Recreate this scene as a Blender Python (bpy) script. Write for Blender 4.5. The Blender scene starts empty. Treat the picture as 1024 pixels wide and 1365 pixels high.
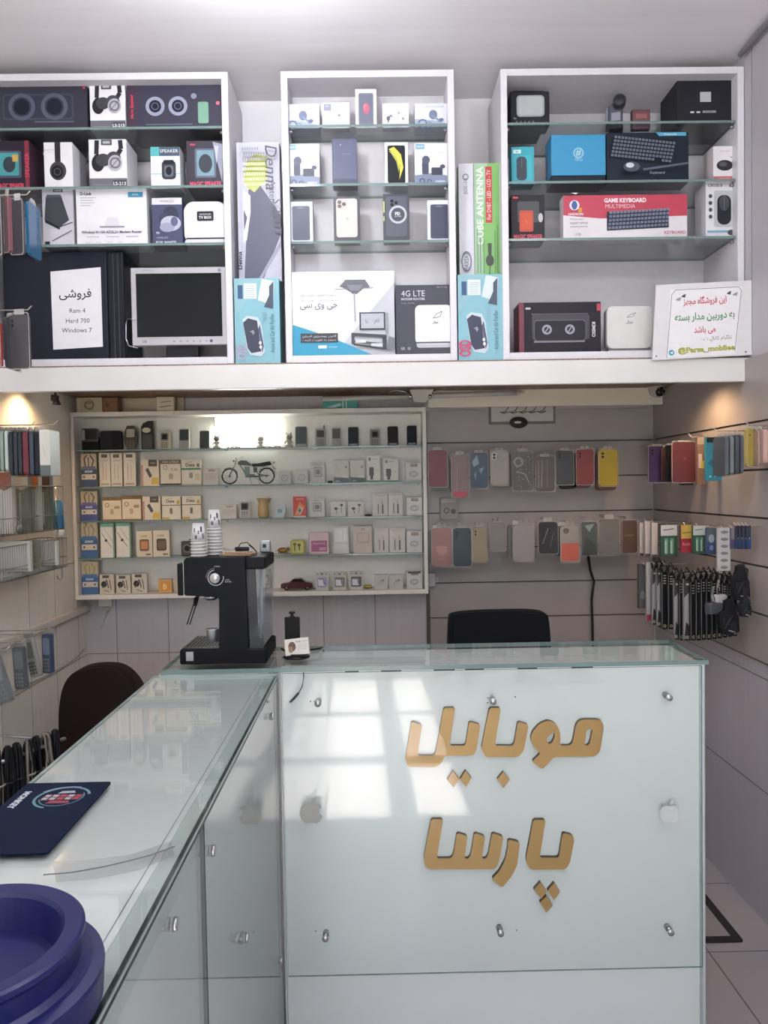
import bpy, bmesh, math, random
from mathutils import Vector, Matrix
random.seed(7)
SC = bpy.context.scene
COL = SC.collection
PI = math.pi

# ------------------------------------------------------------------ camera
F, CX, CY, EYE = 1024.0, 512.0, 682.5, 1.44          # 1024 x 1365 frame
_y = Vector(((500 - CX) / F, (CY - 650) / F, -1)).normalized()
_r = math.radians(.95)
_u = Vector((-math.sin(_r), math.cos(_r), 0)); _u = (_u - _y * _u.dot(_y)).normalized()
_x = _y.cross(_u)
ROT = Matrix((_x, _y, _u))                            # camera axes -> world axes
cam_data = bpy.data.cameras.new('camera')
cam_data.sensor_fit = 'VERTICAL'; cam_data.sensor_height = 36.0
cam_data.lens = 36.0 * F / 1365.0
cam_data.clip_start = .05
cam = bpy.data.objects.new('camera', cam_data); COL.objects.link(cam)
cam.matrix_world = Matrix.Translation((0, 0, EYE)) @ ROT.to_4x4()
SC.camera = cam

# ------------------------------------------------------------------ exposure, world, sun, big lights
SC.view_settings.view_transform = 'Standard'
SC.view_settings.look = 'None'
SC.view_settings.gamma = 1.0
SC.view_settings.use_curve_mapping = False
SC.view_settings.exposure = 0.42

w = bpy.data.worlds.new('sky'); SC.world = w; w.use_nodes = True
bg = w.node_tree.nodes['Background']
bg.inputs[0].default_value = (.80, .90, 1.0, 1); bg.inputs[1].default_value = 3.6

def area(name, loc, rot, sx, sy, power, col):
    l = bpy.data.lights.new(name, 'AREA'); l.shape = 'RECTANGLE'; l.size = sx; l.size_y = sy
    l.energy = power; l.color = col
    o = bpy.data.objects.new(name, l); COL.objects.link(o); o.location = loc; o.rotation_euler = rot
    return o
sun_l = bpy.data.lights.new('sun', 'SUN'); sun_l.energy = 56.0; sun_l.angle = .009; sun_l.color = (1, .95, .86)
sun = bpy.data.objects.new('sun', sun_l); COL.objects.link(sun)
sun.rotation_euler = Vector((.03, 1.12, -1.0)).to_track_quat('-Z', 'Y').to_euler()
# daylight through the open shop front, the ceiling lamp, and two added fill lamps
area('shop_front_daylight', (-.22, -1.95, 1.3), (math.radians(90), 0, 0), 1.1, 2.0, 14, (.84, .93, 1.0))
LAMPS = [(-.30, 1.88, 13.5), (.85, .75, 17.0), (-.45, -.9, 18.0)]   # x, y, watts; last two are unseen added fill; fixtures are built below

# ------------------------------------------------------------------ pixel -> place
def ray(px, py): return ROT @ Vector(((px - CX) / F, (CY - py) / F, -1))
def at(px, py, d):
    r = ray(px, py); return Vector((0, 0, EYE)) + r * (d / r.y)
def atx(px, py, x):
    r = ray(px, py); return Vector((0, 0, EYE)) + r * (x / r.x)
def atz(px, py, z):
    r = ray(px, py); return Vector((0, 0, EYE)) + r * ((z - EYE) / r.z)
def rect(x0, y0, x1, y1, d):
    xm, ym = (x0 + x1) / 2, (y0 + y1) / 2
    return at(x0, ym, d).x, at(xm, y1, d).z, at(x1, ym, d).x, at(xm, y0, d).z

# ------------------------------------------------------------------ materials
def lin(c):
    c = c / 255
    return c / 12.92 if c <= .04045 else ((c + .055) / 1.055) ** 2.4
def rgb(h):
    return (lin(int(h[0:2], 16)), lin(int(h[2:4], 16)), lin(int(h[4:6], 16)), 1)
_mats = {}
def M(c, rough=.45, metal=0, coat=0, vary=.06, scale=40):
    """plain procedural surface: colour gently varied by noise"""
    if not isinstance(c, str): return c
    k = (c, rough, metal, coat)
    if k in _mats: return _mats[k]
    m = bpy.data.materials.new('surface_' + c); m.use_nodes = True
    nt = m.node_tree; b = nt.nodes['Principled BSDF']
    b.inputs['Roughness'].default_value = rough; b.inputs['Metallic'].default_value = metal
    b.inputs['Coat Weight'].default_value = coat; b.inputs['Coat Roughness'].default_value = .06
    col = rgb(c)
    if max(col[:3]) > .5: col = tuple(v * .87 for v in col[:3]) + (1,)      # paper and paint whites, none brighter than real stock
    if max(col[:3]) < .035 and not metal: b.inputs['Specular IOR Level'].default_value = .2      # matt black plastics and cloth
    n = nt.nodes.new('ShaderNodeTexNoise'); n.inputs['Scale'].default_value = scale; n.inputs['Detail'].default_value = 2
    tc = nt.nodes.new('ShaderNodeTexCoord'); nt.links.new(tc.outputs['Object'], n.inputs['Vector'])
    mx = nt.nodes.new('ShaderNodeMix'); mx.data_type = 'RGBA'
    mx.inputs[6].default_value = tuple(v * (1 - vary) for v in col[:3]) + (1,)
    mx.inputs[7].default_value = tuple(min(1, v * (1 + vary)) for v in col[:3]) + (1,)
    nt.links.new(n.outputs['Fac'], mx.inputs[0]); nt.links.new(mx.outputs[2], b.inputs['Base Color'])
    _mats[k] = m
    return m
def glass_mat(name, tint, rough=0.0, ior=1.45, haze=0.0, hazecol=(.9, .95, .95, 1)):
    m = bpy.data.materials.new(name); m.use_nodes = True; nt = m.node_tree
    nt.nodes.clear()
    o = nt.nodes.new('ShaderNodeOutputMaterial'); t = nt.nodes.new('ShaderNodeBsdfTransparent')
    g = nt.nodes.new('ShaderNodeBsdfGlossy'); fr = nt.nodes.new('ShaderNodeFresnel'); mx = nt.nodes.new('ShaderNodeMixShader')
    t.inputs[0].default_value = tint; g.inputs['Roughness'].default_value = rough
    ge = nt.nodes.new('ShaderNodeNewGeometry'); mv = nt.nodes.new('ShaderNodeMapRange')      # same reflectance on both faces of a thin sheet
    mv.inputs['To Min'].default_value = ior; mv.inputs['To Max'].default_value = 1 / ior
    nt.links.new(ge.outputs['Backfacing'], mv.inputs['Value']); nt.links.new(mv.outputs[0], fr.inputs[0])
    nt.links.new(fr.outputs[0], mx.inputs[0]); nt.links.new(g.outputs[0], mx.inputs[2])
    if haze > 0:
        d = nt.nodes.new('ShaderNodeBsdfDiffuse'); d.inputs[0].default_value = hazecol
        m2 = nt.nodes.new('ShaderNodeMixShader'); m2.inputs[0].default_value = haze
        nt.links.new(t.outputs[0], m2.inputs[1]); nt.links.new(d.outputs[0], m2.inputs[2]); nt.links.new(m2.outputs[0], mx.inputs[1])
    else:
        nt.links.new(t.outputs[0], mx.inputs[1])
    nt.links.new(mx.outputs[0], o.inputs[0])
    return m
GLASS = glass_mat('clear_glass', (.975, .988, .985, 1), ior=1.40)
LEDGEGLASS = glass_mat('ledge_glass', (.98, .99, .99, 1), ior=1.2)
TOPGLASS = glass_mat('top_glass', (.978, .988, .988, 1), ior=1.3)
SHELFGLASS = glass_mat('shelf_glass', (.86, .885, .885, 1), haze=.06, hazecol=(.62, .65, .68, 1))
FILM = glass_mat('clear_film', (.93, .93, .93, 1), rough=.05, ior=1.22, haze=.02, hazecol=(.75, .75, .76, 1))
TANK = glass_mat('tank_plastic', (.90, .92, .94, 1), rough=.02, ior=1.4, haze=.025, hazecol=(.7, .75, .8, 1))
GEDGE = M('6a7f7d', .15)
def emis(name, col, s):
    m = bpy.data.materials.new(name); m.use_nodes = True; b = m.node_tree.nodes['Principled BSDF']
    b.inputs['Base Color'].default_value = (.9, .9, .9, 1)
    b.inputs['Emission Color'].default_value = col; b.inputs['Emission Strength'].default_value = s
    return m
def panel_mat(name, c, rough, streak=(60, 60, 1.2), amt=.08, joints=None, bump=.15):
    """painted or laminated wall: fine streaks, optional joint grid (axis scale, thickness)"""
    m = bpy.data.materials.new(name); m.use_nodes = True; nt = m.node_tree; b = nt.nodes['Principled BSDF']
    L = nt.links
    tc = nt.nodes.new('ShaderNodeTexCoord'); mp = nt.nodes.new('ShaderNodeMapping'); mp.inputs['Scale'].default_value = streak
    n = nt.nodes.new('ShaderNodeTexNoise'); n.inputs['Scale'].default_value = 1.0; n.inputs['Detail'].default_value = 4
    L.new(tc.outputs['Object'], mp.inputs[0]); L.new(mp.outputs[0], n.inputs['Vector'])
    n2 = nt.nodes.new('ShaderNodeTexNoise'); n2.inputs['Scale'].default_value = 2.3; L.new(tc.outputs['Object'], n2.inputs['Vector'])
    ad = nt.nodes.new('ShaderNodeMath'); ad.operation = 'ADD'; L.new(n.outputs['Fac'], ad.inputs[0]); L.new(n2.outputs['Fac'], ad.inputs[1])
    mr = nt.nodes.new('ShaderNodeMapRange'); mr.inputs[1].default_value = .6; mr.inputs[2].default_value = 1.4
    L.new(ad.outputs[0], mr.inputs[0])
    col = rgb(c)
    mx = nt.nodes.new('ShaderNodeMix'); mx.data_type = 'RGBA'
    mx.inputs[6].default_value = tuple(v * (1 - amt) for v in col[:3]) + (1,); mx.inputs[7].default_value = tuple(min(1, v * (1 + amt)) for v in col[:3]) + (1,)
    L.new(mr.outputs[0], mx.inputs[0])
    L.new(mx.outputs[2], b.inputs['Base Color'])
    bp = nt.nodes.new('ShaderNodeBump'); bp.inputs['Strength'].default_value = bump; bp.inputs['Distance'].default_value = .002
    L.new(n.outputs['Fac'], bp.inputs['Height']); L.new(bp.outputs[0], b.inputs['Normal'])
    b.inputs['Roughness'].default_value = rough
    return m
def wood_mat(name, c1, c2, rough=.5, scale=(3, 3, 40)):
    m = bpy.data.materials.new(name); m.use_nodes = True; nt = m.node_tree; b = nt.nodes['Principled BSDF']
    tc = nt.nodes.new('ShaderNodeTexCoord'); mp = nt.nodes.new('ShaderNodeMapping'); mp.inputs['Scale'].default_value = scale
    n = nt.nodes.new('ShaderNodeTexNoise'); n.inputs['Scale'].default_value = 2; n.inputs['Detail'].default_value = 5
    cr = nt.nodes.new('ShaderNodeValToRGB'); cr.color_ramp.elements[0].color = rgb(c1); cr.color_ramp.elements[1].color = rgb(c2)
    cr.color_ramp.elements[0].position = .3; cr.color_ramp.elements[1].position = .7
    for a, b_ in ((tc.outputs['Object'], mp.inputs[0]), (mp.outputs[0], n.inputs['Vector']), (n.outputs['Fac'], cr.inputs[0]), (cr.outputs[0], b.inputs['Base Color'])): nt.links.new(a, b_)
    b.inputs['Roughness'].default_value = rough
    return m

# ------------------------------------------------------------------ text (built-in font, presentation forms for Persian)
_FA = {'ا': (0xfe8d, 0xfe8e, 0, 0), 'ب': (0xfe8f, 0xfe90, 0xfe91, 0xfe92), 'پ': (0xfb56, 0xfb57, 0xfb58, 0xfb59), 'ت': (0xfe95, 0xfe96, 0xfe97, 0xfe98),
       'ج': (0xfe9d, 0xfe9e, 0xfe9f, 0xfea0), 'د': (0xfea9, 0xfeaa, 0, 0), 'ر': (0xfead, 0xfeae, 0, 0), 'ز': (0xfeaf, 0xfeb0, 0, 0),
       'س': (0xfeb1, 0xfeb2, 0xfeb3, 0xfeb4), 'ش': (0xfeb5, 0xfeb6, 0xfeb7, 0xfeb8), 'ف': (0xfed1, 0xfed2, 0xfed3, 0xfed4), 'ک': (0xfb8e, 0xfb8f, 0xfb90, 0xfb91),
       'گ': (0xfb92, 0xfb93, 0xfb94, 0xfb95), 'ل': (0xfedd, 0xfede, 0xfedf, 0xfee0), 'م': (0xfee1, 0xfee2, 0xfee3, 0xfee4), 'ن': (0xfee5, 0xfee6, 0xfee7, 0xfee8),
       'و': (0xfeed, 0xfeee, 0, 0), 'ه': (0xfee9, 0xfeea, 0xfeeb, 0xfeec), 'ی': (0xfbfc, 0xfbfd, 0xfbfe, 0xfbff), 'آ': (0xfe81, 0xfe82, 0, 0),
       'ح': (0xfea1, 0xfea2, 0xfea3, 0xfea4), 'خ': (0xfea5, 0xfea6, 0xfea7, 0xfea8), 'ق': (0xfed5, 0xfed6, 0xfed7, 0xfed8), 'ط': (0xfec1, 0xfec2, 0xfec3, 0xfec4), 'ص': (0xfeb9, 0xfeba, 0xfebb, 0xfebc)}
def fa(s):
    out = []
    for i, c in enumerate(s):
        if c not in _FA: out.append(c); continue
        p = i > 0 and s[i - 1] in _FA and _FA[s[i - 1]][2] != 0
        n = i + 1 < len(s) and s[i + 1] in _FA and _FA[c][2] != 0
        out.append(chr(_FA[c][3 if p and n else 1 if p else 2 if n else 0]))
    return ''.join(reversed(out))
_txt = {}
def text_geo(s, bold=0.0, shear=0.0):
    k = (s, bold, shear)
    if k in _txt: return _txt[k]
    cu = bpy.data.curves.new('lettering', 'FONT'); cu.body = s; cu.resolution_u = 2; cu.offset = bold; cu.shear = shear
    o = bpy.data.objects.new('lettering', cu); COL.objects.link(o)
    dg = bpy.context.evaluated_depsgraph_get(); dg.update()
    me = bpy.data.meshes.new_from_object(o.evaluated_get(dg))
    vs = [(v.co.x, v.co.y) for v in me.vertices]; fs = [tuple(p.vertices) for p in me.polygons]
    bpy.data.objects.remove(o); bpy.data.curves.remove(cu); bpy.data.meshes.remove(me)
    _txt[k] = (vs, fs)
    return _txt[k]
def fill_geo(loops, ext):
    """closed outlines (first ones outer, others holes) filled and extruded, in x-y, thickness 2*ext in z"""
    cu = bpy.data.curves.new('outline', 'CURVE'); cu.dimensions = '2D'; cu.fill_mode = 'BOTH'; cu.extrude = ext
    for lp in loops:
        sp = cu.splines.new('POLY'); sp.points.add(len(lp) - 1); sp.use_cyclic_u = True
        for p, q in zip(sp.points, lp): p.co = (q[0], q[1], 0, 1)
    o = bpy.data.objects.new('outline', cu); COL.objects.link(o)
    dg = bpy.context.evaluated_depsgraph_get(); dg.update()
    me = bpy.data.meshes.new_from_object(o.evaluated_get(dg))
    vs = [tuple(v.co) for v in me.vertices]; fs = [tuple(p.vertices) for p in me.polygons]
    bpy.data.objects.remove(o); bpy.data.curves.remove(cu); bpy.data.meshes.remove(me)
    return vs, fs

# ------------------------------------------------------------------ mesh collector
def rr(x0, z0, x1, z1, r, n=5):
    r = min(r, (x1 - x0) / 2 - 1e-5, (z1 - z0) / 2 - 1e-5)
    if r <= 1e-5: return [(x0, z0), (x1, z0), (x1, z1), (x0, z1)]
    out = []
    for cx, cz, a0 in ((x1 - r, z0 + r, -90), (x1 - r, z1 - r, 0), (x0 + r, z1 - r, 90), (x0 + r, z0 + r, 180)):
        for i in range(n + 1):
            a = math.radians(a0 + 90 * i / n); out.append((cx + r * math.cos(a), cz + r * math.sin(a)))
    return out
def ell(cx, cz, rx, rz, n=24):
    return [(cx + rx * math.cos(2 * PI * i / n), cz + rz * math.sin(2 * PI * i / n)) for i in range(n)]
class MB:
    def __init__(s): s.v = []; s.f = []; s.mi = []; s.sm = []; s.mats = []
    def m(s, mat):
        mat = M(mat)
        if mat not in s.mats: s.mats.append(mat)
        return s.mats.index(mat)
    def add(s, vs, fs, mat, smooth=False):
        o = len(s.v); i = s.m(mat); s.v += [tuple(v) for v in vs]
        for f in fs: s.f.append(tuple(o + k for k in f)); s.mi.append(i); s.sm.append(smooth)
    def box(s, x0, x1, y0, y1, z0, z1, mat, bev=0, edge=None, seg=2):
        if bev > 0:
            bm = bmesh.new(); bmesh.ops.create_cube(bm, size=1)
            for v in bm.verts: v.co = Vector(((x0 + x1) / 2 + v.co.x * (x1 - x0), (y0 + y1) / 2 + v.co.y * (y1 - y0), (z0 + z1) / 2 + v.co.z * (z1 - z0)))
            bmesh.ops.bevel(bm, geom=bm.edges[:] , offset=bev, segments=seg, profile=.5, affect='EDGES')
            bm.verts.index_update()
            s.add([v.co[:] for v in bm.verts], [[v.index for v in f.verts] for f in bm.faces], mat, seg > 2); bm.free(); return s
        vs = [(x0, y0, z0), (x1, y0, z0), (x1, y1, z0), (x0, y1, z0), (x0, y0, z1), (x1, y0, z1), (x1, y1, z1), (x0, y1, z1)]
        fc = {2: [(3, 2, 1, 0), (4, 5, 6, 7)], 1: [(0, 1, 5, 4), (2, 3, 7, 6)], 0: [(1, 2, 6, 5), (3, 0, 4, 7)]}
        thin = min((x1 - x0, 0), (y1 - y0, 1), (z1 - z0, 2))[1]
        s.add(vs, fc[thin], mat); o = len(s.v) - 8; i = s.m(edge or mat)
        for a in range(3):
            if a != thin:
                for f in fc[a]: s.f.append(tuple(o + k for k in f)); s.mi.append(i); s.sm.append(False)
        return s
    def prism(s, pts, a0, a1, mat, axis='y', smooth=False, side=None):
        n = len(pts)
        def pt(p, a): return (p[0], a, p[1]) if axis == 'y' else (a, p[0], p[1]) if axis == 'x' else (p[0], p[1], a)
        vs = [pt(p, a0) for p in pts] + [pt(p, a1) for p in pts]
        s.add(vs, [tuple(range(n)), tuple(range(2 * n - 1, n - 1, -1))], mat)
        o = len(s.v) - 2 * n; i = s.m(side or mat)
        for k in range(n): s.f.append((o + k, o + n + k, o + n + (k + 1) % n, o + (k + 1) % n)); s.mi.append(i); s.sm.append(smooth)
        return s
    def flat(s, pts, y, mat):
        s.add([(p[0], y, p[1]) for p in pts], [tuple(range(len(pts)))], mat); return s
    def ringflat(s, cx, cz, r0, r1, y, mat, n=28, rz=1.0):
        vs = [(x, y, z) for x, z in ell(cx, cz, r0, r0 * rz, n)] + [(x, y, z) for x, z in ell(cx, cz, r1, r1 * rz, n)]
        s.add(vs, [(k, (k + 1) % n, n + (k + 1) % n, n + k) for k in range(n)], mat); return s
    def tube(s, path, r, mat, n=8, closed=False, flat=1.0):
        P = [Vector(p) for p in path]; N = len(P); vs = []; fs = []
        up = Vector((0, 0, 1))
        for i, p in enumerate(P):
            a = P[i - 1] if (i > 0 or closed) else p; b = P[(i + 1) % N] if (i < N - 1 or closed) else p
            t = (b - a).normalized() if (b - a).length > 1e-9 else Vector((0, 0, 1))
            ref = up if abs(t.dot(up)) < .95 else Vector((1, 0, 0))
            u = t.cross(ref).normalized(); w_ = u.cross(t)
            rad = r[i] if isinstance(r, (list, tuple)) else r
            for k in range(n):
                an = 2 * PI * k / n; vs.append(p + u * (rad * math.cos(an)) + w_ * (rad * flat * math.sin(an)))
        M_ = N if closed else N - 1
        for i in range(M_):
            for k in range(n):
                j = (i + 1) % N; fs.append((i * n + k, i * n + (k + 1) % n, j * n + (k + 1) % n, j * n + k))
        if not closed: fs += [tuple(range(n - 1, -1, -1)), tuple((N - 1) * n + k for k in range(n))]
        s.add(vs, fs, mat, True); return s
    def lathe(s, prof, mat, n=24, c=(0, 0, 0), axis='z', smooth=True):
        vs = []; fs = []; N = len(prof)
        for r, h in prof:
            for k in range(n):
                a = 2 * PI * k / n; p = (r * math.cos(a), r * math.sin(a), h)
                if axis == 'y': p = (p[0], p[2], p[1])
                if axis == 'x': p = (p[2], p[0], p[1])
                vs.append((c[0] + p[0], c[1] + p[1], c[2] + p[2]))
        for i in range(N - 1):
            for k in range(n): fs.append((i * n + k, i * n + (k + 1) % n, (i + 1) * n + (k + 1) % n, (i + 1) * n + k))
        if prof[0][0] > 1e-6: fs.append(tuple(range(n - 1, -1, -1)))
        if prof[-1][0] > 1e-6: fs.append(tuple((N - 1) * n + k for k in range(n)))
        s.add(vs, fs, mat, smooth); return s
    def ball(s, c, r, mat, n=12, sc=(1, 1, 1)):
        prof = [(max(1e-5, math.sin(PI * i / n)), -math.cos(PI * i / n)) for i in range(n + 1)]
        vs = []; fs = []; m = n + 4
        for a, h in prof:
            for k in range(m): an = 2 * PI * k / m; vs.append((c[0] + r * sc[0] * a * math.cos(an), c[1] + r * sc[1] * a * math.sin(an), c[2] + r * sc[2] * h))
        for i in range(n):
            for k in range(m): fs.append((i * m + k, i * m + (k + 1) % m, (i + 1) * m + (k + 1) % m, (i + 1) * m + k))
        s.add(vs, fs, mat, True); return s
    def text(s, t, x, z, h, y, mat, al='C', rot=0, bold=0.0, shear=0.0, width=None, plane='y'):
        vs, fs = text_geo(t, bold, shear)
        if not vs: return s
        x0 = min(v[0] for v in vs); x1 = max(v[0] for v in vs); z0 = min(v[1] for v in vs); z1 = max(v[1] for v in vs)
        k = h / max(1e-6, z1 - z0); kx = k if width is None else width / max(1e-6, x1 - x0)
        ox = {'C': (x0 + x1) / 2, 'L': x0, 'R': x1}[al]; oz = (z0 + z1) / 2
        ca, sa = math.cos(rot), math.sin(rot); out = []
        for a, b in vs:
            a = (a - ox) * kx; b = (b - oz) * k; p = (x + a * ca - b * sa, z + a * sa + b * ca)
            out.append((p[0], y, p[1]) if plane == 'y' else (p[0], p[1], y) if plane == 'z' else (y, p[0], p[1]))
        s.add(out, fs, mat); return s
    def build(s, name, parent=None, loc=None, rot=None, fix=True):
        me = bpy.data.meshes.new(name); me.from_pydata(s.v, [], s.f)
        for mt in s.mats: me.materials.append(mt)
        me.polygons.foreach_set('material_index', s.mi); me.polygons.foreach_set('use_smooth', s.sm)
        if fix:
            bm = bmesh.new(); bm.from_mesh(me); bmesh.ops.recalc_face_normals(bm, faces=bm.faces); bm.to_mesh(me); bm.free()
        me.update()
        o = bpy.data.objects.new(name, me); COL.objects.link(o)
        if parent: o.parent = parent
        if loc is not None: o.location = loc
        if rot is not None: o.rotation_euler = rot
        return o
class Art:
    """prints on the face of a packet: u, v run 0..1 over a face of w x h metres, centred on x = 0, base z = 0"""
    def __init__(s, mb, w, h, y, x0=None, z0=0): s.mb = mb; s.w = w; s.h = h; s.y = y; s.k = 0; s.x0 = -w / 2 if x0 is None else x0; s.z0 = z0
    def _y(s): s.k += 1; return s.y - .00025 * s.k
    def X(s, u): return s.x0 + u * s.w
    def Z(s, v): return s.z0 + v * s.h
    def r(s, u0, v0, u1, v1, c, rad=0): s.mb.flat(rr(s.X(u0), s.Z(v0), s.X(u1), s.Z(v1), rad * s.w), s._y(), c); return s
    def e(s, u, v, ru, rv, c, n=24): s.mb.flat(ell(s.X(u), s.Z(v), ru * s.w, rv * s.h, n), s._y(), c); return s
    def ring(s, u, v, r, r2, c, rz=1.0): s.mb.ringflat(s.X(u), s.Z(v), r * s.w, r2 * s.w, s._y(), c, rz=rz); return s
    def p(s, pts, c): s.mb.flat([(s.X(a), s.Z(b)) for a, b in pts], s._y(), c); return s
    def t(s, u, v, hh, t, c, al='C', rot=0, bold=0, shear=0, wd=None):
        s.mb.text(t, s.X(u), s.Z(v), hh * s.h, s._y(), c, al, rot, bold, shear, None if wd is None else wd * s.w); return s
    def line(s, pts, th, c):
        P = [(s.X(a), s.Z(b)) for a, b in pts]; y = s._y(); t = th * s.w / 2
        for (a, b), (c_, d) in zip(P, P[1:]):
            L = math.hypot(c_ - a, d - b) or 1; nx, nz = -(d - b) / L * t, (c_ - a) / L * t
            s.mb.flat([(a + nx, b + nz), (a - nx, b - nz), (c_ - nx, d - nz), (c_ + nx, d + nz)], y, c)
        return s

# ------------------------------------------------------------------ things
def tag(o, label, cat, group=None, kind=None):
    o['label'] = label; o['category'] = cat
    if group: o['group'] = group
    if kind: o['kind'] = kind
    return o
def thing(name, label, cat, loc=(0, 0, 0), rz=0, group=None, rot=None):
    o = bpy.data.objects.new(name, None); COL.objects.link(o); o.empty_display_size = .02
    o.location = loc; o.rotation_euler = rot or (0, 0, rz)
    return tag(o, label, cat, group)
def struct(name, mb, label=None):
    o = mb.build(name); o['kind'] = 'structure'
    if label: o['label'] = label
    return o
def copy_tree(src, loc, rz, label, group=None):
    c = src.copy(); COL.objects.link(c); c.location = loc; c.rotation_euler = (0, 0, rz); c['label'] = label
    if group: c['group'] = group
    for ch in [k for k in bpy.data.objects if k.parent == src]:
        d = ch.copy(); COL.objects.link(d); d.parent = c
    return c

# ================================================================== THE SETTING
WHITE = M('dcdad9', .4)
CABW = M('d9d7de', .35)
PANEL_L = panel_mat('left_wall_panel', 'd8d2c5', .35)
PANEL_R = panel_mat('right_wall_panel', 'b3adb5', .35)
PANEL_B = panel_mat('back_wall_tile', 'b9b3b7', .3)
SLAT = panel_mat('slat_board', '9b9391', .4, (14, 14, 14), .05)
UPPER = panel_mat('upper_wall_paint', 'dedce2', .5, (5, 5, 5), .03)
CEIL = panel_mat('ceiling_panel', 'e6e2e7', .45, (2, 40, 40), .05)
GROOVE = M('4d4748', .6)
XL, XR, YB, YU, ZC, YF = -1.29, 1.25, 3.41, 2.87, 2.864, -2.0

# floor of large pale tiles
fm = bpy.data.materials.new('floor_tiles'); fm.use_nodes = True
nt = fm.node_tree; b = nt.nodes['Principled BSDF']
tc = nt.nodes.new('ShaderNodeTexCoord'); mp = nt.nodes.new('ShaderNodeMapping'); mp.inputs['Location'].default_value = (.2, .1, 0)
br = nt.nodes.new('ShaderNodeTexBrick'); br.offset = 0; br.inputs['Color1'].default_value = rgb('a29b9f'); br.inputs['Color2'].default_value = rgb('9d9699')
br.inputs['Mortar'].default_value = rgb('6f686a'); br.inputs['Scale'].default_value = 1; br.inputs['Brick Width'].default_value = .4
br.inputs['Row Height'].default_value = .4; br.inputs['Mortar Size'].default_value = .0025
nt.links.new(tc.outputs['Object'], mp.inputs[0]); nt.links.new(mp.outputs[0], br.inputs['Vector']); nt.links.new(br.outputs['Color'], b.inputs['Base Color'])
b.inputs['Roughness'].default_value = .13
m = MB(); m.box(XL - .1, XR + .1, YF - .1, YB + .1, -.06, 0, fm); struct('floor', m)
m = MB(); m.box(XL - .1, XR + .1, YF - .1, YU + .1, ZC, ZC + .06, CEIL)
struct('ceiling', m)

m = MB()
m.box(XL - .08, XL, YF, YB + .08, 0, ZC, PANEL_L)
for z in (.30, .72, 1.14): m.box(XL - .001, XL + .0008, 1.2, YB, z, z + .003, M('7d766a', .6))
for y in (1.7, 1.93, 2.16, 2.39, 2.62, 2.85, 3.08, 3.31): m.box(XL - .001, XL + .0008, y, y + .002, 0, 1.3, M('8a8376', .6))
struct('wall_left', m)
m = MB()
m.box(XR, XR + .08, YF, YB + .08, 0, ZC, PANEL_R)
for z in (.43, .80): m.box(XR - .0008, XR + .001, 0, YB, z, z + .003, M('6b6469', .6))
for y in (2.53, 2.18): m.box(XR - .0008, XR + .001, y, y + .003, 1.87, ZC, M('8b858a', .6))
struct('wall_right', m)
m = MB()
m.box(XL, XR, YB, YB + .08, 0, 1.86, PANEL_B)
for z in (.30, .72, 1.02): m.box(XL, .225, YB - .0008, YB + .001, z, z + .003, M('6f6668', .6))
x = XL + .13
while x < .22: m.box(x, x + .003, YB - .0008, YB + .001, 0, 1.1, M('6f6668', .6)); x += .23
struct('wall_back', m)
m = MB(); m.box(XL, XR, YU, YU + .08, 1.86, ZC, UPPER); struct('wall_upper', m)

# slatted display boards over the back alcove and along the right wall
def slatboards(name, horizontal):
    m = MB(); zs = [.545, .70, .855, 1.01, 1.165, 1.32, 1.475, 1.63, 1.775] if horizontal else [.855, 1.01, 1.165, 1.32, 1.475, 1.63, 1.845]
    for a, b_ in zip(zs, zs[1:]):
        if horizontal: m.box(.232, XR - .016, YB - .016, YB - .001, a + .005, b_ - .001, SLAT); m.box(.232, XR - .016, YB - .006, YB - .0005, a - .003, a + .006, GROOVE)
        else: m.box(XR - .016, XR - .001, 1.6, YB - .016, a + .006, b_ - .001, SLAT); m.box(XR - .006, XR - .0005, 1.6, YB - .016, a - .003, a + .006, GROOVE)
    return struct(name, m)
slatboards('wall_panel_back', True)
slatboards('wall_panel_right', False)
m = MB(); m.box(.222, .236, YB - .02, YB - .001, 0, .98, M('4b4440', .5)); struct('trim_1', m)

# overhead slab carrying the cabinets, its white fascia and the soffit board at the back
m = MB(); m.box(XL, XR, 2.575, YB, 1.848, 1.860, wood_mat('slab_edge_wood', '6f5648', '9a7f6c', .5, (40, 6, 6))); struct('slab', m)
m = MB(); m.box(XL, XR, 2.55, 2.574, 1.773, 1.852, panel_mat('fascia_paint', 'cfcdcc', .35, (8, 8, 3), .06), bev=.003); struct('beam', m)
m = MB(); m.box(.232, XR, 3.28, 3.295, 1.776, 1.8475, panel_mat('soffit_board', 'cfc8b8', .4, (3, 30, 30), .06)); struct('trim_2', m)
m = MB(); m.box(XL, -.83, 3.385, 3.409, 1.782, 1.8475, wood_mat('pale_laminate', 'b3a58c', 'c9bca2', .5, (5, 5, 60))); struct('trim_3', m)
# cable trunking and loose cable along the left wall
m = MB(); m.box(XL, XL + .022, 2.0, YB, .915, .945, M('cfc8ba', .35), bev=.004); struct('trim_4', m)
m = MB(); m.tube([(XR - .02, -1.5, ZC - .015), (XR - .02, 2.57, ZC - .015)], .009, M('b7b2b8', .4)); struct('trim_5', m)

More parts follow.
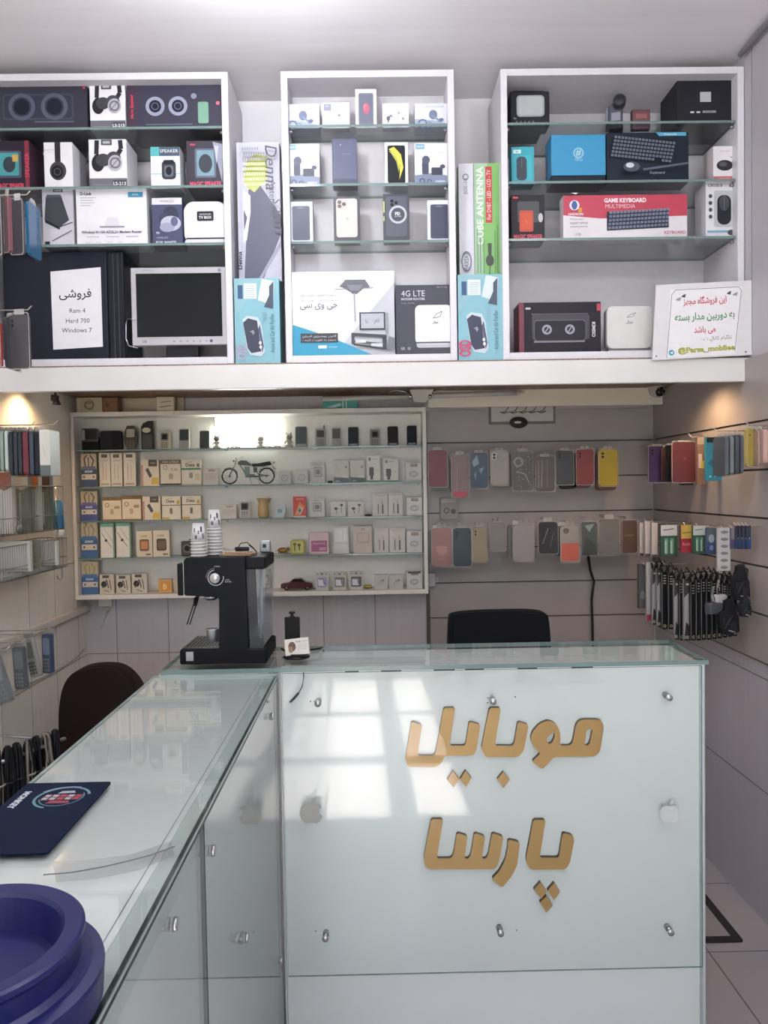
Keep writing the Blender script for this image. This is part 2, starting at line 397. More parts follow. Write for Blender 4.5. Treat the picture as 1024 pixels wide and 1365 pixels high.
# shop front behind the camera: open glazing bars, street outside
BAR = M('8d9298', .35, .6)
m = MB()
m.box(XL, XR, YF - .08, YF, 2.32, ZC, WHITE)
for x0, x1 in ((XL, -.80), (.36, XR)): m.box(x0, x1, YF - .08, YF, 0, 2.32, WHITE)
struct('wall_front', m)
m = MB()
for x0, x1 in ((-.80, -.76), (-.44, -.34), (-.02, .10), (.32, .36)): m.box(x0, x1, YF - .05, YF - .01, 0, 2.32, BAR)
for z0, z1 in ((0, .09), (.84, .90), (1.58, 1.66), (2.26, 2.32)): m.box(-.80, .36, YF - .05, YF - .01, z0, z1, BAR)
struct('window_1', m)
m = MB(); m.box(-6, 6, -12, YF - .1, -.1, -.02, M('a9a59c', .8, scale=3)); struct('pavement', m)

# ceiling lamp of the shop just out of view, and two unseen fill lamps added
for i, (lx, ly, wt) in enumerate(LAMPS):
    t = thing('ceiling_light', ['white ceiling bulb lamp nearest the wall cabinets', 'white ceiling bulb lamp above the customer side of the counter', 'white ceiling bulb lamp beside the shop entrance'][i], 'ceiling light', (lx, ly, ZC))
    m = MB(); m.lathe([(.0001, -.001), (.055, -.001), (.058, -.012), (.045, -.022), (.024, -.026), (.022, -.045), (.0001, -.046)], M('e2e2e4', .4), 28); m.build('ceiling_rose', t)
    m = MB(); m.lathe([(.020, -.0465), (.024, -.055), (.040, -.080), (.043, -.100), (.034, -.122), (.016, -.134), (.0001, -.137)], emis('bulb_glow', (.93, .96, 1, 1), 6), 24); m.build('bulb', t)
    l = bpy.data.lights.new('bulb_light', 'POINT'); l.energy = wt; l.color = (.93, .96, 1.0); l.shadow_soft_size = .05
    lo = bpy.data.objects.new('bulb_light', l); COL.objects.link(lo); lo.parent = t; lo.location = (0, 0, -.19)
# warm downlights under the overhead slab
for lx, ly, side in ((-1.21, 2.82, 'shining on the wall above the wire baskets'), (1.09, 2.72, 'shining on the wall panel by the maroon case')):
    t = thing('downlight', 'small warm downlight under the slab ' + side, 'downlight', (lx, ly, 1.848))
    m = MB(); m.lathe([(.032, -.001), (.036, -.004), (.030, -.008), (.022, -.006)], M('d8d4cc', .3, .5), 20); m.build('trim_ring', t)
    m = MB(); m.lathe([(.021, -.0035), (.0001, -.0045)], emis('warm_bulb_glow', (1, .62, .30, 1), 5), 16); m.build('bulb', t)
    sp = bpy.data.lights.new('downlight_beam', 'SPOT'); sp.energy = 6.5; sp.color = (1, .66, .36); sp.spot_size = math.radians(150); sp.spot_blend = .8; sp.shadow_soft_size = .02
    so = bpy.data.objects.new('downlight_beam', sp); COL.objects.link(so); so.parent = t; so.location = (0, 0, -.03)

# ================================================================== WALL CABINETS
SH = (2.647, 2.454, 2.265)              # tops of the three glass shelves, the same in all cabinets
CB = 1.884                              # top of the cabinet bottom
def cabinet(x0, x1, yb, label):
    t = thing('wall_cabinet', label, 'cabinet', ((x0 + x1) / 2, 2.58, 1.861))
    X0, X1 = x0 - (x0 + x1) / 2, x1 - (x0 + x1) / 2
    D = yb - 2.58; H = 2.817 - 1.861; e = .022
    for a, b_ in ((X0, X0 + e), (X1 - e, X1)):
        m = MB(); m.box(a, b_, 0, D, 0, H, CABW, bev=.0015); m.build('side_panel', t)
    m = MB(); m.box(X0 + e, X1 - e, 0.001, D, H - e, H, CABW); m.build('top_panel', t)
    m = MB(); m.box(X0 + e, X1 - e, 0.001, D, 0, CB - 1.861, CABW); m.build('bottom_panel', t)
    m = MB(); m.box(X0 + e, X1 - e, D - .006, D, CB - 1.861, H - e, M('cfccd2', .45)); m.build('back_panel', t)
    for z in SH:
        m = MB(); m.box(X0 + e + .001, X1 - e - .001, .012, D - .007, z - .008 - 1.861, z - 1.861, SHELFGLASS, edge=GEDGE); m.build('glass_shelf', t)
    for z in SH:
        for sx in (X0 + e + .006, X1 - e - .006):
            m = MB(); m.lathe([(.005, -.006), (.005, .006)], M('9a9aa0', .3, .8), 10, (sx, .03, z - 1.861 - .0145), 'x'); m.build('shelf_support', t)
    return t
cabinet(XL + .002, -.463, 2.855, 'white wall cabinet of dark speaker boxes, headphone boxes and a silver monitor')
cabinet(-.289, .283, 2.715, 'narrow white wall cabinet of phone boxes between the two antenna boxes')
cabinet(.437, 1.248, 2.855, 'white wall cabinet holding the little television, camcorder and keyboard boxes')

# ================================================================== COUNTERS
GLOSSW = M('dae0df', .12, 0, .6, .01)
ct = thing('front_counter', 'white glass-fronted counter with gold Persian lettering facing the entrance', 'counter', (.285, 2.03, 0))
def cl(m_, name, **k): return m_.build(name, ct, (-.285, -2.03, 0), **k)
m = MB(); m.box(-.249, .820, 1.9215, 2.138, 0.001, .984, GLOSSW, bev=.002); cl(m, 'carcass')
m = MB(); m.box(-.238, .809, 1.895, 1.901, .214, .982, GLASS, edge=GEDGE); cl(m, 'front_glass')
m = MB(); m.box(-.535, .822, 1.886, 2.142, .9875, .9985, LEDGEGLASS, edge=GEDGE); cl(m, 'ledge_glass')
m = MB()
for x0, x1 in ((-.247, -.243), (.812, .819)):
    m = MB(); m.box(x0, x1, 1.903, 1.9212, .003, .984, M('b9c4c4', .15)); cl(m, 'edge_strip')
for px0, px1 in ((460, 478), (508, 535), (578, 606), (620, 645), (690, 716), (762, 790)):
    a, b_ = at(px0, 884, 1.9), at(px1, 884, 1.9)
    m = MB(); m.box(a.x, b_.x, 1.8955, 1.910, .9822, .9874, M('23282a', .4)); cl(m, 'clip')
for px, py in ((424, 937), (657, 934), (891, 929), (434, 1249), (667, 1242), (893, 1241)):
    p = at(px, py, 1.9)
    m = MB(); m.lathe([(.0001, 1.8895), (.0080, 1.890), (.0085, 1.8947)], M('c9ccca', .18, .9), 16, (p.x, 0, p.z), 'y')
    m.lathe([(.0078, 1.9012), (.0078, 1.9213)], M('8f9392', .25, .8), 14, (p.x, 0, p.z), 'y'); cl(m, 'glass_standoff')
m = MB()
for px, py in ((414, 935), (419, 935), (650, 930), (650, 937), (687, 929), (421, 1241), (689, 1240)):
    p = at(px, py, 1.921); m.lathe([(.0017, 1.9206), (.0017, 1.9214)], M('1c1c1c', .6), 8, (p.x, 0, p.z), 'y')
cl(m, 'screw_hole')
# gold lettering
def z1(a, b): return 530 + a * .15625, 925 + b * .15625
def z2(a, b): return 660 + a * .15625, 925 + b * .15625
def z3(a, b): return 555 + a * .13184, 1080 + b * .13184
def z4(a, b): return 650 + a * .13184, 1080 + b * .13184
GOLD = M('a8854f', .42, .2, 0, .05, 25); GOLDSIDE = M('4a3a24', .5)
def chaikin(lp, n=1):
    for _ in range(n):
        out = []
        for i, p in enumerate(lp):
            q = lp[(i + 1) % len(lp)]
            L = math.hypot(q[0] - p[0], q[1] - p[1]); k = min(.25, 2.2 / max(L, 1e-6))
            out += [(p[0] + (q[0] - p[0]) * k, p[1] + (q[1] - p[1]) * k), (q[0] - (q[0] - p[0]) * k, q[1] - (q[1] - p[1]) * k)]
        lp = out
    return lp
def letter(cv, *loops, soft=1):
    L = []
    for lp in loops:
        P = [cv(*q) for q in lp]
        P = chaikin(P, soft) if soft else P
        L.append([(p.x, p.z) for p in (at(a, b, 1.909) for a, b in P)])
    vs, fs = fill_geo(L, .006)
    front = [tuple(f) for f in fs]
    m = MB(); i = m.m(GOLD); j = m.m(GOLDSIDE)
    m.v = [(x, 1.9152 - z, y) for x, y, z in vs]
    for f in front:
        ys = [m.v[k][1] for k in f]; m.f.append(f); m.mi.append(i if max(ys) - min(ys) < 1e-5 else j); m.sm.append(False)
    cl(m, 'gold_letter')
letter(z1, [(118, 235), (210, 265), (172, 528), (310, 528), (328, 490), (395, 118), (492, 118), (445, 442), (572, 442), (584, 420), (612, 235), (708, 265), (672, 490), (645, 525), (400, 530), (378, 590), (330, 625), (95, 625), (66, 570)])
letter(z1, [(425, 735), (475, 660), (528, 728), (478, 800)], soft=0); letter(z1, [(534, 728), (580, 655), (632, 718), (585, 792)], soft=0)
letter(z1, [(852, 730), (903, 665), (957, 735), (905, 803)], soft=0)
letter(z1, [(785, 118), (882, 118), (832, 442), (983, 442), (1000, 410), (1028, 235), (1121, 265), (1078, 485), (1030, 540), (755, 540), (715, 470)])
letter(z2, [(392, 505), (335, 460), (302, 385), (322, 320), (380, 255), (450, 225), (510, 245), (548, 300), (560, 370), (554, 440), (640, 440), (665, 410), (690, 270), (715, 230), (760, 218), (880, 218), (915, 238), (930, 285), (898, 480), (880, 510), (845, 532), (505, 540), (405, 645), (315, 578)],
       [(440, 385), (470, 345), (512, 328), (510, 370), (482, 425), (452, 425)], [(780, 305), (835, 300), (812, 412), (796, 440), (765, 438)])
letter(z3, [(152, 92), (272, 92), (208, 490), (350, 490), (375, 450), (412, 230), (520, 262), (488, 490), (530, 490), (552, 450), (588, 230), (699, 268), (663, 490), (705, 490), (728, 450), (768, 230), (884, 270), (838, 520), (815, 575), (785, 598), (120, 598), (85, 560), (76, 480)])
letter(z4, [(207, 298), (310, 318), (328, 345), (300, 560), (250, 660), (148, 785), (42, 700), (120, 615), (180, 500), (205, 380)])
letter(z4, [(465, 98), (590, 98), (528, 480), (715, 480), (728, 450), (762, 228), (860, 255), (880, 300), (835, 530), (800, 590), (760, 602), (440, 602), (405, 560), (390, 490)])
for q in ([(470, 805), (535, 730), (600, 825), (545, 900)], [(607, 815), (675, 735), (735, 830), (672, 910)], [(530, 935), (598, 868), (660, 968), (595, 1038)]): letter(z4, q, soft=0)
# fruit-shaped logo stickers on the counter front, one each side of the lettering
def fruit(px, py, s, mat):
    c = at(px, py, 1.8945); k = s
    body = [(0, .36), (.18, .42), (.38, .40), (.52, .28), (.40, .14), (.40, -.04), (.55, -.18), (.44, -.40), (.26, -.55), (.10, -.52), (0, -.48), (-.14, -.52), (-.30, -.53), (-.48, -.32), (-.56, -.05), (-.50, .22), (-.34, .39), (-.14, .41)]
    m = MB(); m.flat([(c.x + a * k, c.z + b * k) for a, b in body], 1.8943, mat)
    m.flat([(c.x + a * k, c.z + b * k) for a, b in ((0, .46), (.05, .62), (.22, .74), (.21, .58), (.1, .48))], 1.8943, mat); cl(m, 'logo_sticker')
fruit(415, 1083, .052, M('9a9d98', .5)); fruit(893, 1084, .046, M('c6cccb', .45))
# thin black cable looping under the ledge glass
m = MB(); m.tube([at(*p, 1.912) for p in ((404, 890), (405, 903), (403, 915), (398, 924), (391, 931), (386, 936))], .0012, M('1b1b1d', .5), 6)
m.tube([at(*p, 1.912) for p in ((398, 924), (392, 931), (387, 936))], .0030, M('1b1b1d', .5), 8); cl(m, 'cable')

lt = thing('side_counter', 'long low white counter with glass top running towards the camera', 'counter', (-.40, 1.1, 0))
def ll(m_, name): return m_.build(name, lt, (.40, -1.1, 0))
m = MB(); m.box(-.5525, -.277, .15, 2.10, .001, .9788, GLOSSW, bev=.002)
m.box(-.2868, -.2855, .15, 1.884, .9784, .9790, M('5e6668', .5)); ll(m, 'carcass')
m = MB(); m.box(-.2768, -.2565, .15, 1.890, .930, .9775, M('b3bfbb', .25)); ll(m, 'top_rail')
m = MB(); m.box(-.2560, -.2478, .15, 1.884, .9725, .9788, M('26312f', .4)); ll(m, 'gap_shade')  # dark strip painted as the shade of the gap below the top glass
m = MB(); m.box(-.5518, -.247, .15, 1.884, .9795, .9855, TOPGLASS, edge=M('a9bab6', .2))
m.box(-.2474, -.2466, .15, 1.884, .9838, .9857, M('3f5450', .3)); ll(m, 'top_glass')
for y0, y1 in ((.15, 1.066), (1.071, 1.888)):
    m = MB(); m.box(-.2545, -.2485, y0, y1, .03, .9712, GLASS, edge=M('24302e', .3)); ll(m, 'side_glass')
for px, py in ((362, 955), (283, 1134), (232, 1232), (328, 1250), (374, 1280)):
    p = atx(px, py, -.2485)
    if p.y > 1.88: p.y = 1.872
    m = MB(); m.lathe([(.0001, -.2435), (.0082, -.244), (.0086, -.2484)], M('c9ccca', .18, .9), 16, (0, p.y, p.z), 'x')
    m.lathe([(.0080, -.2765), (.0080, -.2546)], M('a5aaa8', .2, .8), 14, (0, p.y, p.z), 'x'); ll(m, 'glass_standoff')
# mended crack across the glass top
m = MB(); cr = [(58, 1166), (95, 1163), (135, 1156), (170, 1148), (200, 1140), (233, 1128)]
m.tube([atz(a, b_, .9858) for a, b_ in cr], .0007, M('5c6a70', .4), 6); ll(m, 'crack')
tp = [(70, 1148), (120, 1146), (175, 1139), (228, 1121), (233, 1140), (185, 1160), (125, 1172), (75, 1176)]
m = MB(); m.prism([(p.x, p.y) for p in (atz(a, b_, .9857) for a, b_ in tp)], .98555, .98575, glass_mat('tape_film', (.95, .95, .95, 1), .05, 1.2, .02), axis='z'); ll(m, 'clear_tape')

# ================================================================== PACKETS
def pbox(name, label, cat, px, d, z0, dep, body, art=None, group=None, yaw=0, rough=.4, bev=.0012, tilt=0):
    x0, zb, x1, z1_ = rect(*px, d)
    if z0 is None: z0 = zb
    W, Hh = x1 - x0, z1_ - z0
    m = MB(); m.box(-W / 2, W / 2, -dep / 2, dep / 2, 0, Hh, M(body, rough), bev=bev)
    if art:
        A = Art(m, W, Hh, -dep / 2 - .0002)
        for fn in (art if isinstance(art, (list, tuple)) else [art]): fn(A)
    o = m.build(name, None, ((x0 + x1) / 2, d + dep / 2, z0 + .0004), (tilt, 0, yaw))
    tag(o, label, cat, group); return o
BK, DK, WT, GR = '17181c', '2a2c36', 'e4e4e8', '8d8f98'
def edge_line(c, k=.02): return lambda A: A.r(0, 0, k, 1, c)
def headphones_big(A):
    A.r(0, 0, 1, 1, 'e6e5ea'); A.r(0, 0, 1, .22, '64626e'); A.r(.62, .04, .98, .18, '3a3944'); A.t(.80, .11, .07, 'LS-213', 'f0f0f2', bold=.02); A.line([(.08, .09), (.56, .09)], .012, '8a8894')
    A.line([(.30, .52), (.20, .70), (.22, .98)], .12, '2d2c34'); A.line([(.74, .66), (.86, .80), (.84, .98)], .12, '2d2c34')
    A.r(.33, .88, .62, .99, '4b4a55', .02); A.r(.38, .91, .57, .96, 'b5b4bd')
    A.e(.24, .52, .17, .17, '26252c'); A.e(.38, .58, .2, .13, '36353e'); A.e(.66, .60, .2, .15, '3a3942'); A.e(.70, .52, .19, .16, 'a9a8b0'); A.ring(.70, .52, .10, .15, '66656f'); A.line([(.58, .42), (.82, .63)], .02, '55545c')
def headphone_side(A):
    A.r(0, 0, 1, 1, 'e3e2e8'); A.r(.38, .45, .58, 1, '2a2a30'); A.e(.48, .40, .29, .20, '2e2e35'); A.e(.46, .38, .20, .14, '191a1e'); A.ring(.46, .38, .10, .13, '44444c')
    A.t(.20, .84, .03, 'HEADPHONE', '9a99a2'); A.t(.18, .80, .02, 'wireless', 'a5a4ad'); A.t(.48, .05, .03, 'stereo headphone', '55545c')
def speaker_wide(A):
    A.r(0, 0, 1, 1, '2b2a3a'); A.r(.12, .22, .86, .70, '3a3b4c', .04); A.r(.14, .25, .84, .67, '25263a', .03)
    A.ring(.32, .46, .10, .14, '4f5164'); A.ring(.66, .46, .10, .14, '4f5164'); A.e(.32, .46, .08, .15, '1d1e2c'); A.e(.66, .46, .08, .15, '1d1e2c'); A.r(.45, .16, .86, .19, '55566a'); A.r(.96, .78, .985, .93, 'c13a4c')
def magic_wide(A):
    A.r(0, 0, 1, 1, '2f2e40'); A.r(0, 0, .10, 1, '3a2a3c'); A.t(.05, .5, .085, 'Magic Speaker', 'd23a58', rot=PI / 2, bold=.03)
    for u in (.29, .53): A.ring(u, .50, .065, .10, '8f92a8'); A.e(u, .50, .06, .13, '1f2030'); A.ring(u, .5, .03, .04, '5b5d72')
    A.r(.19, .10, .68, .13, '56586c'); A.r(.74, .13, .85, .58, '6f9a86', .02); A.e(.95, .55, .02, .04, 'e5738c'); A.e(.70, .70, .03, .06, '7d8096')
def magic_small(A):
    A.r(0, 0, 1, 1, '2a2330'); A.r(.05, .25, .75, .80, '42465a', .06); A.r(.12, .30, .68, .76, '3d8e92', .05); A.e(.40, .52, .18, .16, '22303a'); A.r(.50, .58, .66, .72, 'c9a24a'); A.t(.42, .09, .10, 'MAGIC SPEAKER', 'e04a66', bold=.03, wd=.8); A.r(.86, 0, .98, 1, '7a2238'); A.t(.92, .5, .09, 'SPEAKER', 'e04a66', rot=PI / 2)
def magic_clear(A):
    A.r(0, 0, 1, 1, '2c2836'); A.r(.22, .22, .78, .84, '565a70', .05); A.r(.27, .26, .73, .80, '6d8d9a', .04); A.e(.5, .52, .18, .2, '2a3038'); A.t(.5, .09, .10, 'MAGIC SPEAKER', 'd8506c', bold=.03, wd=.84); A.r(.10, .90, .24, .94, 'c7435c')
    A.p([(.70, .98), (.98, .92), (.94, .10), (.86, .40)], '8f8fa2'); A.p([(.74, .9), (.86, .88), (.80, .5)], 'bdbdca')
def small_teal(A):
    A.r(0, 0, 1, 1, 'dedde4'); A.r(0, .78, .30, 1, '4fa7a8'); A.r(.30, .78, 1, 1, '3c5060'); A.t(.64, .90, .08, 'SPEAKER', 'e5e5ea'); A.r(0, .34, 1, .36, '74b6b8'); A.r(.38, .22, .86, .66, '2b2d36', .12); A.r(.46, .28, .78, .55, '59606c', .08); A.e(.62, .42, .10, .1, '20222a'); A.r(.44, .58, .80, .68, '22242c', .05)
def hdd(A):
    A.r(0, 0, 1, 1, 'c4c3cc'); A.p([(0, .30), (.55, .32), (1, .50), (1, 1), (0, 1)], 'b1b0bb'); A.p([(.06, .48), (.55, .34), (.86, .46), (.62, .88), (.12, .86)], '30323c'); A.p([(.12, .84), (.62, .86), (.60, .90), (.16, .90)], '454854')
    A.p([(.06, .48), (.55, .34), (.55, .29), (.08, .42)], '23242c'); A.r(.36, .94, .68, 1, '22232a'); A.t(.52, .97, .03, 'LACIE', 'e0e0e4'); A.line([(.3, .10), (.95, .28)], .03, '4b4d58'); A.r(.06, .03, .22, .09, '24252c'); A.line([(.55, .34), (.98, .42)], .03, '2a2b34')
def modem_white(A):
    A.r(0, 0, 1, 1, 'e4e3ea'); A.t(.06, .92, .055, 'D-Link', '33343e', 'L', bold=.04)
    for i, s_ in enumerate((.22, .18, .2, .15)): A.r(.06, .84 - i * .045, .06 + s_, .855 - i * .045, 'a5a4af')
    A.r(.74, .85, .95, .94, '2e7f9e'); A.t(.845, .895, .035, 'ADSL', 'dfeef2'); A.r(.33, .32, .68, .35, '8b8a98'); A.p([(.40, .35), (.62, .35), (.58, .50), (.44, .50)], 'd6d5df')
    A.t(.5, .245, .05, 'Wireless N 150 ADSL2+ Modem Router', '4a4954', bold=.02, wd=.86)
    for u in (.14, .42, .70): A.r(u, .155, u + .18, .17, 'a9a8b2')
    for u in (.10, .26, .42, .56, .76): A.t(u + .05, .065, .022, 'oo a b', '6a6974')
def gamer(A):
    A.r(0, 0, 1, 1, '3b4160'); A.r(0, .86, 1, 1, 'd5d4de'); A.t(.5, .93, .05, 'WIRELESS', '50505c'); A.e(.62, .66, .26, .16, '262a40'); A.e(.38, .56, .16, .12, '30354e'); A.e(.62, .46, .34, .16, 'b7b9cc'); A.e(.5, .38, .25, .10, '9194ac'); A.e(.74, .5, .12, .1, '565a78')
    A.t(.14, .26, .05, 'PS', 'd8d8e4', 'L', bold=.02); A.t(.14, .16, .04, 'WIRELESS', 'aeb0c6', 'L'); A.t(.12, .06, .06, 'FOR WHITE', 'd0d2e0', 'L', bold=.02)

U = 2.62
pbox('speaker_box', 'large dark party speaker box with two faint rings, directly above the small cube speaker box', 'box', (-12, 104, 116, 171, ), U, SH[0], .16, '2b2a3a', speaker_wide)
pbox('headphone_box', 'white box picturing black headphones, standing on the topmost shelf between two dark speaker boxes', 'box', (120, 112, 167, 171), U, SH[0], .10, 'e3e2e8', headphones_big)
pbox('speaker_box', 'dark speaker box with two pale light rings and red lettering down its spine', 'box', (170, 110, 297, 171), U, SH[0], .14, '2f2e40', magic_wide)
pbox('speaker_box', 'small dark box of a cube speaker with teal face and red side', 'box', (-6, 188, 40, 248), U, SH[1], .12, '3a2230', magic_small)
pbox('headphone_box', 'white box showing one earcup of black headphones seen from the side', 'box', (59, 190, 97, 248), U, SH[1], .13, 'dcdbe2', headphone_side)
pbox('headphone_box', 'white box picturing black headphones, on the second shelf below its twin', 'box', (119, 186, 169, 248), U, SH[1], .12, 'd9d8df', headphones_big)
pbox('speaker_box', 'small white box with teal corner picturing a little square speaker', 'box', (201, 196, 240, 248), U, SH[1], .07, 'd6d5dc', small_teal)
pbox('speaker_box', 'dark speaker box wrapped in shiny film with a grey window and red lettering', 'box', (249, 188, 299, 248), U, SH[1], .12, '2c2836', magic_clear)
pbox('hard_drive_box', 'pale grey box picturing a dark portable hard drive', 'box', (57, 252, 98, 327), U, SH[2], .06, 'b9b8c2', hdd)
pbox('modem_box', 'wide white modem router box with small blue badge in the top corner', 'box', (102, 252, 196, 327), U, SH[2], .08, 'e0dfe6', modem_white)
pbox('headset_box', 'dark blue headset box with white top band beside the rounded white media player', 'box', (203, 264, 243, 325), U, SH[2], .07, '3b4160', gamer)
# rounded white media player
x0, _, x1, z1_ = rect(245, 268, 302, 325, U)
W = x1 - x0; Hh = z1_ - SH[2]
t = thing('media_player', 'rounded white media player box standing upright with a small black name plate', 'media player', ((x0 + x1) / 2, U + .03, SH[2]))
m = MB(); m.prism(rr(-W / 2, .006, W / 2, Hh, .034, 8), -.025, .015, M('e6e6ea', .25), smooth=True); m.build('body', t)
m = MB(); m.prism(rr(-W / 2 + .002, 0, W / 2 - .002, Hh * .14, .010, 5), -.0285, .012, M('d2d2d8', .3)); m.prism(rr(-W / 2 + .006, Hh * .12, W / 2 - .006, Hh * .18, .004, 4), -.027, .01, M('2a2a30', .4)); m.build('stand', t)
m = MB(); m.prism(rr(-.028, Hh * .56, .028, Hh * .78, .005), -.0262, -.0249, M('2b2b32', .3)); m.text('ANDROID', 0, Hh * .71, .006, -.0264, M('d0d0d4')); m.text('TV BOX', 0, Hh * .64, .009, -.0264, M('e0e0e4'), bold=.03); m.build('name_plate', t)
# PC tower with a paper for-sale note, and the monitor
x0, _, x1, z1_ = rect(2, 334, 166, 478, U)
W = x1 - x0; Hh = z1_ - CB
t = thing('pc_tower', 'black computer tower with a white for-sale note taped on', 'computer', ((x0 + x1) / 2, U + .10, CB))
TB = M('1d202c', .3)
m = MB(); m.box(-W / 2, W / 2 - .062, -.085, .10, .004, Hh, TB, bev=.003); m.build('case_panel', t)
m = MB(); m.box(W / 2 - .060, W / 2 - .004, -.088, .10, 0, Hh, M('171922', .22), bev=.006); m.box(W / 2 - .040, W / 2 - .038, -.0886, -.087, .01, Hh - .01, M('3f4352', .3)); m.box(W / 2 - .024, W / 2 - .022, -.0886, -.087, .01, Hh - .01, M('3f4352', .3)); m.build('front_bezel', t)
m = MB()
for sx in (-W / 2 + .03, W / 2 - .09): m.lathe([(.012, 0), (.012, .0045)], M('101114', .6), 12, (sx, -.05, 0)); m.lathe([(.012, 0), (.012, .0045)], M('101114', .6), 12, (sx, .06, 0))
m.build('foot', t)
a = [at(*p, U + .013) for p in ((67, 362), (134, 356), (137, 462), (71, 466))]
m = MB(); ox, oz = (x0 + x1) / 2, CB
m.prism([(p.x - ox, p.z - oz) for p in a], -.0862, -.0854, M('e3e1e8', .6))
cx = (a[0].x + a[1].x + a[2].x + a[3].x) / 4 - ox; cz = sum(p.z for p in a) / 4 - oz
INK = M('26262e', .7)
m.text(fa('فروشی'), cx - .004, cz + .048, .038, -.0864, INK, bold=.012); m.text('Ram 4', cx + .002, cz - .006, .015, -.0864, INK); m.text('Hard 700', cx + .002, cz - .040, .015, -.0864, INK); m.text('Windows 7', cx - .002, cz - .072, .015, -.0864, INK); m.build('sale_note', t)
x0, _, x1, _ = rect(175, 356, 303, 460, U); zt = at(240, 356, U).z; zb = at(240, 460, U).z
t = thing('monitor', 'silver framed square computer monitor with dark screen', 'monitor', ((x0 + x1) / 2, U + .03, CB))
W = x1 - x0; H0, H1 = zb - CB, zt - CB
SIL = M('b9b7bf', .35, .3)
m = MB(); m.box(-W / 2, W / 2, -.03, .0, H0, H1, SIL, bev=.003)
m.text('FLATRON', -W * .32, H1 - .009, .0055, -.0302, M('6b6a74')); m.text('LG', -W * .37, H0 + .014, .009, -.0302, M('55545e'), bold=.04)
for k in range(6): m.flat(ell((-.02 + .022 * k), H0 + .013, .004, .003, 12), -.0303, M('86858f'))
m.flat(ell(.105, H0 + .013, .0055, .0055, 14), -.0303, M('4d4c57')); m.flat(ell(W / 2 - .024, H1 - .012, .006, .006, 12), -.0303, M('7d7c88')); m.build('bezel', t)
m = MB(); m.box(-W / 2 + .018, W / 2 - .018, -.0315, -.0301, H0 + .028, H1 - .021, M('14171b', .16)); m.build('screen', t)
m = MB(); m.box(-W / 2 + .03, W / 2 - .03, 0, .05, H0 + .02, H1 - .02, M('55545c', .5), bev=.012); m.build('rear_shell', t)
m = MB(); m.box(-.055, .055, -.008, .03, .012, H0 + .06, M('26262b', .4), bev=.004); m.build('stand_neck', t)
m = MB(); m.lathe([(.10, 0), (.10, .006), (.05, .013), (.0001, .014)], M('232328', .4), 28, (0, .03, 0)); m.build('stand_base', t)
m = MB(); m.tube([at(*p, U - .004) for p in ((180, 426), (170, 425), (168, 432), (168, 452), (172, 461), (184, 464))], .0016, M('c9cad4', .3, .6), 6)
tag(m.build('wire_loop'), 'thin bright wire loop standing beside the monitor frame', 'wire')

# ---------------------------------------------------------------- middle cabinet
def car_holder(A):
    A.r(0, 0, 1, 1, 'd9dae6'); A.t(.55, .86, .07, 'CAR HOLDER', '8e90a6', wd=.6); A.p([(0, .0), (1, 0), (1, .12), (.5, .30), (0, .35)], '9aa3ba'); A.ring(.22, .14, .09, .14, '5f6b86'); A.ring(.40, .10, .06, .09, '6f7b96')
    A.e(.52, .52, .12, .2, '6c7690'); A.p([(.46, .50), (.58, .44), (.80, .22), (.70, .18)], '7c86a0'); A.r(.06, .10, .3, .16, 'c3c8d8'); A.e(.75, .30, .07, .07, '5d6680')
def earbuds(A):
    A.r(0, 0, 1, 1, 'e9e9f2'); A.r(.05, .68, .32, .95, '8b8da0'); A.t(.185, .86, .06, 'HD', 'e0e0ea'); A.ring(.62, .42, .05, .08, '9ea0b4'); A.line([(.40, .7), (.46, .55), (.40, .4)], .025, 'a4a6ba'); A.e(.62, .50, .05, .06, '8a8ca2'); A.line([(.66, .46), (.70, .24)], .03, 'c0c2d2')
def earbuds2(A):
    A.r(0, 0, 1, 1, 'e9e9f2'); A.line([(.20, .2), (.30, .52), (.38, .44)], .05, '6f7188'); A.e(.22, .38, .07, .10, '55576a'); A.line([(.55, .2), (.62, .6)], .02, 'b0b2c4'); A.e(.62, .60, .04, .06, '9597ac'); A.e(.78, .36, .05, .06, '8a8ca2'); A.t(.5, .9, .05, 'EarPods', 'b0b2c2')
def holder_box(A):
    A.r(0, 0, 1, 1, 'e2e2ee'); A.r(.03, .86, .30, .98, '6f9db8'); A.t(.165, .92, .05, 'NEW', 'e8f0f6'); A.t(.5, .78, .03, 'PHONE HOLDER', 'a0a2b4', wd=.8); A.p([(0, 0), (1, 0), (1, .22), (.6, .30), (0, .24)], '747e96'); A.r(.22, .26, .42, .56, '3b4052', .05); A.e(.34, .60, .12, .10, '474c60'); A.r(.50, .24, .84, .42, '2f3446', .03); A.e(.84, .44, .08, .05, '3f4458'); A.r(.62, .05, .92, .11, 'aeb4c6'); A.ring(.22, .10, .05, .09, '4a5268'); A.ring(.44, .08, .05, .08, '4a5268')
def iphone_red(A):
    A.r(0, 0, 1, 1, 'ecebf3'); A.r(.14, .08, .86, .90, '737686', .09); A.r(.19, .11, .81, .87, '666a7c', .06); A.e(.52, .5, .16, .14, 'c0647c'); A.e(.46, .54, .08, .08, 'd4798c')
def iphone_yellow(A):
    A.r(0, 0, 1, 1, 'ecebf2'); A.r(.12, .06, .88, .93, '24252c', .08); A.p([(.18, .84), (.40, .90), (.70, .72), (.80, .42), (.62, .14), (.66, .46), (.48, .70)], 'd6cf4a'); A.p([(.24, .78), (.44, .76), (.62, .52), (.60, .3), (.50, .56)], 'a9a838'); A.line([(.2, .80), (.55, .66), (.66, .35)], .02, 'eeea9a'); A.r(.38, .89, .62, .93, '24252c', .03)
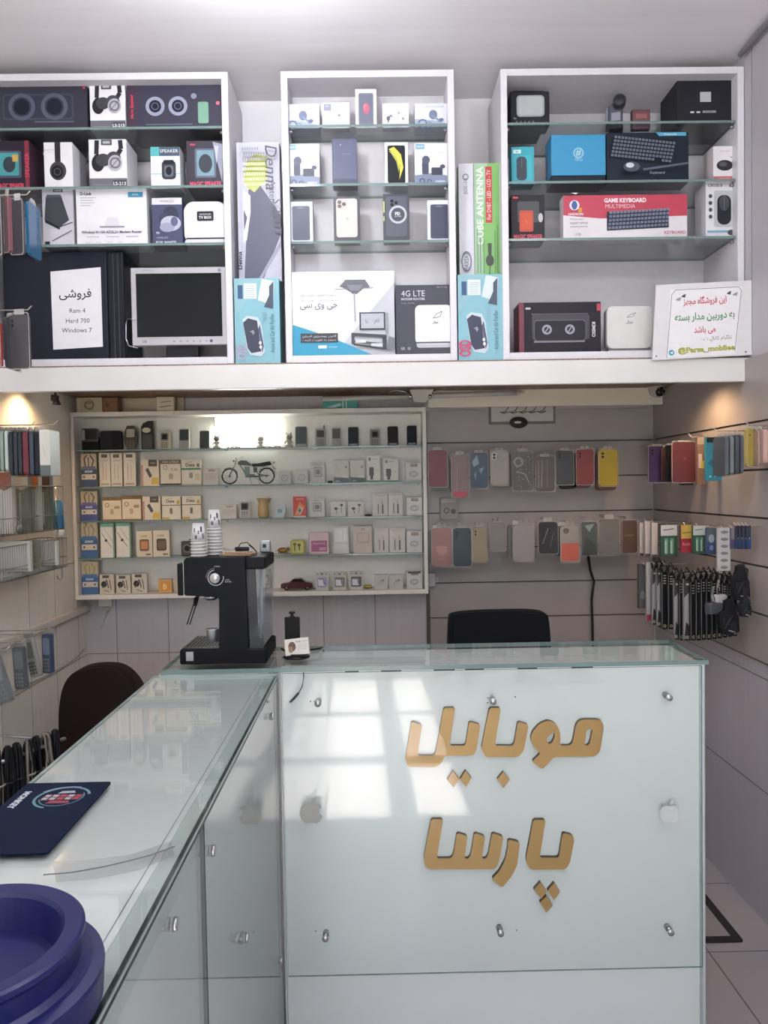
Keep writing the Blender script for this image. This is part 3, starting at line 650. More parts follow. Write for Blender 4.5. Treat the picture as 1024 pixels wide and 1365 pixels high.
def phone_dark_box(A):
    A.r(0, 0, 1, 1, '3f435c'); A.r(.04, .12, .96, .97, '4a4f6a', .03); A.line([(.1, .14), (.1, .94)], .015, '5f6482'); A.t(.35, .86, .04, 'P', 'c9ccda'); A.t(.58, .66, .02, 'SMART PHONE', '8085a0'); A.r(0, 0, 1, .10, '33374c')
def iphone_white(A):
    A.r(0, 0, 1, 1, 'e5e5ef'); A.r(.12, .08, .88, .90, '41465c', .08); A.r(.16, .11, .84, .87, '383d52', .06); A.r(.34, .84, .62, .86, '6b7088', .02)
def iphone_gold(A):
    A.r(0, 0, 1, 1, '3a3b44'); A.r(.10, .09, .90, .95, 'd8c3bc', .10); A.r(.13, .72, .50, .93, 'cdb6ae', .08)
    for u, v in ((.23, .87), (.23, .78), (.40, .825)): A.e(u, v, .075, .04, '34343c'); A.e(u, v, .04, .02, '5d5d68')
    A.e(.52, .50, .05, .03, 'bda59c')
def phone_logo(A):
    A.r(0, 0, 1, 1, '3c3f4a'); A.r(.10, .09, .90, .95, '4d515e', .10)
    A.ring(.56, .56, .26, .34, 'b9bcc6'); A.e(.56, .56, .26, .135, '3a3d48'); A.t(.55, .58, .07, 'PD', 'd5d7de', bold=.05); A.t(.56, .52, .025, 'LEATHER', 'd5d7de'); A.e(.34, .85, .07, .035, '22242c'); A.e(.34, .77, .07, .035, '22242c'); A.e(.50, .81, .07, .035, '22242c'); A.r(0, .6, .06, .84, 'b5bd6a'); A.r(0, .42, .05, .52, 'b5bd6a')
def antenna_tv(A):
    A.r(0, 0, 1, 1, 'e4e5ee'); A.p([(1, .86), (.40, 0), (1, 0)], 'c3c5ce'); A.p([(0, 0), (.80, 0), (.48, .17), (.20, .30), (.03, .37), (0, .37)], '2f9cc0'); A.p([(.62, .10), (.80, 0), (1, 0), (1, .2)], 'b3b4be')
    A.p([(.47, .82), (.53, .90), (.72, .90), (.77, .81), (.70, .79), (.64, .73), (.60, .73), (.54, .79)], '5e6069'); A.p([(.54, .84), (.70, .84), (.66, .77), (.58, .77)], '777984'); A.line([(.43, .79), (.80, .80)], .006, '74767f'); A.line([(.615, .74), (.62, .40)], .016, '9a9ca6')
    for v, wd in ((.72, .36), (.66, .36)): A.t(.27, v, .028, fa('تصویر با کیفیت بهتر داخل'), '6d6f7a', wd=wd)
    A.t(.27, .585, .075, fa('جی وی سی'), '5b5d68', wd=.36)
    A.r(.09, .16, .45, .27, '33353e'); A.t(.27, .235, .03, fa('آنتن رومیزی آسان'), 'e6e6ec', wd=.33); A.t(.27, .188, .028, fa('مجهز به تقویت کننده'), 'd0d0d8', wd=.32); A.r(.26, .09, .34, .125, 'e6eef4'); A.t(.30, .107, .018, 'J10', '2f7f9c'); A.t(.40, .107, .025, fa('مدل جدید'), 'e6eef4')
    A.r(.66, .30, .91, .51, '2f3139'); A.r(.675, .32, .895, .495, 'b6b8c2'); A.t(.73, .40, .05, fa('با'), '3a3c45'); A.t(.83, .40, .06, fa('کام'), '3a3c45'); A.r(.91, .24, .94, .50, '8d8f99'); A.p([(.58, .27), (.92, .24), (.92, .20), (.58, .23)], '3a3c45'); A.p([(.58, .23), (.61, .23), (.61, .13), (.58, .14)], '3a3c45'); A.p([(.88, .22), (.92, .22), (.92, .06), (.88, .07)], '2e3038'); A.p([(.60, .18), (.90, .14), (.90, .115), (.60, .155)], '4a4c56'); A.r(.77, .10, .88, .14, 'dadbe2'); A.r(.62, .15, .72, .18, 'dadbe2'); A.p([(.92, .05), (1, .06), (1, .2), (.94, .22)], '6b6d77'); A.p([(.60, .14), (.88, .09), (.9, .06), (.60, .12)], '2e3038')
def lte_modem(A):
    A.r(0, 0, 1, 1, '363743'); A.t(.10, .88, .085, '4G LTE', 'd5d6de', 'L', wd=.42); A.t(.10, .80, .035, 'MODEM ROUTER', 'b9bac4', 'L', bold=.03, wd=.42); A.t(.10, .74, .02, 'Model : FD-M40', '8c8d98', 'L'); A.t(.82, .965, .018, 'EASY TO USE', '9b9ca6')
    A.r(.36, .10, .97, .20, 'b9bac4', .05); A.r(.34, .15, .99, .71, 'e6e6ee', .09); A.r(.36, .16, .97, .185, '55565f'); A.line([(.66, .52), (.72, .58), (.82, .62), (.78, .54), (.66, .52)], .012, '6b6c76'); A.t(.70, .46, .045, fa('جوال'), '4b4c56', bold=.03); A.r(.08, .07, .15, .11, '7d7e8a'); A.r(.20, .07, .25, .11, '7d7e8a')
pbox('holder_box', 'grey and white car holder box at the dark-cabinet end of the top shelf', 'box', (380, 139, 426, 172), U, SH[0], .06, 'cfd1de', car_holder)
pbox('earphone_box', 'square white earphone box with a grey corner badge', 'box', (430, 137, 466, 172), U, SH[0], .03, 'dedee8', earbuds)
pbox('phone_box', 'white phone box with grey phone and red emblem, tallest on the top shelf', 'box', (474, 119, 502, 172), U, SH[0], .05, 'e2e1ea', iphone_red)
pbox('earphone_box', 'square white earphone box with no badge, beside the phone box with red emblem', 'box', (510, 138, 545, 172), U, SH[0], .03, 'dedee8', earbuds2)
pbox('holder_box', 'grey and white car holder box in the corner past the unbadged earphone box', 'box', (553, 138, 600, 171), U, SH[0], .06, 'cfd1de', car_holder)
pbox('holder_box', 'white phone holder box with blue badge next to the tall dark phone box', 'box', (382, 192, 426, 249), U, SH[1], .07, 'd2d3de', holder_box)
pbox('phone_box', 'tall dark navy phone box leaning out over the second shelf edge', 'box', (443, 185, 476, 249), U - .02, SH[1], .06, '3f435c', phone_dark_box)
pbox('phone_box', 'white phone box with a yellow swirl on the pictured phone', 'box', (513, 190, 544, 248), U, SH[1], .05, 'e2e1ea', iphone_yellow)
pbox('holder_box', 'white phone holder box with blue badge next to the yellow swirl phone box', 'box', (553, 191, 597, 248), U, SH[1], .07, 'd2d3de', holder_box)
pbox('phone_box', 'white phone box with dark phone beside the gold phone box', 'box', (386, 269, 417, 326), U, SH[2], .05, 'dddde6', iphone_white)
pbox('phone_box', 'black-edged phone box picturing a pale gold phone with three cameras', 'box', (445, 262, 480, 326), U - .02, SH[2], .05, '33343c', iphone_gold)
pbox('phone_box', 'dark phone box with a round white emblem sticker', 'box', (511, 259, 546, 325), U - .02, SH[2], .05, '353844', phone_logo)
pbox('phone_box', 'white phone box with dark phone beside the box bearing a round emblem', 'box', (570, 267, 602, 323), U, SH[2], .05, 'dddde6', iphone_white)
pbox('antenna_box', 'large white and blue box picturing an indoor antenna over a television', 'box', (388, 362, 526, 478), U - .02, CB, .10, 'd6d7e0', antenna_tv)
pbox('modem_box', 'dark grey modem box picturing a white router', 'box', (528, 380, 603, 476), U - .02, CB, .09, '33343e', lte_modem)

# ---------------------------------------------------------------- boxes standing between the cabinets
def denna(A):
    A.r(0, 0, 1, 1, 'b9b8c6')
    A.p([(.12, 0), (.55, .0), (1, .34), (1, .48), (.52, .70), (.26, .66)], '4b4a60'); A.p([(.50, 0), (1, .25), (1, .30), (.42, 0)], '8b8aa0'); A.p([(.14, .66), (.30, .62), (.30, .50), (.20, .30), (.12, .28)], 'dcdbe6'); A.p([(.14, .52), (.22, .46), (.14, .36)], '4b4a60')
    A.p([(.16, .70), (.40, .64), (.70, .74), (.72, .90), (.46, .92), (.22, .86)], 'a9b25c')
    for i in range(9):
        for j in range(12):
            u = .16 + .058 * j + (.029 if i % 2 else 0); v = .665 + .034 * i
            if v > .66 + .10 * abs(u - .4) and u < .74 and v < .97 - .06 * u: A.e(u, v, .022, .012, 'd9deb0' if v < .86 else '80808e', 8)
    A.t(.82, .80, .085, 'Denna', '33333f', rot=-PI / 2, shear=.2); A.t(.84, .60, .045, 'Antenna', '50505c', rot=-PI / 2); A.t(.94, .46, .06, 'S 2017', '2f2f3a', rot=-PI / 2); A.t(.055, .14, .03, 'Denna', '2a2a34', rot=PI / 2, wd=.42, bold=.03); A.r(.10, 0, .108, 1, '9a99a8')
def cube_ant(A):
    A.r(0, 0, .37, 1, 'cfd0d8'); A.r(.37, 0, 1, 1, '74a860'); A.p([(.37, 0), (.62, 0), (.56, .4), (.72, 1), (.37, 1)], '98b898'); A.t(.52, .63, .06, 'CUBE ANTENNA', 'e4efe0', rot=PI / 2, bold=.02, wd=1.9); A.r(.66, .48, .82, .97, 'c23a3c'); A.t(.74, .725, .035, 'For DVBT - LED - LCD - TV', 'f1e2e2', rot=PI / 2, wd=1.2)
    A.e(.75, .15, .10, .05, '2d352e'); A.p([(.70, .30), (.80, .30), (.78, .12), (.72, .12)], '2d352e'); A.line([(.75, .12), (.74, .02)], .02, '2d352e')
    for u in (.45, .52, .60, .88, .94): A.line([(u, .04), (u, .30 + .2 * ((u * 37) % 1))], .015, '4f6e4c')
    A.ring(.17, .88, .05, .08, '7a7b88'); A.t(.17, .80, .035, 'BIX-10', '70717e', rot=PI / 2); A.ring(.17, .14, .10, .13, '6b6c7a', rz=2.0); A.t(.17, .14, .04, 'MAXSAT', '5a5b68', rot=PI / 2, wd=.45); A.r(.36, 0, .375, 1, '6d7a70')
def blue_box(A):
    A.r(0, 0, 1, 1, '7badba'); A.p([(0, .55), (.6, 1), (0, 1)], '8cb9c4'); A.r(.08, .76, .19, .92, '2b4a72'); A.r(.22, .76, .50, .94, 'dbe6ec')
    for k in range(6): A.r(.25, .78 + .024 * k, .46, .785 + .024 * k, '8a949e')
    A.p([(.52, .74), (.86, .68), (.90, .96), (.62, .99)], 'd3dde4'); A.p([(.66, .66), (.86, .64), (.88, .96), (.78, .90), (.78, .80)], '39465a')
    A.p([(.18, .52), (.28, .56), (.52, .54), (.60, .44), (.66, .14), (.58, .08), (.34, .10), (.26, .18)], 'c6d2da'); A.p([(.19, .48), (.30, .53), (.50, .50), (.58, .14), (.36, .12), (.28, .18)], '2c3248'); A.p([(.56, .46), (.64, .2), (.60, .12), (.52, .4)], '49506a'); A.e(.56, .24, .03, .02, 'e2e6ea'); A.e(.57, .19, .03, .02, 'e2e6ea'); A.t(.40, .36, .04, 'JBL', 'c7ced8', rot=-PI / 3)
    A.t(.66, .54, .06, 'JBL', '7f9fae', rot=-PI / 2, bold=.01, wd=.26); A.t(.83, .35, .055, 'Active and Car Air Purifier', '35607a', rot=PI / 2, wd=.86)
def blue_box_a(A): blue_box(A); A.t(.14, .14, .12, 'OSD', 'b7a8c0', rot=PI / 2, wd=.34, bold=.03)
def blue_box_b(A): blue_box(A); A.t(.14, .14, .15, 'OSD', 'c2406a', rot=PI / 2, wd=.36, bold=.04)
b1 = pbox('speaker_box', 'pale blue speaker box under the tilted antenna box with yellow mesh', 'box', (313, 371, 373, 484), 2.585, 1.8602, .10, '7fb4c2', blue_box_a)
b2 = pbox('speaker_box', 'pale blue speaker box with pink lettering under the green antenna box', 'box', (611, 366, 671, 478), 2.585, 1.8602, .10, '7fb4c2', blue_box_b)
pbox('antenna_box', 'dark and white antenna box with yellow mesh print, standing on a pale blue box', 'box', (317, 190, 374, 372), 2.63, at(343, 371, 2.585).z + .001, .06, 'b0afbe', denna)
pbox('antenna_box', 'green and white antenna box standing on a pale blue box', 'box', (612, 218, 666, 367), 2.63, at(641, 366, 2.585).z + .001, .05, '7da86c', cube_ant)

# ---------------------------------------------------------------- cabinet with the little television
x0, _, x1, z1_ = rect(680, 121, 733, 167, U); W = x1 - x0; Hh = z1_ - SH[0]
t = thing('portable_television', 'tiny old black portable television with grey tube screen', 'television', ((x0 + x1) / 2, U + .03, SH[0]))
m = MB(); m.box(-W / 2, W / 2, -.03, .035, 0, Hh, M('24242b', .4), bev=.006); m.prism([(-W / 2 + .012, .012), (W / 2 - .012, .012), (W / 2 - .012, Hh - .012), (-W / 2 + .012, Hh - .012)], .03, .13, M('202026', .5)); m.build('cabinet_shell', t)
m = MB(); m.prism(rr(-W * .34, Hh * .26, W * .36, Hh * .86, .012, 6), -.0335, -.0295, M('8f9298', .2)); m.prism(rr(-W * .30, Hh * .30, W * .32, Hh * .82, .010, 6), -.0345, -.033, M('a2a5a8', .15)); m.build('screen', t)
m = MB()
for k in range(5): m.lathe([(.003, -.034), (.003, -.0298)], M('6b6b74', .4), 10, (-W * .34 + .014 * k, 0, Hh * .12), 'y')
m.text('TV', -W * .38, Hh * .22, .006, -.0305, M('d8d8dc')); m.build('control_knob', t)
m = MB(); m.tube([(-W * .38, 0, Hh), (-W * .38, 0, Hh + .010), (W * .38, 0, Hh + .010), (W * .38, 0, Hh)], .004, M('1e1e24', .5), 8); m.build('carry_handle', t)
x0, _, x1, z1_ = rect(815, 130, 840, 167, U); Hh = z1_ - SH[0]
t = thing('camcorder', 'small grey hand-held camcorder standing on the top shelf', 'camcorder', ((x0 + x1) / 2, U + .05, SH[0]), -.25)
m = MB(); m.box(-.025, .020, -.045, .05, .012, Hh * .86, M('4b4b58', .35), bev=.008); m.box(-.018, .012, -.0475, -.044, .02, Hh * .5, M('8a8a98', .3, .4), bev=.001); m.build('body', t)
m = MB(); m.lathe([(.016, -.075), (.021, -.07), (.021, -.04)], M('2a2a32', .35), 20, (.008, 0, Hh * .80), 'y'); m.lathe([(.0001, -.071), (.015, -.072)], M('15151c', .08), 20, (.008, 0, Hh * .80), 'y'); m.build('lens', t)
m = MB(); m.box(-.022, .022, -.03, .04, 0, .0125, M('2c2c34', .5), bev=.003); m.build('base_plate', t)
m = MB(); m.box(-.034, -.0255, -.03, .04, .02, Hh * .8, M('77778a', .3, .3), bev=.003); m.build('flip_screen', t)
pbox('cassette_box', 'small dark red cassette box beside the camcorder', 'box', (843, 146, 867, 167), U + .03, SH[0], .02, '5b3b42', [lambda A: A.r(.08, .1, .92, .9, '6b4248', .1), lambda A: A.r(.2, .55, .8, .78, '8d5a56'), lambda A: A.r(.15, .12, .85, .3, '4a2e36')])
x0, _, x1, z1_ = rect(905, 92, 986, 169, U); W = x1 - x0; Hh = z1_ - SH[0]
t = thing('speaker_case', 'big black case with a square white label on the top shelf', 'case', ((x0 + x1) / 2 - .004, U + .06, SH[0]))
m = MB(); m.box(-W / 2, W / 2, -.055, .10, 0, Hh, M('222229', .5), bev=.006); m.build('shell', t)
m = MB(); A = Art(m, W, Hh, -.0552); A.r(.38, .42, .56, .60, 'a9a9b2'); m.build('label', t)
m = MB(); A = Art(m, W, Hh, -.0552); A.r(.22, .22, .28, .25, 'd5d5da'); A.r(.32, .22, .38, .25, 'd5d5da'); A.r(.42, .22, .64, .26, '8a8a94'); A.t(.53, .24, .02, 'PORTABLE', '2a2a30'); m.build('print', t)
m = MB(); m.box(-W * .38, W * .10, -.058, -.0545, Hh * .86, Hh * .90, M('15151a', .4)); m.build('grip_slot', t)
m = MB(); m.box(W * .16, W * .38, -.058, -.0545, Hh * .88, Hh * .92, M('15151a', .4)); m.build('grip_slot', t)

def mouse_teal(A):
    A.r(0, 0, 1, 1, '2e97a6'); A.r(.10, .06, .90, .78, '3ba6b2', .08); A.r(.22, .10, .68, .74, '22424e', .18); A.r(.27, .13, .63, .71, '2c3440', .16); A.line([(.45, .45), (.45, .70)], .03, '54616c'); A.r(.08, .82, .42, .92, 'd5e8ea'); A.t(.25, .87, .06, 'hp', '2b7f8e', bold=.03)
def blue_plain(A):
    A.r(0, 0, 1, 1, '3088b4'); A.ring(.5, .55, .07, .10, '8fc0d6'); A.t(.5, .55, .16, '#', 'a8d0e0', bold=.03); A.t(.5, .38, .06, 'TSCO', 'a8d0e0', bold=.02)
def kb_combo(A):
    A.r(0, 0, 1, 1, '1d2430'); A.p([(.60, 1), (.97, 1), (.97, .93), (.64, .93)], '4fa8c8'); A.t(.78, .965, .04, 'Multimedia', 'e0f0f6'); A.p([(.02, .50), (.78, .34), (.82, .86), (.06, .92)], '121722')
    for r_ in range(6):
        for c in range(18):
            if (r_, c) in ((0, 13), (0, 14)): continue
            u = .05 + c * .041 + r_ * .004; v = .54 + r_ * .060 - c * .0085; A.p([(u, v), (u + .032, v - .006), (u + .034, v + .042), (u + .002, v + .048)], '5c6674')
    A.e(.27, .26, .10, .10, '3a4350'); A.e(.25, .29, .05, .05, 'c7ced6'); A.t(.58, .13, .07, 'Keyboard', '8d98a6', shear=.2); A.p([(.40, .22), (.96, .34), (.96, .30), (.42, .18)], '4c5664')
def mouse_white(A):
    A.r(0, 0, 1, 1, 'e2dfe2'); A.r(0, 0, 1, .16, 'b9656a'); A.t(.5, .86, .06, 'mouse pad', 'c98088'); A.t(.5, .08, .06, 'OPTICAL', 'e8d8d8'); A.e(.5, .46, .36, .15, '2e2e34'); A.line([(.8, .5), (.9, .66), (.74, .70)], .03, '3a3a40'); A.e(.42, .49, .18, .07, '4a4a52')
def mag_orange(A):
    A.r(0, 0, 1, 1, '2c2a30'); A.r(.18, .40, .84, .86, '3d4044', .06); A.r(.24, .20, .66, .66, 'b3412e', .05); A.r(.30, .26, .60, .60, 'c9502f', .04); A.e(.88, .50, .07, .10, 'b5b5ba'); A.t(.5, .09, .10, 'MAGIC SPEAKER', 'd24a5e', bold=.03, wd=.86); A.r(.04, .92, .2, .96, 'd24a5e'); A.t(.45, .43, .09, fa('با'), 'e0805a')
def game_kb(A):
    A.r(0, 0, 1, 1, 'e0dce0'); A.p([(0, .56), (.30, .48), (1, .52), (1, 1), (0, 1)], 'b23a50'); A.t(.50, .88, .10, 'GAME KEYBOARD', 'f1e6ea', bold=.04, wd=.34); A.t(.46, .75, .09, 'MULTIMEDIA', 'e6c2ca', wd=.24); A.ring(.09, .78, .025, .04, 'e6e2ea'); A.e(.09, .78, .022, .10, '3b5a96'); A.t(.10, .58, .06, 'HADRON', 'eadfe2', bold=.03); A.r(.12, .62, .15, .72, 'd69a3a')
    A.p([(.35, .20), (.85, .26), (.85, .66), (.35, .62)], '23283a')
    for r_ in range(5):
        for c in range(17):
            u = .36 + c * .0285; v = .235 + r_ * .075 + c * .0032; A.r(u, v, u + .022, v + .055, '6c7488')
    A.t(.04, .42, .045, 'Multimedia', '6a6470', 'L'); A.t(.04, .33, .045, 'SILENT OFFICE', '6a6470', 'L', bold=.02); A.r(.04, .24, .18, .26, '9a949e'); A.t(.10, .08, .06, 'USB', '6a6470'); A.t(.88, .10, .07, 'KEYBOARD', 'a8404e', bold=.02); A.p([(.05, 1), (.10, 1), (.09, .96)], 'f0eaea')
def mouse_window(A):
    A.r(0, 0, 1, 1, 'dcdce2'); A.t(.30, .93, .05, 'CROSS B', '5a5a64', bold=.03); A.r(.26, .20, .92, .84, 'b9bac0', .06); A.r(.36, .24, .80, .76, '26272e', .2); A.e(.58, .62, .16, .14, '3d3e48'); A.line([(.58, .5), (.58, .74)], .03, '5c5d68'); A.r(.04, .10, .9, .14, '7fa8c2'); A.e(.80, .10, .12, .05, '3a3b44')
    for v in (.74, .62, .50, .38): A.e(.14, v, .06, .035, '3f404a')
def speaker_red(A):
    A.r(0, 0, 1, 1, '26222c'); A.r(0, 0, .06, 1, '6a2636'); A.r(.16, .28, .86, .76, '37323e', .02); A.r(.18, .24, .82, .66, '4d4b56', .04); A.r(.19, .26, .81, .64, '2b2a32', .04)
    for u in (.34, .62): A.ring(u, .47, .035, .06, '8d8f98'); A.line([(u - .03, .40), (u + .03, .54)], .015, '8d8f98')
    A.r(.18, .22, .80, .25, '74727e'); A.r(.95, .82, 1, .96, 'a83246'); A.t(.91, .46, .07, 'KIMISO', 'd8d6de', rot=-PI / 2, bold=.03); A.r(.15, .76, .84, .78, '4d4854'); A.r(.08, .86, .14, .9, 'b9b7c2')
pbox('mouse_box', 'small turquoise box picturing an upright dark mouse', 'box', (682, 196, 712, 248), U, SH[1], .05, '2c8d9c', mouse_teal)
x0, _, x1, z1_ = rect(735, 180, 807, 243, U)
t = thing('gift_box', 'bright blue shallow box with a pale square emblem, tipped back on the second shelf', 'box', ((x0 + x1) / 2, U + .03, SH[1]))
W = x1 - x0; Hh = z1_ - SH[1]
m = MB(); m.box(-W / 2, W / 2, -.03, .05, .0, Hh * .17, M('1a222c', .4), bev=.002); m.build('tray', t)
m = MB(); m.box(-W / 2 - .001, W / 2 + .001, -.032, .052, Hh * .172, Hh, M('2f82ac', .35), bev=.002); A = Art(m, W, Hh * .83, -.0323, z0=Hh * .17); blue_plain(A); m.build('lid', t)
pbox('keyboard_box', 'wide black keyboard and mouse set box beside the bright blue box', 'box', (809, 177, 918, 239), U, SH[1], .07, '1b212c', kb_combo)
pbox('mouse_box', 'small white and pink mouse box near the end of the second shelf', 'box', (951, 195, 981, 239), U, SH[1], .07, 'd8cfd2', mouse_white)
pbox('speaker_box', 'dark speaker box with an orange cube on it, below the turquoise mouse box', 'box', (682, 260, 726, 322), U, SH[2], .08, '2b2930', mag_orange)
pbox('keyboard_box', 'long red and white game keyboard box', 'box', (751, 260, 916, 314), U, SH[2], .05, 'd6d0d4', game_kb)
pbox('mouse_box', 'tall white mouse box with cut-out window showing a black mouse', 'box', (941, 242, 983, 311), U, SH[2], .09, 'd3d3da', mouse_window)
pbox('speaker_box', 'dark speaker box with red side, on the cabinet floor beside the white modem', 'box', (692, 403, 801, 472), U, CB, .10, '6b2636', speaker_red)
x0, _, x1, z1_ = rect(812, 406, 872, 470, U); W = x1 - x0; Hh = z1_ - CB
t = thing('modem', 'rounded white modem standing on the cabinet floor partly behind the notice board', 'modem', ((x0 + x1) / 2, U + .04, CB))
m = MB(); m.prism(rr(-W / 2, Hh * .12, W / 2, Hh, .020, 8), -.02, .02, M('d9d8d6', .3), smooth=True); m.build('body', t)
m = MB(); m.prism(rr(-W / 2 + .004, Hh * .05, W / 2 - .004, Hh * .14, .006), -.018, .018, M('6e6c6c', .4)); m.prism(rr(-W / 2, 0, W / 2, Hh * .07, .008), -.024, .024, M('cdccca', .35)); m.build('stand', t)
m = MB(); m.text(fa('جوال'), 0, Hh * .66, .012, -.0203, M('5e5d60'), bold=.02); A = Art(m, W, Hh, -.0203); A.line([(.44, .76), (.52, .82), (.64, .86), (.58, .78), (.44, .76)], .012, '77767a'); m.build('logo', t)
# notice board leaning on the cabinet
c = [at(*p, 2.535) for p in ((875, 380), (1013, 373), (1004, 473), (870, 480))]
t = thing('notice_board', 'white notice board with red and green Persian writing, fixed to the cabinet corner', 'sign', (c[3].x, 2.535, c[3].z))
ox, oz = c[3].x, c[3].z
m = MB(); m.prism([(p.x - ox, p.z - oz) for p in reversed(c)], 0, .008, M('dddbdd', .3)); m.build('board', t)
def S(u, v):
    bx = (1 - u) * (1 - v) * c[3].x + u * (1 - v) * c[2].x + (1 - u) * v * c[0].x + u * v * c[1].x
    bz = (1 - u) * (1 - v) * c[3].z + u * (1 - v) * c[2].z + (1 - u) * v * c[0].z + u * v * c[1].z
    return bx - ox, bz - oz
m = MB()
RA = math.radians(3.0); Hs = c[0].z - c[3].z
def st(u, v, h, s, colr, wd=None, bold=.02, al='C'):
    p = S(u, v); m.text(s, p[0], p[1], h * Hs, -.0008, M(colr, .6), al, RA, bold, 0, None if wd is None else wd * (c[1].x - c[0].x))
m.flat([S(.14, .02), S(.83, .02), S(.83, .93), S(.14, .93)], -.0003, M('e8e7ea', .5))
fr = [S(u, v) for u, v in ((.14, .02), (.155, .86), (.19, .92), (.80, .92), (.83, .87), (.815, .06))]
for a_, b_ in zip(fr, fr[1:]):
    L = math.hypot(b_[0] - a_[0], b_[1] - a_[1]); nx, nz = -(b_[1] - a_[1]) / L * .0008, (b_[0] - a_[0]) / L * .0008
    m.flat([(a_[0] + nx, a_[1] + nz), (a_[0] - nx, a_[1] - nz), (b_[0] - nx, b_[1] - nz), (b_[0] + nx, b_[1] + nz)], -.0005, M('4b4b50'))
st(.48, .76, .13, fa('این فروشگاه مجهز'), 'b5354e', .42); st(.49, .545, .13, fa('به دوربین مدار بسته'), '2f7f55', .58); st(.50, .365, .11, fa('می باشد'), 'b5354e', .21); st(.62, .245, .08, fa('تلگرام کانال ت :'), '6a4a58', .30, .0)
st(.53, .105, .10, '@Parsa_mobilee', '3f4426', .55, .045); 
p = S(.53, .105); m.text('@Parsa_mobilee', p[0], p[1], .095 * Hs, -.0012, M('c3c83c', .6), 'C', RA, .012, 0, .54 * (c[1].x - c[0].x))
p = S(.185, .085); m.flat(ell(p[0], p[1], .0095, .0095), -.0006, M('2f8fb0')); m.flat([(p[0] - .006, p[1]), (p[0] + .006, p[1] + .005), (p[0] + .003, p[1] - .005)], -.0009, M('e6eef2'))
for u, v, k in ((.22, .80, 1), (.27, .84, .8), (.77, .83, 1), (.71, .85, .8)):
    p = S(u, v); m.flat([(p[0] - .010 * k, p[1] - .004), (p[0] + .006 * k, p[1] - .007), (p[0] + .010 * k, p[1] + .006), (p[0] - .002, p[1] + .002)], -.0006, M('8d8f92' if k == 1 else '3c4046'))
m.build('notice_print', t)
m = MB()
for u, v in ((.035, .05), (.925, .045)): p = S(u, v); m.lathe([(.0001, -.0022), (.0022, -.0018), (.0026, -.0001)], M('3b3632', .4, .5), 10, (p[0], 0, p[1]), 'y')
m.build('screw', t)

# ================================================================== LIT DISPLAY SHELF ON THE BACK WALL
PS = (1.619, 1.463, 1.317, 1.158); PB = 1.000; PT = 1.779
SX0, SX1, SY = XL + .003, .222, 3.28
t = thing('display_shelf', 'wide shallow white wall shelf with glass boards full of old phones and accessories', 'shelf', ((SX0 + SX1) / 2, SY, .982))
ox = (SX0 + SX1) / 2
def sl(m_, n): return m_.build(n, t, (-ox, -SY, -.982))
FR = M('dedad2', .4)
for a, b_ in ((SX0, SX0 + .014), (SX1 - .016, SX1)):
    m = MB(); m.box(a, b_, SY, YB - .004, .982, PT, FR, bev=.001); sl(m, 'side_panel')
m = MB(); m.box(SX0 + .014, SX1 - .016, SY + .001, YB - .004, PT - .018, PT, FR); sl(m, 'top_panel')
m = MB(); m.box(SX0 + .014, SX1 - .016, SY + .001, YB - .004, .982, PB, FR); sl(m, 'bottom_panel')
m = MB(); m.box(SX0 + .014, SX1 - .016, YB - .010, YB - .004, PB, PT - .018, M('e2dfd7', .4)); sl(m, 'back_panel')
for z in PS:
    m = MB(); m.box(SX0 + .015, SX1 - .017, SY + .006, YB - .011, z - .006, z, SHELFGLASS, edge=GEDGE); sl(m, 'glass_shelf')
m = MB()
for z in PS:
    for px in (112, 302, 424, 558):
        p = at(px, 650, 3.29); m.box(p.x - .005, p.x + .005, SY + .004, SY + .022, z - .012, z - .0062, M('6d7f7a', .3, .4))
sl(m, 'shelf_clip')
# lit lamp panel
a, b_ = at(287, 557, 3.385), at(369, 592, 3.385)
t2 = thing('shelf_lamp', 'glaring white rectangular lamp panel at the back of the top display shelf', 'lamp', ((a.x + b_.x) / 2, 3.385, b_.z))
W = b_.x - a.x; Hh = a.z - b_.z
m = MB(); m.box(-W / 2, W / 2, .001, .0135, 0, Hh, emis('lamp_panel_glow', (.96, 1, .94, 1), 15)); m.build('lit_panel', t2)
m = MB(); m.box(-W / 2 - .006, W / 2 + .006, -.004, .0135, Hh + .0005, Hh + .010, M('8f8d84', .4)); m.box(-W / 2 - .006, -W / 2 - .0005, -.002, .0135, Hh * .7, Hh, M('8f8d84', .4)); m.build('lamp_frame', t2)

D1 = 3.315
def sbox(name, label, cat, px, z0, dep, body, art=None, group=None, d=D1, yaw=0): return pbox(name, label, cat, px, d, z0, dep, body, art, group, yaw)

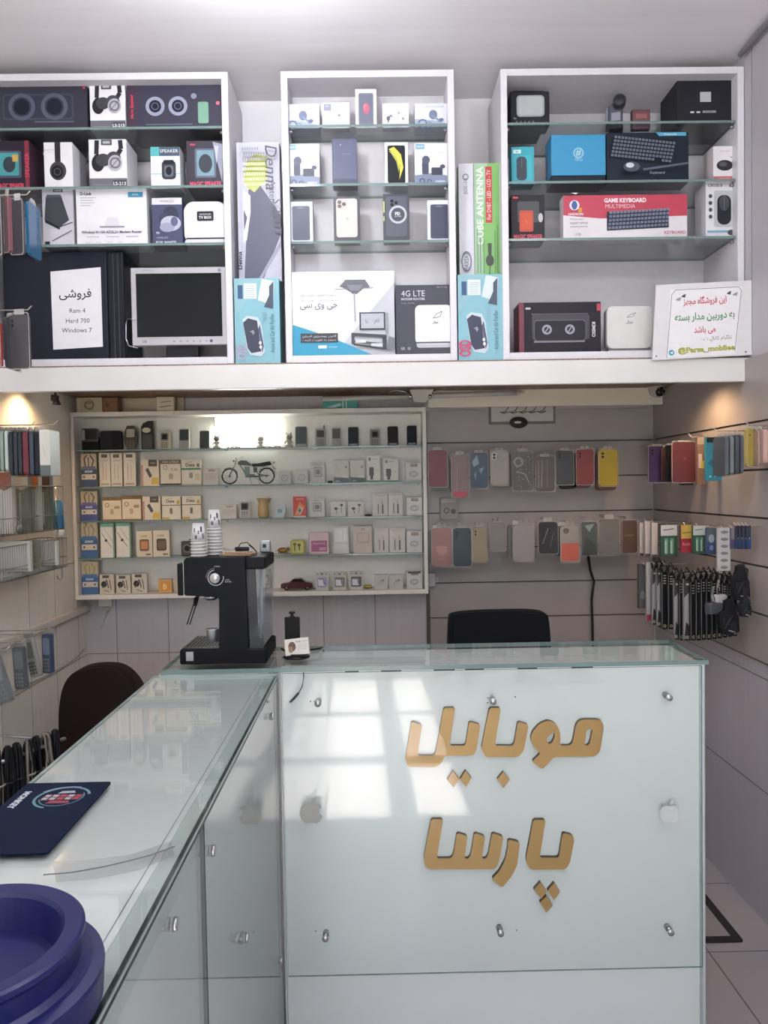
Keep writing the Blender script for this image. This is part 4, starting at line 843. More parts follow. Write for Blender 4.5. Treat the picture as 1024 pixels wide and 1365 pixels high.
# ---- phones on the top shelf, each with its own shape
def phone(label, px, z0, body, screen, kind='bar', yaw=0, d=D1, name='mobile_phone', lean=.0):
    x0, _, x1, z1_ = rect(*px, d); W = x1 - x0; Hh = z1_ - z0; T = .016
    t = thing(name, label, 'phone', ((x0 + x1) / 2, d + .02, z0 + .0004), yaw, rot=(-.12, 0, yaw))
    m = MB(); f = -T / 2
    if kind == 'oval': pts = [(W * (.5 * math.sin(PI * (.18 + .64 * i / 10)) ), Hh * i / 10) for i in range(11)]; pts = pts + [(-a, b) for a, b in reversed(pts)]; m.prism(pts, f, T / 2, M(body, .35), smooth=False)
    else: m.prism(rr(-W / 2, 0, W / 2, Hh, W * .16, 4), f, T / 2, M(body, .35))
    m.build('body', t)
    m = MB(); A = Art(m, W, Hh, f - .0002)
    if kind == 'touch': A.r(.06, .03, .94, .97, screen, .1); 
    elif kind == 'touchbar': A.r(.06, .16, .94, .97, screen, .08)
    elif kind == 'slider': A.r(.08, .42, .92, .95, screen, .06)
    elif kind == 'square': A.r(.14, .48, .86, .92, screen, .1); A.r(.26, .56, .74, .84, '1c1c20', .05)
    elif kind == 'oval': A.r(.2, .52, .8, .86, screen, .06)
    else: A.r(.14, .52, .86, .90, screen, .05)
    m.build('screen', t)
    if kind in ('bar', 'oval', 'slider', 'square'):
        m = MB(); A = Art(m, W, Hh, f - .0002); kc = '8a8a86' if kind == 'slider' else '55554f'
        for r_ in range(4):
            for c_ in range(3): A.r(.2 + c_ * .22, .07 + r_ * .09, .36 + c_ * .22, .12 + r_ * .09, kc, .02)
        m.build('keypad', t)
    elif kind == 'touchbar':
        m = MB(); A = Art(m, W, Hh, f - .0002); A.r(.12, .04, .88, .13, '9b9b98', .04); m.build('keypad', t)
    if kind == 'antenna': pass
    return t
# black pouch and the camera phone lying across it
x0, _, x1, z1_ = rect(132, 574, 161, 597, D1)
t = thing('phone_pouch', 'flat black phone pouch with rounded corners beside the phone lying sideways', 'pouch', ((x0 + x1) / 2, D1 + .02, PS[0] + .0004))
W = x1 - x0; Hh = z1_ - PS[0]
m = MB(); m.prism(rr(-W / 2, 0, W / 2, Hh, .012, 5), -.008, .008, M('16171b', .6)); m.build('body', t)
m = MB(); m.prism(rr(-W / 2 + .002, Hh * .02, W * .1, Hh * .98, .01, 5), -.0098, -.008, M('1e2026', .55)); m.build('flap', t)
x0, _, x1, z1_ = rect(108, 571, 131, 597, D1); W = x1 - x0; Hh = z1_ - PS[0]
t = thing('mobile_phone', 'silver-black phone lying sideways on a black case at the end of the top shelf', 'phone', ((x0 + x1) / 2 - .0005, D1 + .02, PS[0] + .0004))
m = MB(); m.prism(rr(-W / 2, 0, W / 2, Hh * .62, .006), -.012, .012, M('17171a', .6)); m.build('case', t)
m = MB(); m.prism(rr(-W / 2, Hh * .40, W / 2, Hh, .010), -.018, -.0125, M('33373b', .3)); m.build('body', t)
m = MB(); A = Art(m, W, Hh, -.0182); A.r(.03, .46, .22, .94, '9a9890', .05); A.r(.26, .50, .92, .94, '23272b', .02); m.build('screen', t)
phone('oval silver and black old phone with grey screen on the top shelf', (163, 567, 181, 597), PS[0], '3c3a34', 'a39d8a', 'oval')
x0, _, x1, z1_ = rect(187, 561, 203, 597, D1); W = x1 - x0; Hh = z1_ - PS[0]
t = thing('mobile_phone', 'tall black phone with a slanted top and silver window on the top shelf', 'phone', ((x0 + x1) / 2, D1 + .02, PS[0] + .0004))
m = MB(); m.prism([(-W / 2, 0), (W / 2, 0), (W / 2, Hh), (W * .1, Hh), (-W * .3, Hh * .93), (-W / 2, Hh * .78)], -.009, .009, M('2b2a28', .4)); m.build('body', t)
m = MB(); A = Art(m, W, Hh, -.0092); A.e(-.0 + .45, .68, .36, .09, 'b7b29e'); A.r(.1, .04, .9, .52, '38362f', .08); m.build('window', t)
phone('small silver square-screened phone on the top shelf', (211, 575, 225, 597), PS[0], 'c2b9a4', '6d695e', 'square')
phone('silver slider phone with dark screen on the top shelf', (237, 571, 251, 597), PS[0], 'a7a59c', '2b3236', 'slider')
phone('plain dark grey phone next to the white cat figurine', (265, 574, 278, 597), PS[0], '3d4240', '343937', 'touch')
phone('wide dark grey touch phone with pale chin, first one past the glaring lamp', (393, 568, 409, 597), PS[0], '7f8583', '4b5254', 'touchbar')
ph = phone('silver phone with stubby antenna on the top shelf', (420, 571, 434, 596), PS[0], '9b9c99', '3b3f40', 'bar')
m = MB(); m.tube([(.014, .002, .07), (.015, .002, .096)], [.0042, .003], M('5b5c5c', .4), 8); m.build('antenna', ph)
phone('grey keypad phone beside the one with a stubby antenna', (442, 570, 454, 595), PS[0], '9a9b97', '55544f', 'slider')
phone('black touch phone with a thin light line across its lower half', (464, 569, 478, 596), PS[0], '2d3336', '262b2e', 'touchbar')
phone('closed silver flip phone with small square outer display', (493, 572, 507, 595), PS[0], '8d8d88', '55554f', 'square')
phone('black phone with a reddish lower edge on the top shelf', (517, 568, 531, 596), PS[0], '2b2526', '231e20', 'touchbar')
phone('black slim phone nearest the alcove end of the top shelf', (543, 567, 556, 594), PS[0], '1f222c', '191b25', 'touchbar')
# figurines and key rings by the lamp
def figurine(label, px0, px1, py0, py1, c1, c2, cat='figurine'):
    x0, _, x1, z1_ = rect(px0, py0, px1, py1, D1); W = x1 - x0; Hh = z1_ - PS[0]
    t = thing('figurine', label, cat, ((x0 + x1) / 2, D1 + .02, PS[0] + .0004))
    m = MB(); m.lathe([(W * .36, 0), (W * .30, Hh * .1), (W * .22, Hh * .3), (W * .30, Hh * .48), (W * .12, Hh * .58)], M(c1, .5), 14)
    for s in (-1, 1): m.ball((s * W * .28, -.004, Hh * .08), W * .16, M(c1, .5), 8); m.tube([(s * W * .2, -.003, Hh * .5), (s * W * .42, -.008, Hh * .3)], W * .08, M(c1, .5), 8)
    m.build('body', t)
    m = MB(); m.ball((0, 0, Hh * .74), W * .36, M(c2, .5), 12, (1, .9, .9)); 
    for s in (-1, 1): m.lathe([(W * .13, 0), (.0001, Hh * .18)], M(c2, .5), 8, (s * W * .22, 0, Hh * .90))
    m.build('head', t)
figurine('small white cat figurine at the dim side of the glaring lamp panel', 282, 294, 580, 598, 'b9b5a8', '7d776c')
figurine('small white figurine in front of the lamp panel beside a wire key ring', 340, 353, 581, 597, 'c9c7ba', 'b3ad9e')
figurine('small beige bear figurine beside the wide dark grey touch phone', 378, 391, 577, 597, 'a9a294', '97907f')
for lab, a, b_ in (('thin dark key ring loop in front of the lamp panel, beside the cat', 302, 320), ('thin wire key ring between the two figurines by the lamp', 350, 374)):
    p, q = at(a, 596, D1), at(b_, 596, D1); L = q.x - p.x
    m = MB(); m.tube([(L * .5 * math.cos(x_), .012 * math.sin(x_), .004 + .002 * math.sin(3 * x_)) for x_ in [2 * PI * i / 20 for i in range(20)]], .0018, M('6d675c', .4, .5), 6, closed=True); m.tube([(-L * .2, -.008, .005), (L * .3, .006, .007)], .002, M('5a554c', .4, .5), 6)
    tag(m.build('key_ring', None, ((p.x + q.x) / 2, D1 + .015, PS[0] + .0012)), lab, 'key ring')

# ---- blue hanging cards stacked down the dark side of the shelf
def bcard(c1, c2, c3):
    def f(A):
        A.r(0, 0, 1, 1, 'b7ac94'); A.r(0, 0, 1, .52, c1); A.r(.04, .22, .96, .38, 'd6cdb8'); A.p([(0, .52), (1, .52), (.9, .62), (.1, .62)], c2); A.t(.5, .46, .07, 'SONY', 'dfe0e4', bold=.04)
        A.line([(.3, .62), (.22, .85), (.4, .96)], .08, c3); A.line([(.7, .62), (.82, .8), (.6, .95)], .08, c3); A.line([(.5, .60), (.5, .9)], .06, c3); A.e(.2, .3, .06, .03, '4f4a44'); A.e(.8, .3, .06, .03, '4f4a44')
    return f
for z, px, cs, lab in ((PS[1], (108, 605, 129, 647), ('3d4c68', '5a6a86', '3a3734'), 'blue accessory card with a pink and yellow stripe, highest of the column of blue cards'),
                       (PS[2], (108, 655, 130, 694), ('46538a', '6a5f8e', '6d6148'), 'blue and violet accessory card, second of the column of blue cards'),
                       (PS[3], (108, 697, 130, 744), ('3d5f8a', '4a6e9a', '8a7f68'), 'blue accessory card with grey cable, third of the column of blue cards'),
                       (PB, (109, 749, 131, 792), ('3d6494', '4a72a2', 'a8944e'), 'blue accessory card with yellow cable, lowest of the column of blue cards')):
    sbox('accessory_card', lab, 'accessory', px, z, .022, 'a59b86', bcard(*cs))

# ---- second shelf
def cable_slim(A): A.r(0, 0, 1, 1, 'd9d2c4'); A.r(.2, .86, .76, .96, '55503f', .03); A.line([(.34, .2), (.34, .7)], .05, '8f8670'); A.line([(.62, .2), (.62, .66)], .05, '9b927c'); A.r(.12, .04, .88, .10, 'a89d87'); A.t(.5, .78, .05, 'CABLE', '8a826c')
def flash_a(A): A.r(0, 0, 1, 1, 'ddd3bd'); A.r(0, 0, .12, .8, 'b58a80'); A.r(.42, .74, .9, 1, '4a443c'); A.t(.66, .87, .07, 'verity', 'd8d0bc'); A.p([(.25, .62), (.4, .70), (.62, .38), (.48, .30)], '4b4a50'); A.p([(.55, .05), (.95, .05), (.95, .3), (.62, .32)], 'd9b54a')
def flash_b(A): A.r(0, 0, 1, 1, 'dcd3be'); A.r(0, .84, 1, 1, '6a5a40'); A.t(.5, .92, .07, 'USB CABLE', 'e0d4b8', wd=.8); A.ring(.24, .70, .08, .11, '7a705a'); A.t(.70, .62, .10, '2.4A', '6d6450'); A.r(.42, .24, .62, .48, 'b4a888', .04); A.ring(.52, .36, .06, .09, '8a8068')
    # bottom strip
def flash_b2(A): flash_b(A); A.r(0, 0, 1, .08, '4d4030')
def flash_c(A): A.r(0, 0, 1, 1, 'ddd6c4'); A.t(.45, .80, .14, 'Data', '4f4d44', bold=.03); A.e(.86, .78, .08, .08, '6d6a5e'); A.r(0, .60, 1, .68, '4f7f58'); A.t(.45, .91, .05, 'HYBER', '77735f'); A.r(.40, .28, .58, .50, '8d8a7a', .04); A.r(.70, .2, .92, .45, 'cbbf9a', .02); A.r(0, 0, 1, .05, 'b3a680')
def flash_d(A): A.r(0, 0, 1, 1, 'ddd5c0'); A.t(.45, .80, .14, 'Data', '57523f', bold=.03); A.e(.86, .74, .09, .09, 'b59c4a'); A.r(0, .60, 1, .64, '77704f'); A.t(.45, .91, .05, 'HYBER', '77735f'); A.r(.42, .24, .56, .50, '6d6a5c', .04); A.r(0, 0, .4, .1, 'd2b25a')
def cardwhite(A): A.r(0, 0, 1, 1, 'cfc9be'); A.r(.36, .80, .82, .92, '8f8a80'); A.r(.12, .3, .9, .7, 'c3bcb0'); A.t(.5, .2, .05, 'SIM', '98928a')
def framesq(A): A.r(0, 0, 1, 1, 'cbc9c4'); A.r(.20, .30, .80, .80, '8c8a84', .08); A.r(.28, .37, .72, .73, 'b9b6ae', .05); A.r(.34, .43, .66, .67, '6d6b68', .05); A.r(.06, .86, .94, .98, 'b0ada6'); A.t(.5, .92, .06, 'AirPods', '6b6965')
def diag(A): A.r(0, 0, 1, 1, 'c8c4ba'); A.line([(.08, .88), (.52, .30)], .04, 'a8a59c'); A.e(.82, .70, .07, .06, '6a6862'); A.p([(0, .0), (1, 0), (1, .20), (0, .26)], '4b5c5a'); A.r(.1, .04, .4, .10, '9fb0ac'); A.r(.55, .26, .92, .30, 'dcd9d0')
def plugbox(A): A.r(0, 0, 1, 1, 'd3d1ca'); A.e(.22, .86, .09, .07, '4d7a58'); A.t(.60, .86, .08, 'jouery', '66665f'); A.r(.18, .24, .52, .56, '3c3a3a', .06); A.r(.26, .10, .46, .26, '3c3a3a'); A.r(0, 0, 1, .07, '4f8a60'); A.t(.72, .44, .06, '2.1A', '6d6b66')
def hookbox(A): A.r(0, 0, 1, 1, 'cecbc6'); A.r(.30, .78, .76, .94, '8a766a'); A.ring(.5, .40, .20, .27, '8e8b86', rz=.7); A.ring(.5, .40, .08, .14, 'a19e98'); A.t(.5, .08, .06, 'EARPHONE', '97948e')
def clear_pack(A): A.r(0, 0, 1, 1, 'c3c5c2'); A.ring(.5, .45, .2, .28, '8f9290'); A.line([(.3, .7), (.7, .2)], .06, '9b9e9c'); A.r(.08, .86, .92, .97, 'aeb1ae')
for i, (a, b_) in enumerate(((132.5, 147), (148, 163), (165, 181))):
    sbox('cable_box', 'slim cream cable box of the upright trio, ' + ('next to the top blue card', 'middle one of three', 'next to the pink-edged memory packet')[i], 'box', (a, 604, b_, 647), PS[1], .02, 'c4baa6', cable_slim, 'slim cable boxes')
sbox('memory_packet', 'cream memory packet with pink edge and yellow corner on the second shelf', 'packet', (188, 613, 212, 646), PS[1], .02, 'cdbd98', flash_a)
sbox('cable_box', 'cream cable box with brown top and bottom bands on the second shelf', 'box', (214, 613, 241, 646), PS[1], .025, 'c6b994', flash_b2)
sbox('memory_packet', 'white memory packet reading Data over a green stripe', 'packet', (242, 613, 268, 646), PS[1], .02, 'd2cab6', flash_c)
sbox('sim_packet', 'pale grey flat packet beside the model motorcycle front wheel', 'packet', (271, 624, 290, 646), PS[1], .015, 'c3bcb0', cardwhite)
sbox('earphone_packet', 'small clear packet right behind the model motorcycle', 'packet', (371, 628, 388, 645), PS[1], .02, 'bcbfbb', clear_pack)
sbox('earphone_packet', 'small clear packet between another clear packet and the framed grey square box', 'packet', (394, 627, 411, 644), PS[1], .02, 'bcbfbb', clear_pack)
sbox('earphone_box', 'white box with framed grey square on the second shelf', 'box', (415, 617, 433, 644), PS[1], .025, 'c4c2bd', framesq)
p = at(440, 642, D1); m = MB(); m.lathe([(.010, 0), (.012, .004), (.010, .009), (.0001, .010)], M('3f3d3a', .5), 16); tag(m.build('button_magnet', None, (p.x, D1 + .02, PS[1] + .0004)), 'tiny dark round button beside the framed grey square box', 'button')
for px, lab in (((445, 614, 465, 643), 'next to the tiny dark button'), ((467, 614, 486, 643), 'next to the green-edged plug box')):
    sbox('cable_box', 'white cable box with dark slanted bottom, ' + lab, 'box', px, PS[1], .025, 'c2beb4', diag)
for px, lab in (((489, 607, 507, 643), 'beside the slanted-bottom cable boxes'), ((511, 611, 531, 643), 'with a gap on both sides')):
    sbox('charger_box', 'white charger box with green bottom edge, ' + lab, 'box', px, PS[1], .03, 'cdcbc4', plugbox)
sbox('earphone_box', 'square greyish earphone box at the end of the second shelf', 'box', (541, 617, 562, 643), PS[1], .03, 'c6c3be', hookbox)
# ---- model motorcycle
mx = lambda px, py: at(285 + px * .0928, 590 + py * .0927, D1 + .012)
t = thing('model_motorcycle', 'dark green model motorcycle on the second shelf under the glaring lamp', 'model', (mx(500, 600).x, D1 + .012, PS[1]))
OX, OZ = mx(500, 600).x, PS[1]
q = lambda a, b_, y=0: (mx(a, b_).x - OX, y, max(.001, mx(a, b_).z - OZ))
RUB, BIKE, CHR = M('1d2321', .7), M('2b3b36', .3), M('9fa6a2', .2, .8)
rw = (mx(345, 480).x - mx(110, 480).x) / 2
for a, b_, nm in ((228, 475, 'front_wheel'), (760, 470, 'rear_wheel')):
    c = q(a, b_); c = (c[0], 0, rw + .0006); m = MB()
    m.tube([(c[0] + (rw - .0030) * math.cos(2 * PI * i / 28), 0, c[2] + (rw - .0030) * math.sin(2 * PI * i / 28)) for i in range(28)], .0030, RUB, 8, closed=True)
    for k in range(10): m.tube([(c[0], 0, c[2]), (c[0] + (rw - .003) * math.cos(2 * PI * k / 10 + .3), 0, c[2] + (rw - .003) * math.sin(2 * PI * k / 10 + .3))], .0004, CHR, 5)
    m.lathe([(.004, -.004), (.0045, 0), (.004, .004)], M('4a5450', .4, .5), 12, (c[0], 0, c[2]), 'y'); m.build(nm, t)
m = MB(); A = 0
m.tube([(lambda an: (q(228, 475)[0] + (rw + .0022) * math.cos(an), 0, rw + .0006 + (rw + .0022) * math.sin(an)))(math.radians(20 + 12 * i)) for i in range(10)], .0026, BIKE, 6, flat=.5)
m.tube([(lambda an: (q(760, 470)[0] + (rw + .0026) * math.cos(an), 0, rw + .0006 + (rw + .0026) * math.sin(an)))(math.radians(15 + 14 * i)) for i in range(11)], .0028, M('8d9894', .3, .5), 6, flat=.5); m.build('mudguard', t)
m = MB()
m.tube([q(228, 470, -.004), q(300, 330, -.004), q(335, 230, -.004)], .0019, CHR, 6); m.tube([q(228, 470, .004), q(300, 330, .004), q(335, 230, .004)], .0013, CHR, 6)
m.tube([q(335, 215, -.001), q(385, 215, -.012), q(450, 205, -.020)], .0009, CHR, 6); m.tube([q(335, 215, .001), q(385, 215, .012), q(450, 205, .020)], .0009, CHR, 6); m.build('fork', t)
m = MB(); m.lathe([(.0001, -.004), (.0038, -.002), (.0042, .003), (.002, .005)], BIKE, 12, q(285, 262), 'x'); m.ball(q(318, 225), .003, BIKE, 8); m.build('headlamp', t)
m = MB(); m.tube([q(355, 290), q(430, 400), q(470, 480), q(620, 490), q(700, 480)], .0022, BIKE, 6); m.tube([q(345, 300), q(540, 330), q(740, 330)], .0026, BIKE, 6); m.tube([q(560, 330), q(640, 450), q(760, 475)], .0020, BIKE, 6); m.build('frame', t)
m = MB(); pts = [q(350, 275), q(400, 255), q(470, 262), q(540, 310), q(530, 335), q(370, 320)]; m.prism([(a[0], a[2]) for a in pts][::-1], -.006, .006, M('31443e', .2), smooth=True); m.build('fuel_tank', t)
m = MB(); pts = [q(545, 305), q(640, 300), q(760, 275), q(810, 270), q(830, 320), q(700, 345), q(560, 345)]; m.prism([(a[0], a[2]) for a in pts][::-1], -.005, .005, M('20292a', .5)); m.build('seat', t)
m = MB(); a, b_ = q(445, 345), q(515, 460); m.box(a[0], b_[0], -.005, .005, b_[2], a[2], M('5f6a66', .35, .5), bev=.001)
for k in range(5): zz = b_[2] + (a[2] - b_[2]) * (k + .5) / 5; m.box(a[0] - .0008, b_[0] + .0008, -.006, .006, zz - .0006, zz + .0006, M('46504c', .4, .5))
a, b_ = q(455, 455), q(590, 500); m.box(a[0], b_[0], -.005, .005, b_[2], a[2], M('4c5753', .35, .5), bev=.001); m.tube([q(520, 480, -.006), q(700, 478, -.006), q(800, 470, -.006)], .0016, CHR, 8); m.build('engine', t)
m = MB(); m.box(q(570, 350)[0], q(625, 430)[0], -.005, .005, q(570, 430)[2], q(570, 355)[2], BIKE, bev=.001); m.build('side_cover', t)
m = MB(); m.tube([q(840, 340), q(885, 380)], .0016, BIKE, 6); m.ball(q(870, 285), .0036, M('7a3a34', .3), 8, (.7, 1, 1.3)); m.tube([q(820, 320), q(868, 285)], .001, BIKE, 6); m.build('tail_light', t)
m = MB(); m.tube([q(515, 500, -.004), (q(548, 590)[0], -.008, .001)], .0012, BIKE, 6); m.tube([q(590, 495, .003), q(640, 530, .004), (q(660, 590)[0], .007, .001)], .0012, BIKE, 6); m.build('kickstand', t)

# ---- third shelf
def amber(A): A.r(0, 0, 1, 1, 'dbcfb4'); A.r(0, .86, 1, 1, '7a5c34'); A.ring(.24, .66, .08, .12, '7d6a48'); A.r(.62, .5, .9, .62, 'a08a5c'); A.r(.40, .26, .58, .48, 'b49d6c', .03); A.r(0, 0, 1, .05, '8a6a3c')
    # glow reflections are left to the lights
def earpair(A): A.r(0, 0, 1, 1, 'c5c0b8'); A.e(.35, .54, .12, .09, '3f3d3c'); A.e(.72, .78, .10, .08, '3f3d3c'); A.line([(.35, .5), (.42, .2)], .04, '55524f'); A.line([(.72, .72), (.70, .25)], .04, '55524f')
def twocables(A): A.r(0, 0, 1, 1, 'c9c2ba'); A.r(.1, .88, .9, .96, 'b0a89e'); A.line([(.36, .1), (.36, .55)], .06, '4a4644'); A.line([(.66, .1), (.66, .5)], .10, '3f3b3a'); A.line([(.66, .5), (.60, .7)], .04, '6a6562')
def redbox(A): A.r(0, 0, 1, 1, 'b8352c'); A.t(.55, .88, .08, 'KINGSTAR', 'f0d8a0', wd=.6); A.p([(.1, .1), (.5, .75), (.9, .5), (.6, .1)], 'd98a3a'); A.p([(.25, .25), (.5, .55), (.8, .42), (.55, .15)], 'cfc8b8'); A.p([(.35, .3), (.5, .45), (.65, .36), (.5, .2)], '4a4644'); A.r(0, 0, 1, .07, 'd8cdbc')
def bluetag(A): A.r(0, 0, 1, 1, 'c3cfd0')
for px, art, body, lab in (((137, 663, 162, 693), amber, 'c4ab7a', 'amber-topped cream cable box closest to the blue and violet card'), ((163, 661, 188, 692), amber, 'c4ab7a', 'amber-topped cream cable box touching the pink-edged packet'),
                           ((190, 662, 214, 692), flash_a, 'c9b488', 'cream memory packet with pink edge and yellow corner on the third shelf'), ((216, 662, 241, 692), flash_d, 'c9ba92', 'cream packet reading Data, beside the pink-edged packet of the third shelf'), ((243, 661, 268, 692), flash_d, 'c9ba92', 'cream packet reading Data, directly behind the paper cups')):
    sbox('memory_packet' if art != amber else 'cable_box', lab, 'packet' if art != amber else 'box', px, PS[2], .022, body, art)
sbox('sim_packet', 'pale frosted packet standing beside the grey curved handset', 'packet', (294, 673, 315, 692), PS[2], .02, 'bdb9ae', cardwhite)
phone('pale grey handset with dark curved edge leaning on the third shelf', (318, 669, 332, 691), PS[2], 'b5b2a8', '4a4944', 'square', .2)
p0, p1 = at(341, 690, D1), at(359, 690, D1); W = p1.x - p0.x; Hh = at(350, 664, D1).z - PS[2]
m = MB(); m.lathe([(W * .34, 0), (W * .42, Hh * .1), (W * .40, Hh * .5), (W * .34, Hh * .72), (W * .42, Hh * .88), (W * .52, Hh)], M('b59b6a', .5), 16); m.tube([(W * .36, 0, Hh * .72), (W * .62, 0, Hh * .99)], .002, M('a58b5c', .5), 6)
tag(m.build('trinket_jar', None, ((p0.x + p1.x) / 2, D1 + .03, PS[2] + .0004)), 'small tan pinched jar like a tied sack on the third shelf', 'jar')
x0, _, x1, z1_ = rect(364, 672, 381, 691, D1); W = x1 - x0; Hh = z1_ - PS[2]
m = MB(); m.prism([(-W / 2, 0), (W * .3, 0), (W / 2, Hh * .5), (W * .4, Hh), (W * .1, Hh * .95), (-W * .4, Hh * .35)], -.008, .008, M('b9cccb', .35)); A = Art(m, W, Hh, -.0083); A.r(.35, .35, .68, .62, '5f8a8e', .03); A.line([(.3, .2), (.8, .8)], .05, '8aa8a8')
tag(m.build('hand_tool', None, ((x0 + x1) / 2, D1 + .02, PS[2] + .0004)), 'pale blue plastic gadget leaning beside the red packet', 'gadget')
sbox('memory_packet', 'bright red memory packet on the third shelf', 'packet', (391, 662, 408, 691), PS[2], .02, 'b03a30', redbox)
sbox('earphone_box', 'white box with framed grey square beside the red packet', 'box', (413, 665, 433, 690), PS[2], .025, 'c2c3c0', framesq)
for px, lab in (((441, 669, 461, 690), 'closer to the framed grey square'), ((464, 669, 485, 690), 'closer to the black coiled ring')): sbox('earphone_packet', 'flat white packet of black earphones on the third shelf, ' + lab, 'packet', px, PS[2], .015, 'bdb8b0', earpair)
p = at(491, 687, D1); m = MB(); m.tube([(.012 * math.cos(a), .008 * math.sin(a), .004) for a in [2 * PI * i / 18 for i in range(18)]], .0032, M('2b2927', .5), 8, closed=True); tag(m.build('ring_holder', None, (p.x, D1 + .02, PS[2] + .0004)), 'black ring lying between the earphone packets and cable boxes', 'ring')
for px, lab in (((497, 658, 517, 690), 'first past the black ring'), ((518, 657, 537, 690), 'by the last earphone box')): sbox('cable_box', 'tall white box with two dark cables, third shelf, ' + lab, 'box', px, PS[2], .02, 'c0b9b0', twocables)
sbox('earphone_box', 'square greyish earphone box at the end of the third shelf', 'box', (542, 663, 563, 690), PS[2], .03, 'c3c0bb', hookbox)

# ---- fourth shelf
def cablegreen(A): A.r(0, 0, 1, 1, 'dddbd0'); A.r(0, .9, 1, 1, '6fa58a'); A.r(.92, 0, 1, 1, '6f9a86'); A.line([(.1, .72), (.45, .50), (.8, .30)], .04, '5a554c'); A.e(.42, .50, .1, .04, '3c3934'); A.line([(.3, .85), (.85, .5)], .025, '77726a')
    # three tiny marks
def watch(A): A.r(0, 0, 1, 1, 'd5cbb4'); A.t(.5, .80, .07, 'SUPER', 'a88a3a', bold=.04); A.r(.2, .22, .80, .68, '7a5a48', .1); A.r(.28, .30, .72, .60, 'c98a5a', .05); A.r(.6, .06, .9, .12, '6a6050')
def watch2(A): A.r(0, 0, 1, 1, 'd5cbb4'); A.t(.5, .80, .07, 'SUPER', '8f8434', bold=.04); A.r(.22, .22, .82, .68, '4a4038', .1); A.r(.30, .30, .74, .60, '6d5646', .05); A.r(.6, .06, .9, .12, '6a6050')
for px, lab in (((134, 698, 152, 743), 'beside the third blue card'), ((155, 697, 174, 743), 'beside the watch packets')): sbox('cable_box', 'tall cable box with green edges on the fourth shelf, ' + lab, 'box', px, PS[3], .02, 'b9c0ac', cablegreen)
sbox('watch_packet', 'cream packet with an orange-faced square watch', 'packet', (182, 708, 203, 742), PS[3], .02, 'cbbfa6', watch); sbox('watch_packet', 'cream packet with a dark-faced square watch', 'packet', (204, 707, 226, 742), PS[3], .02, 'cbbfa6', watch2)
x0, _, x1, z1_ = rect(240, 720, 256, 742, D1); W = x1 - x0; Hh = z1_ - PS[3]
t = thing('mini_speaker', 'small black square speaker with a loop handle beside the paper cups', 'speaker', ((x0 + x1) / 2, D1 + .03, PS[3] + .0004))
m = MB(); m.box(-W / 2, W / 2, -.012, .016, 0, Hh * .9, M('3a3632', .5), bev=.003); m.build('body', t)
m = MB(); m.ringflat(0, Hh * .45, W * .26, W * .36, -.0123, M('6a645c')); m.flat(ell(0, Hh * .45, W * .22, W * .22), -.0124, M('1f1d1b')); m.build('speaker_cone', t)
m = MB(); m.tube([(W * .1, 0, Hh * .9), (W * .12, 0, Hh), (W * .4, 0, Hh), (W * .42, 0, Hh * .9)], .002, M('2c2926', .5), 6); m.build('handle', t)
# little gold animal, yellow tin, pink and white packets
x0, _, x1, z1_ = rect(366, 730, 386, 739, D1); W = x1 - x0; Hh = z1_ - PS[3]
m = MB(); G2 = M('8a6c34', .35, .5); m.ball((0, 0, Hh * .55), W * .34, G2, 10, (1, .45, .55)); m.ball((W * .38, 0, Hh * .72), W * .13, G2, 8)
for a in (-.26, -.12, .16, .28): m.tube([(W * a, 0, Hh * .5), (W * a, 0, .001)], .0018, G2, 6)
m.tube([(-W * .3, 0, Hh * .6), (-W * .5, 0, Hh * .4)], .0012, G2, 6); tag(m.build('animal_figurine', None, ((x0 + x1) / 2, D1 + .02, PS[3] + .0004)), 'tiny gold animal figurine beside the yellow-green tin', 'figurine')
x0, _, x1, z1_ = rect(387, 720, 406, 739, D1); W = x1 - x0; Hh = z1_ - PS[3]
m = MB(); m.prism(rr(-W / 2, 0, W / 2, Hh, .012, 5), -.012, .012, M('9a9a3e', .35)); A = Art(m, W, Hh, -.0122); A.r(.1, .1, .9, .9, 'b9b86a', .16); A.line([(.3, .2), (.3, .7)], .08, '4a4a2a'); A.e(.3, .7, .12, .1, '4a4a2a'); A.line([(.65, .25), (.6, .62)], .08, '4a4a2a'); A.e(.62, .64, .12, .1, '4a4a2a'); tag(m.build('earphone_tin', None, ((x0 + x1) / 2, D1 + .02, PS[3] + .0004)), 'rounded yellow-green earphone tin on the fourth shelf', 'tin')
def pinkbox(A): A.r(0, 0, 1, 1, 'd0b9b7'); A.r(.08, .10, .92, .62, '9a5478'); A.t(.5, .46, .12, 'memory', 'd8b8cc'); A.r(.5, .16, .86, .3, 'b78aa2'); A.r(.1, .84, .9, .88, 'c4a9a8')
def whiteframe(A): A.r(0, 0, 1, 1, 'c6c3bf'); A.r(.1, .42, .9, .9, 'dcdad6', .05); A.r(.1, .14, .9, .34, 'd2cfca'); A.line([(.5, .5), (.56, .84)], .05, 'efeeea'); A.line([(.62, .5), (.66, .84)], .05, 'b0aca6'); A.line([(.06, .96), (.94, .96)], .02, '8a8782')
def cableblister(A): A.r(0, 0, 1, 1, 'c3b6ac'); A.r(.2, .36, .85, .74, '9a8a80', .04); A.r(.25, .4, .8, .7, 'b8a69a', .03); A.r(0, .94, 1, 1, '8a827a'); A.t(.5, .97, .03, 'PHONE GUARD', '55504c'); A.r(.42, .82, .62, .9, '8d847c')
sbox('memory_packet', 'pink and purple packet on the fourth shelf', 'packet', (413, 710, 438, 738), PS[3], .02, 'c6adab', pinkbox)
sbox('earphone_box', 'pale framed earphone box beside the pink and purple packet', 'box', (444, 701, 465, 738), PS[3], .02, 'bfbcb8', whiteframe)
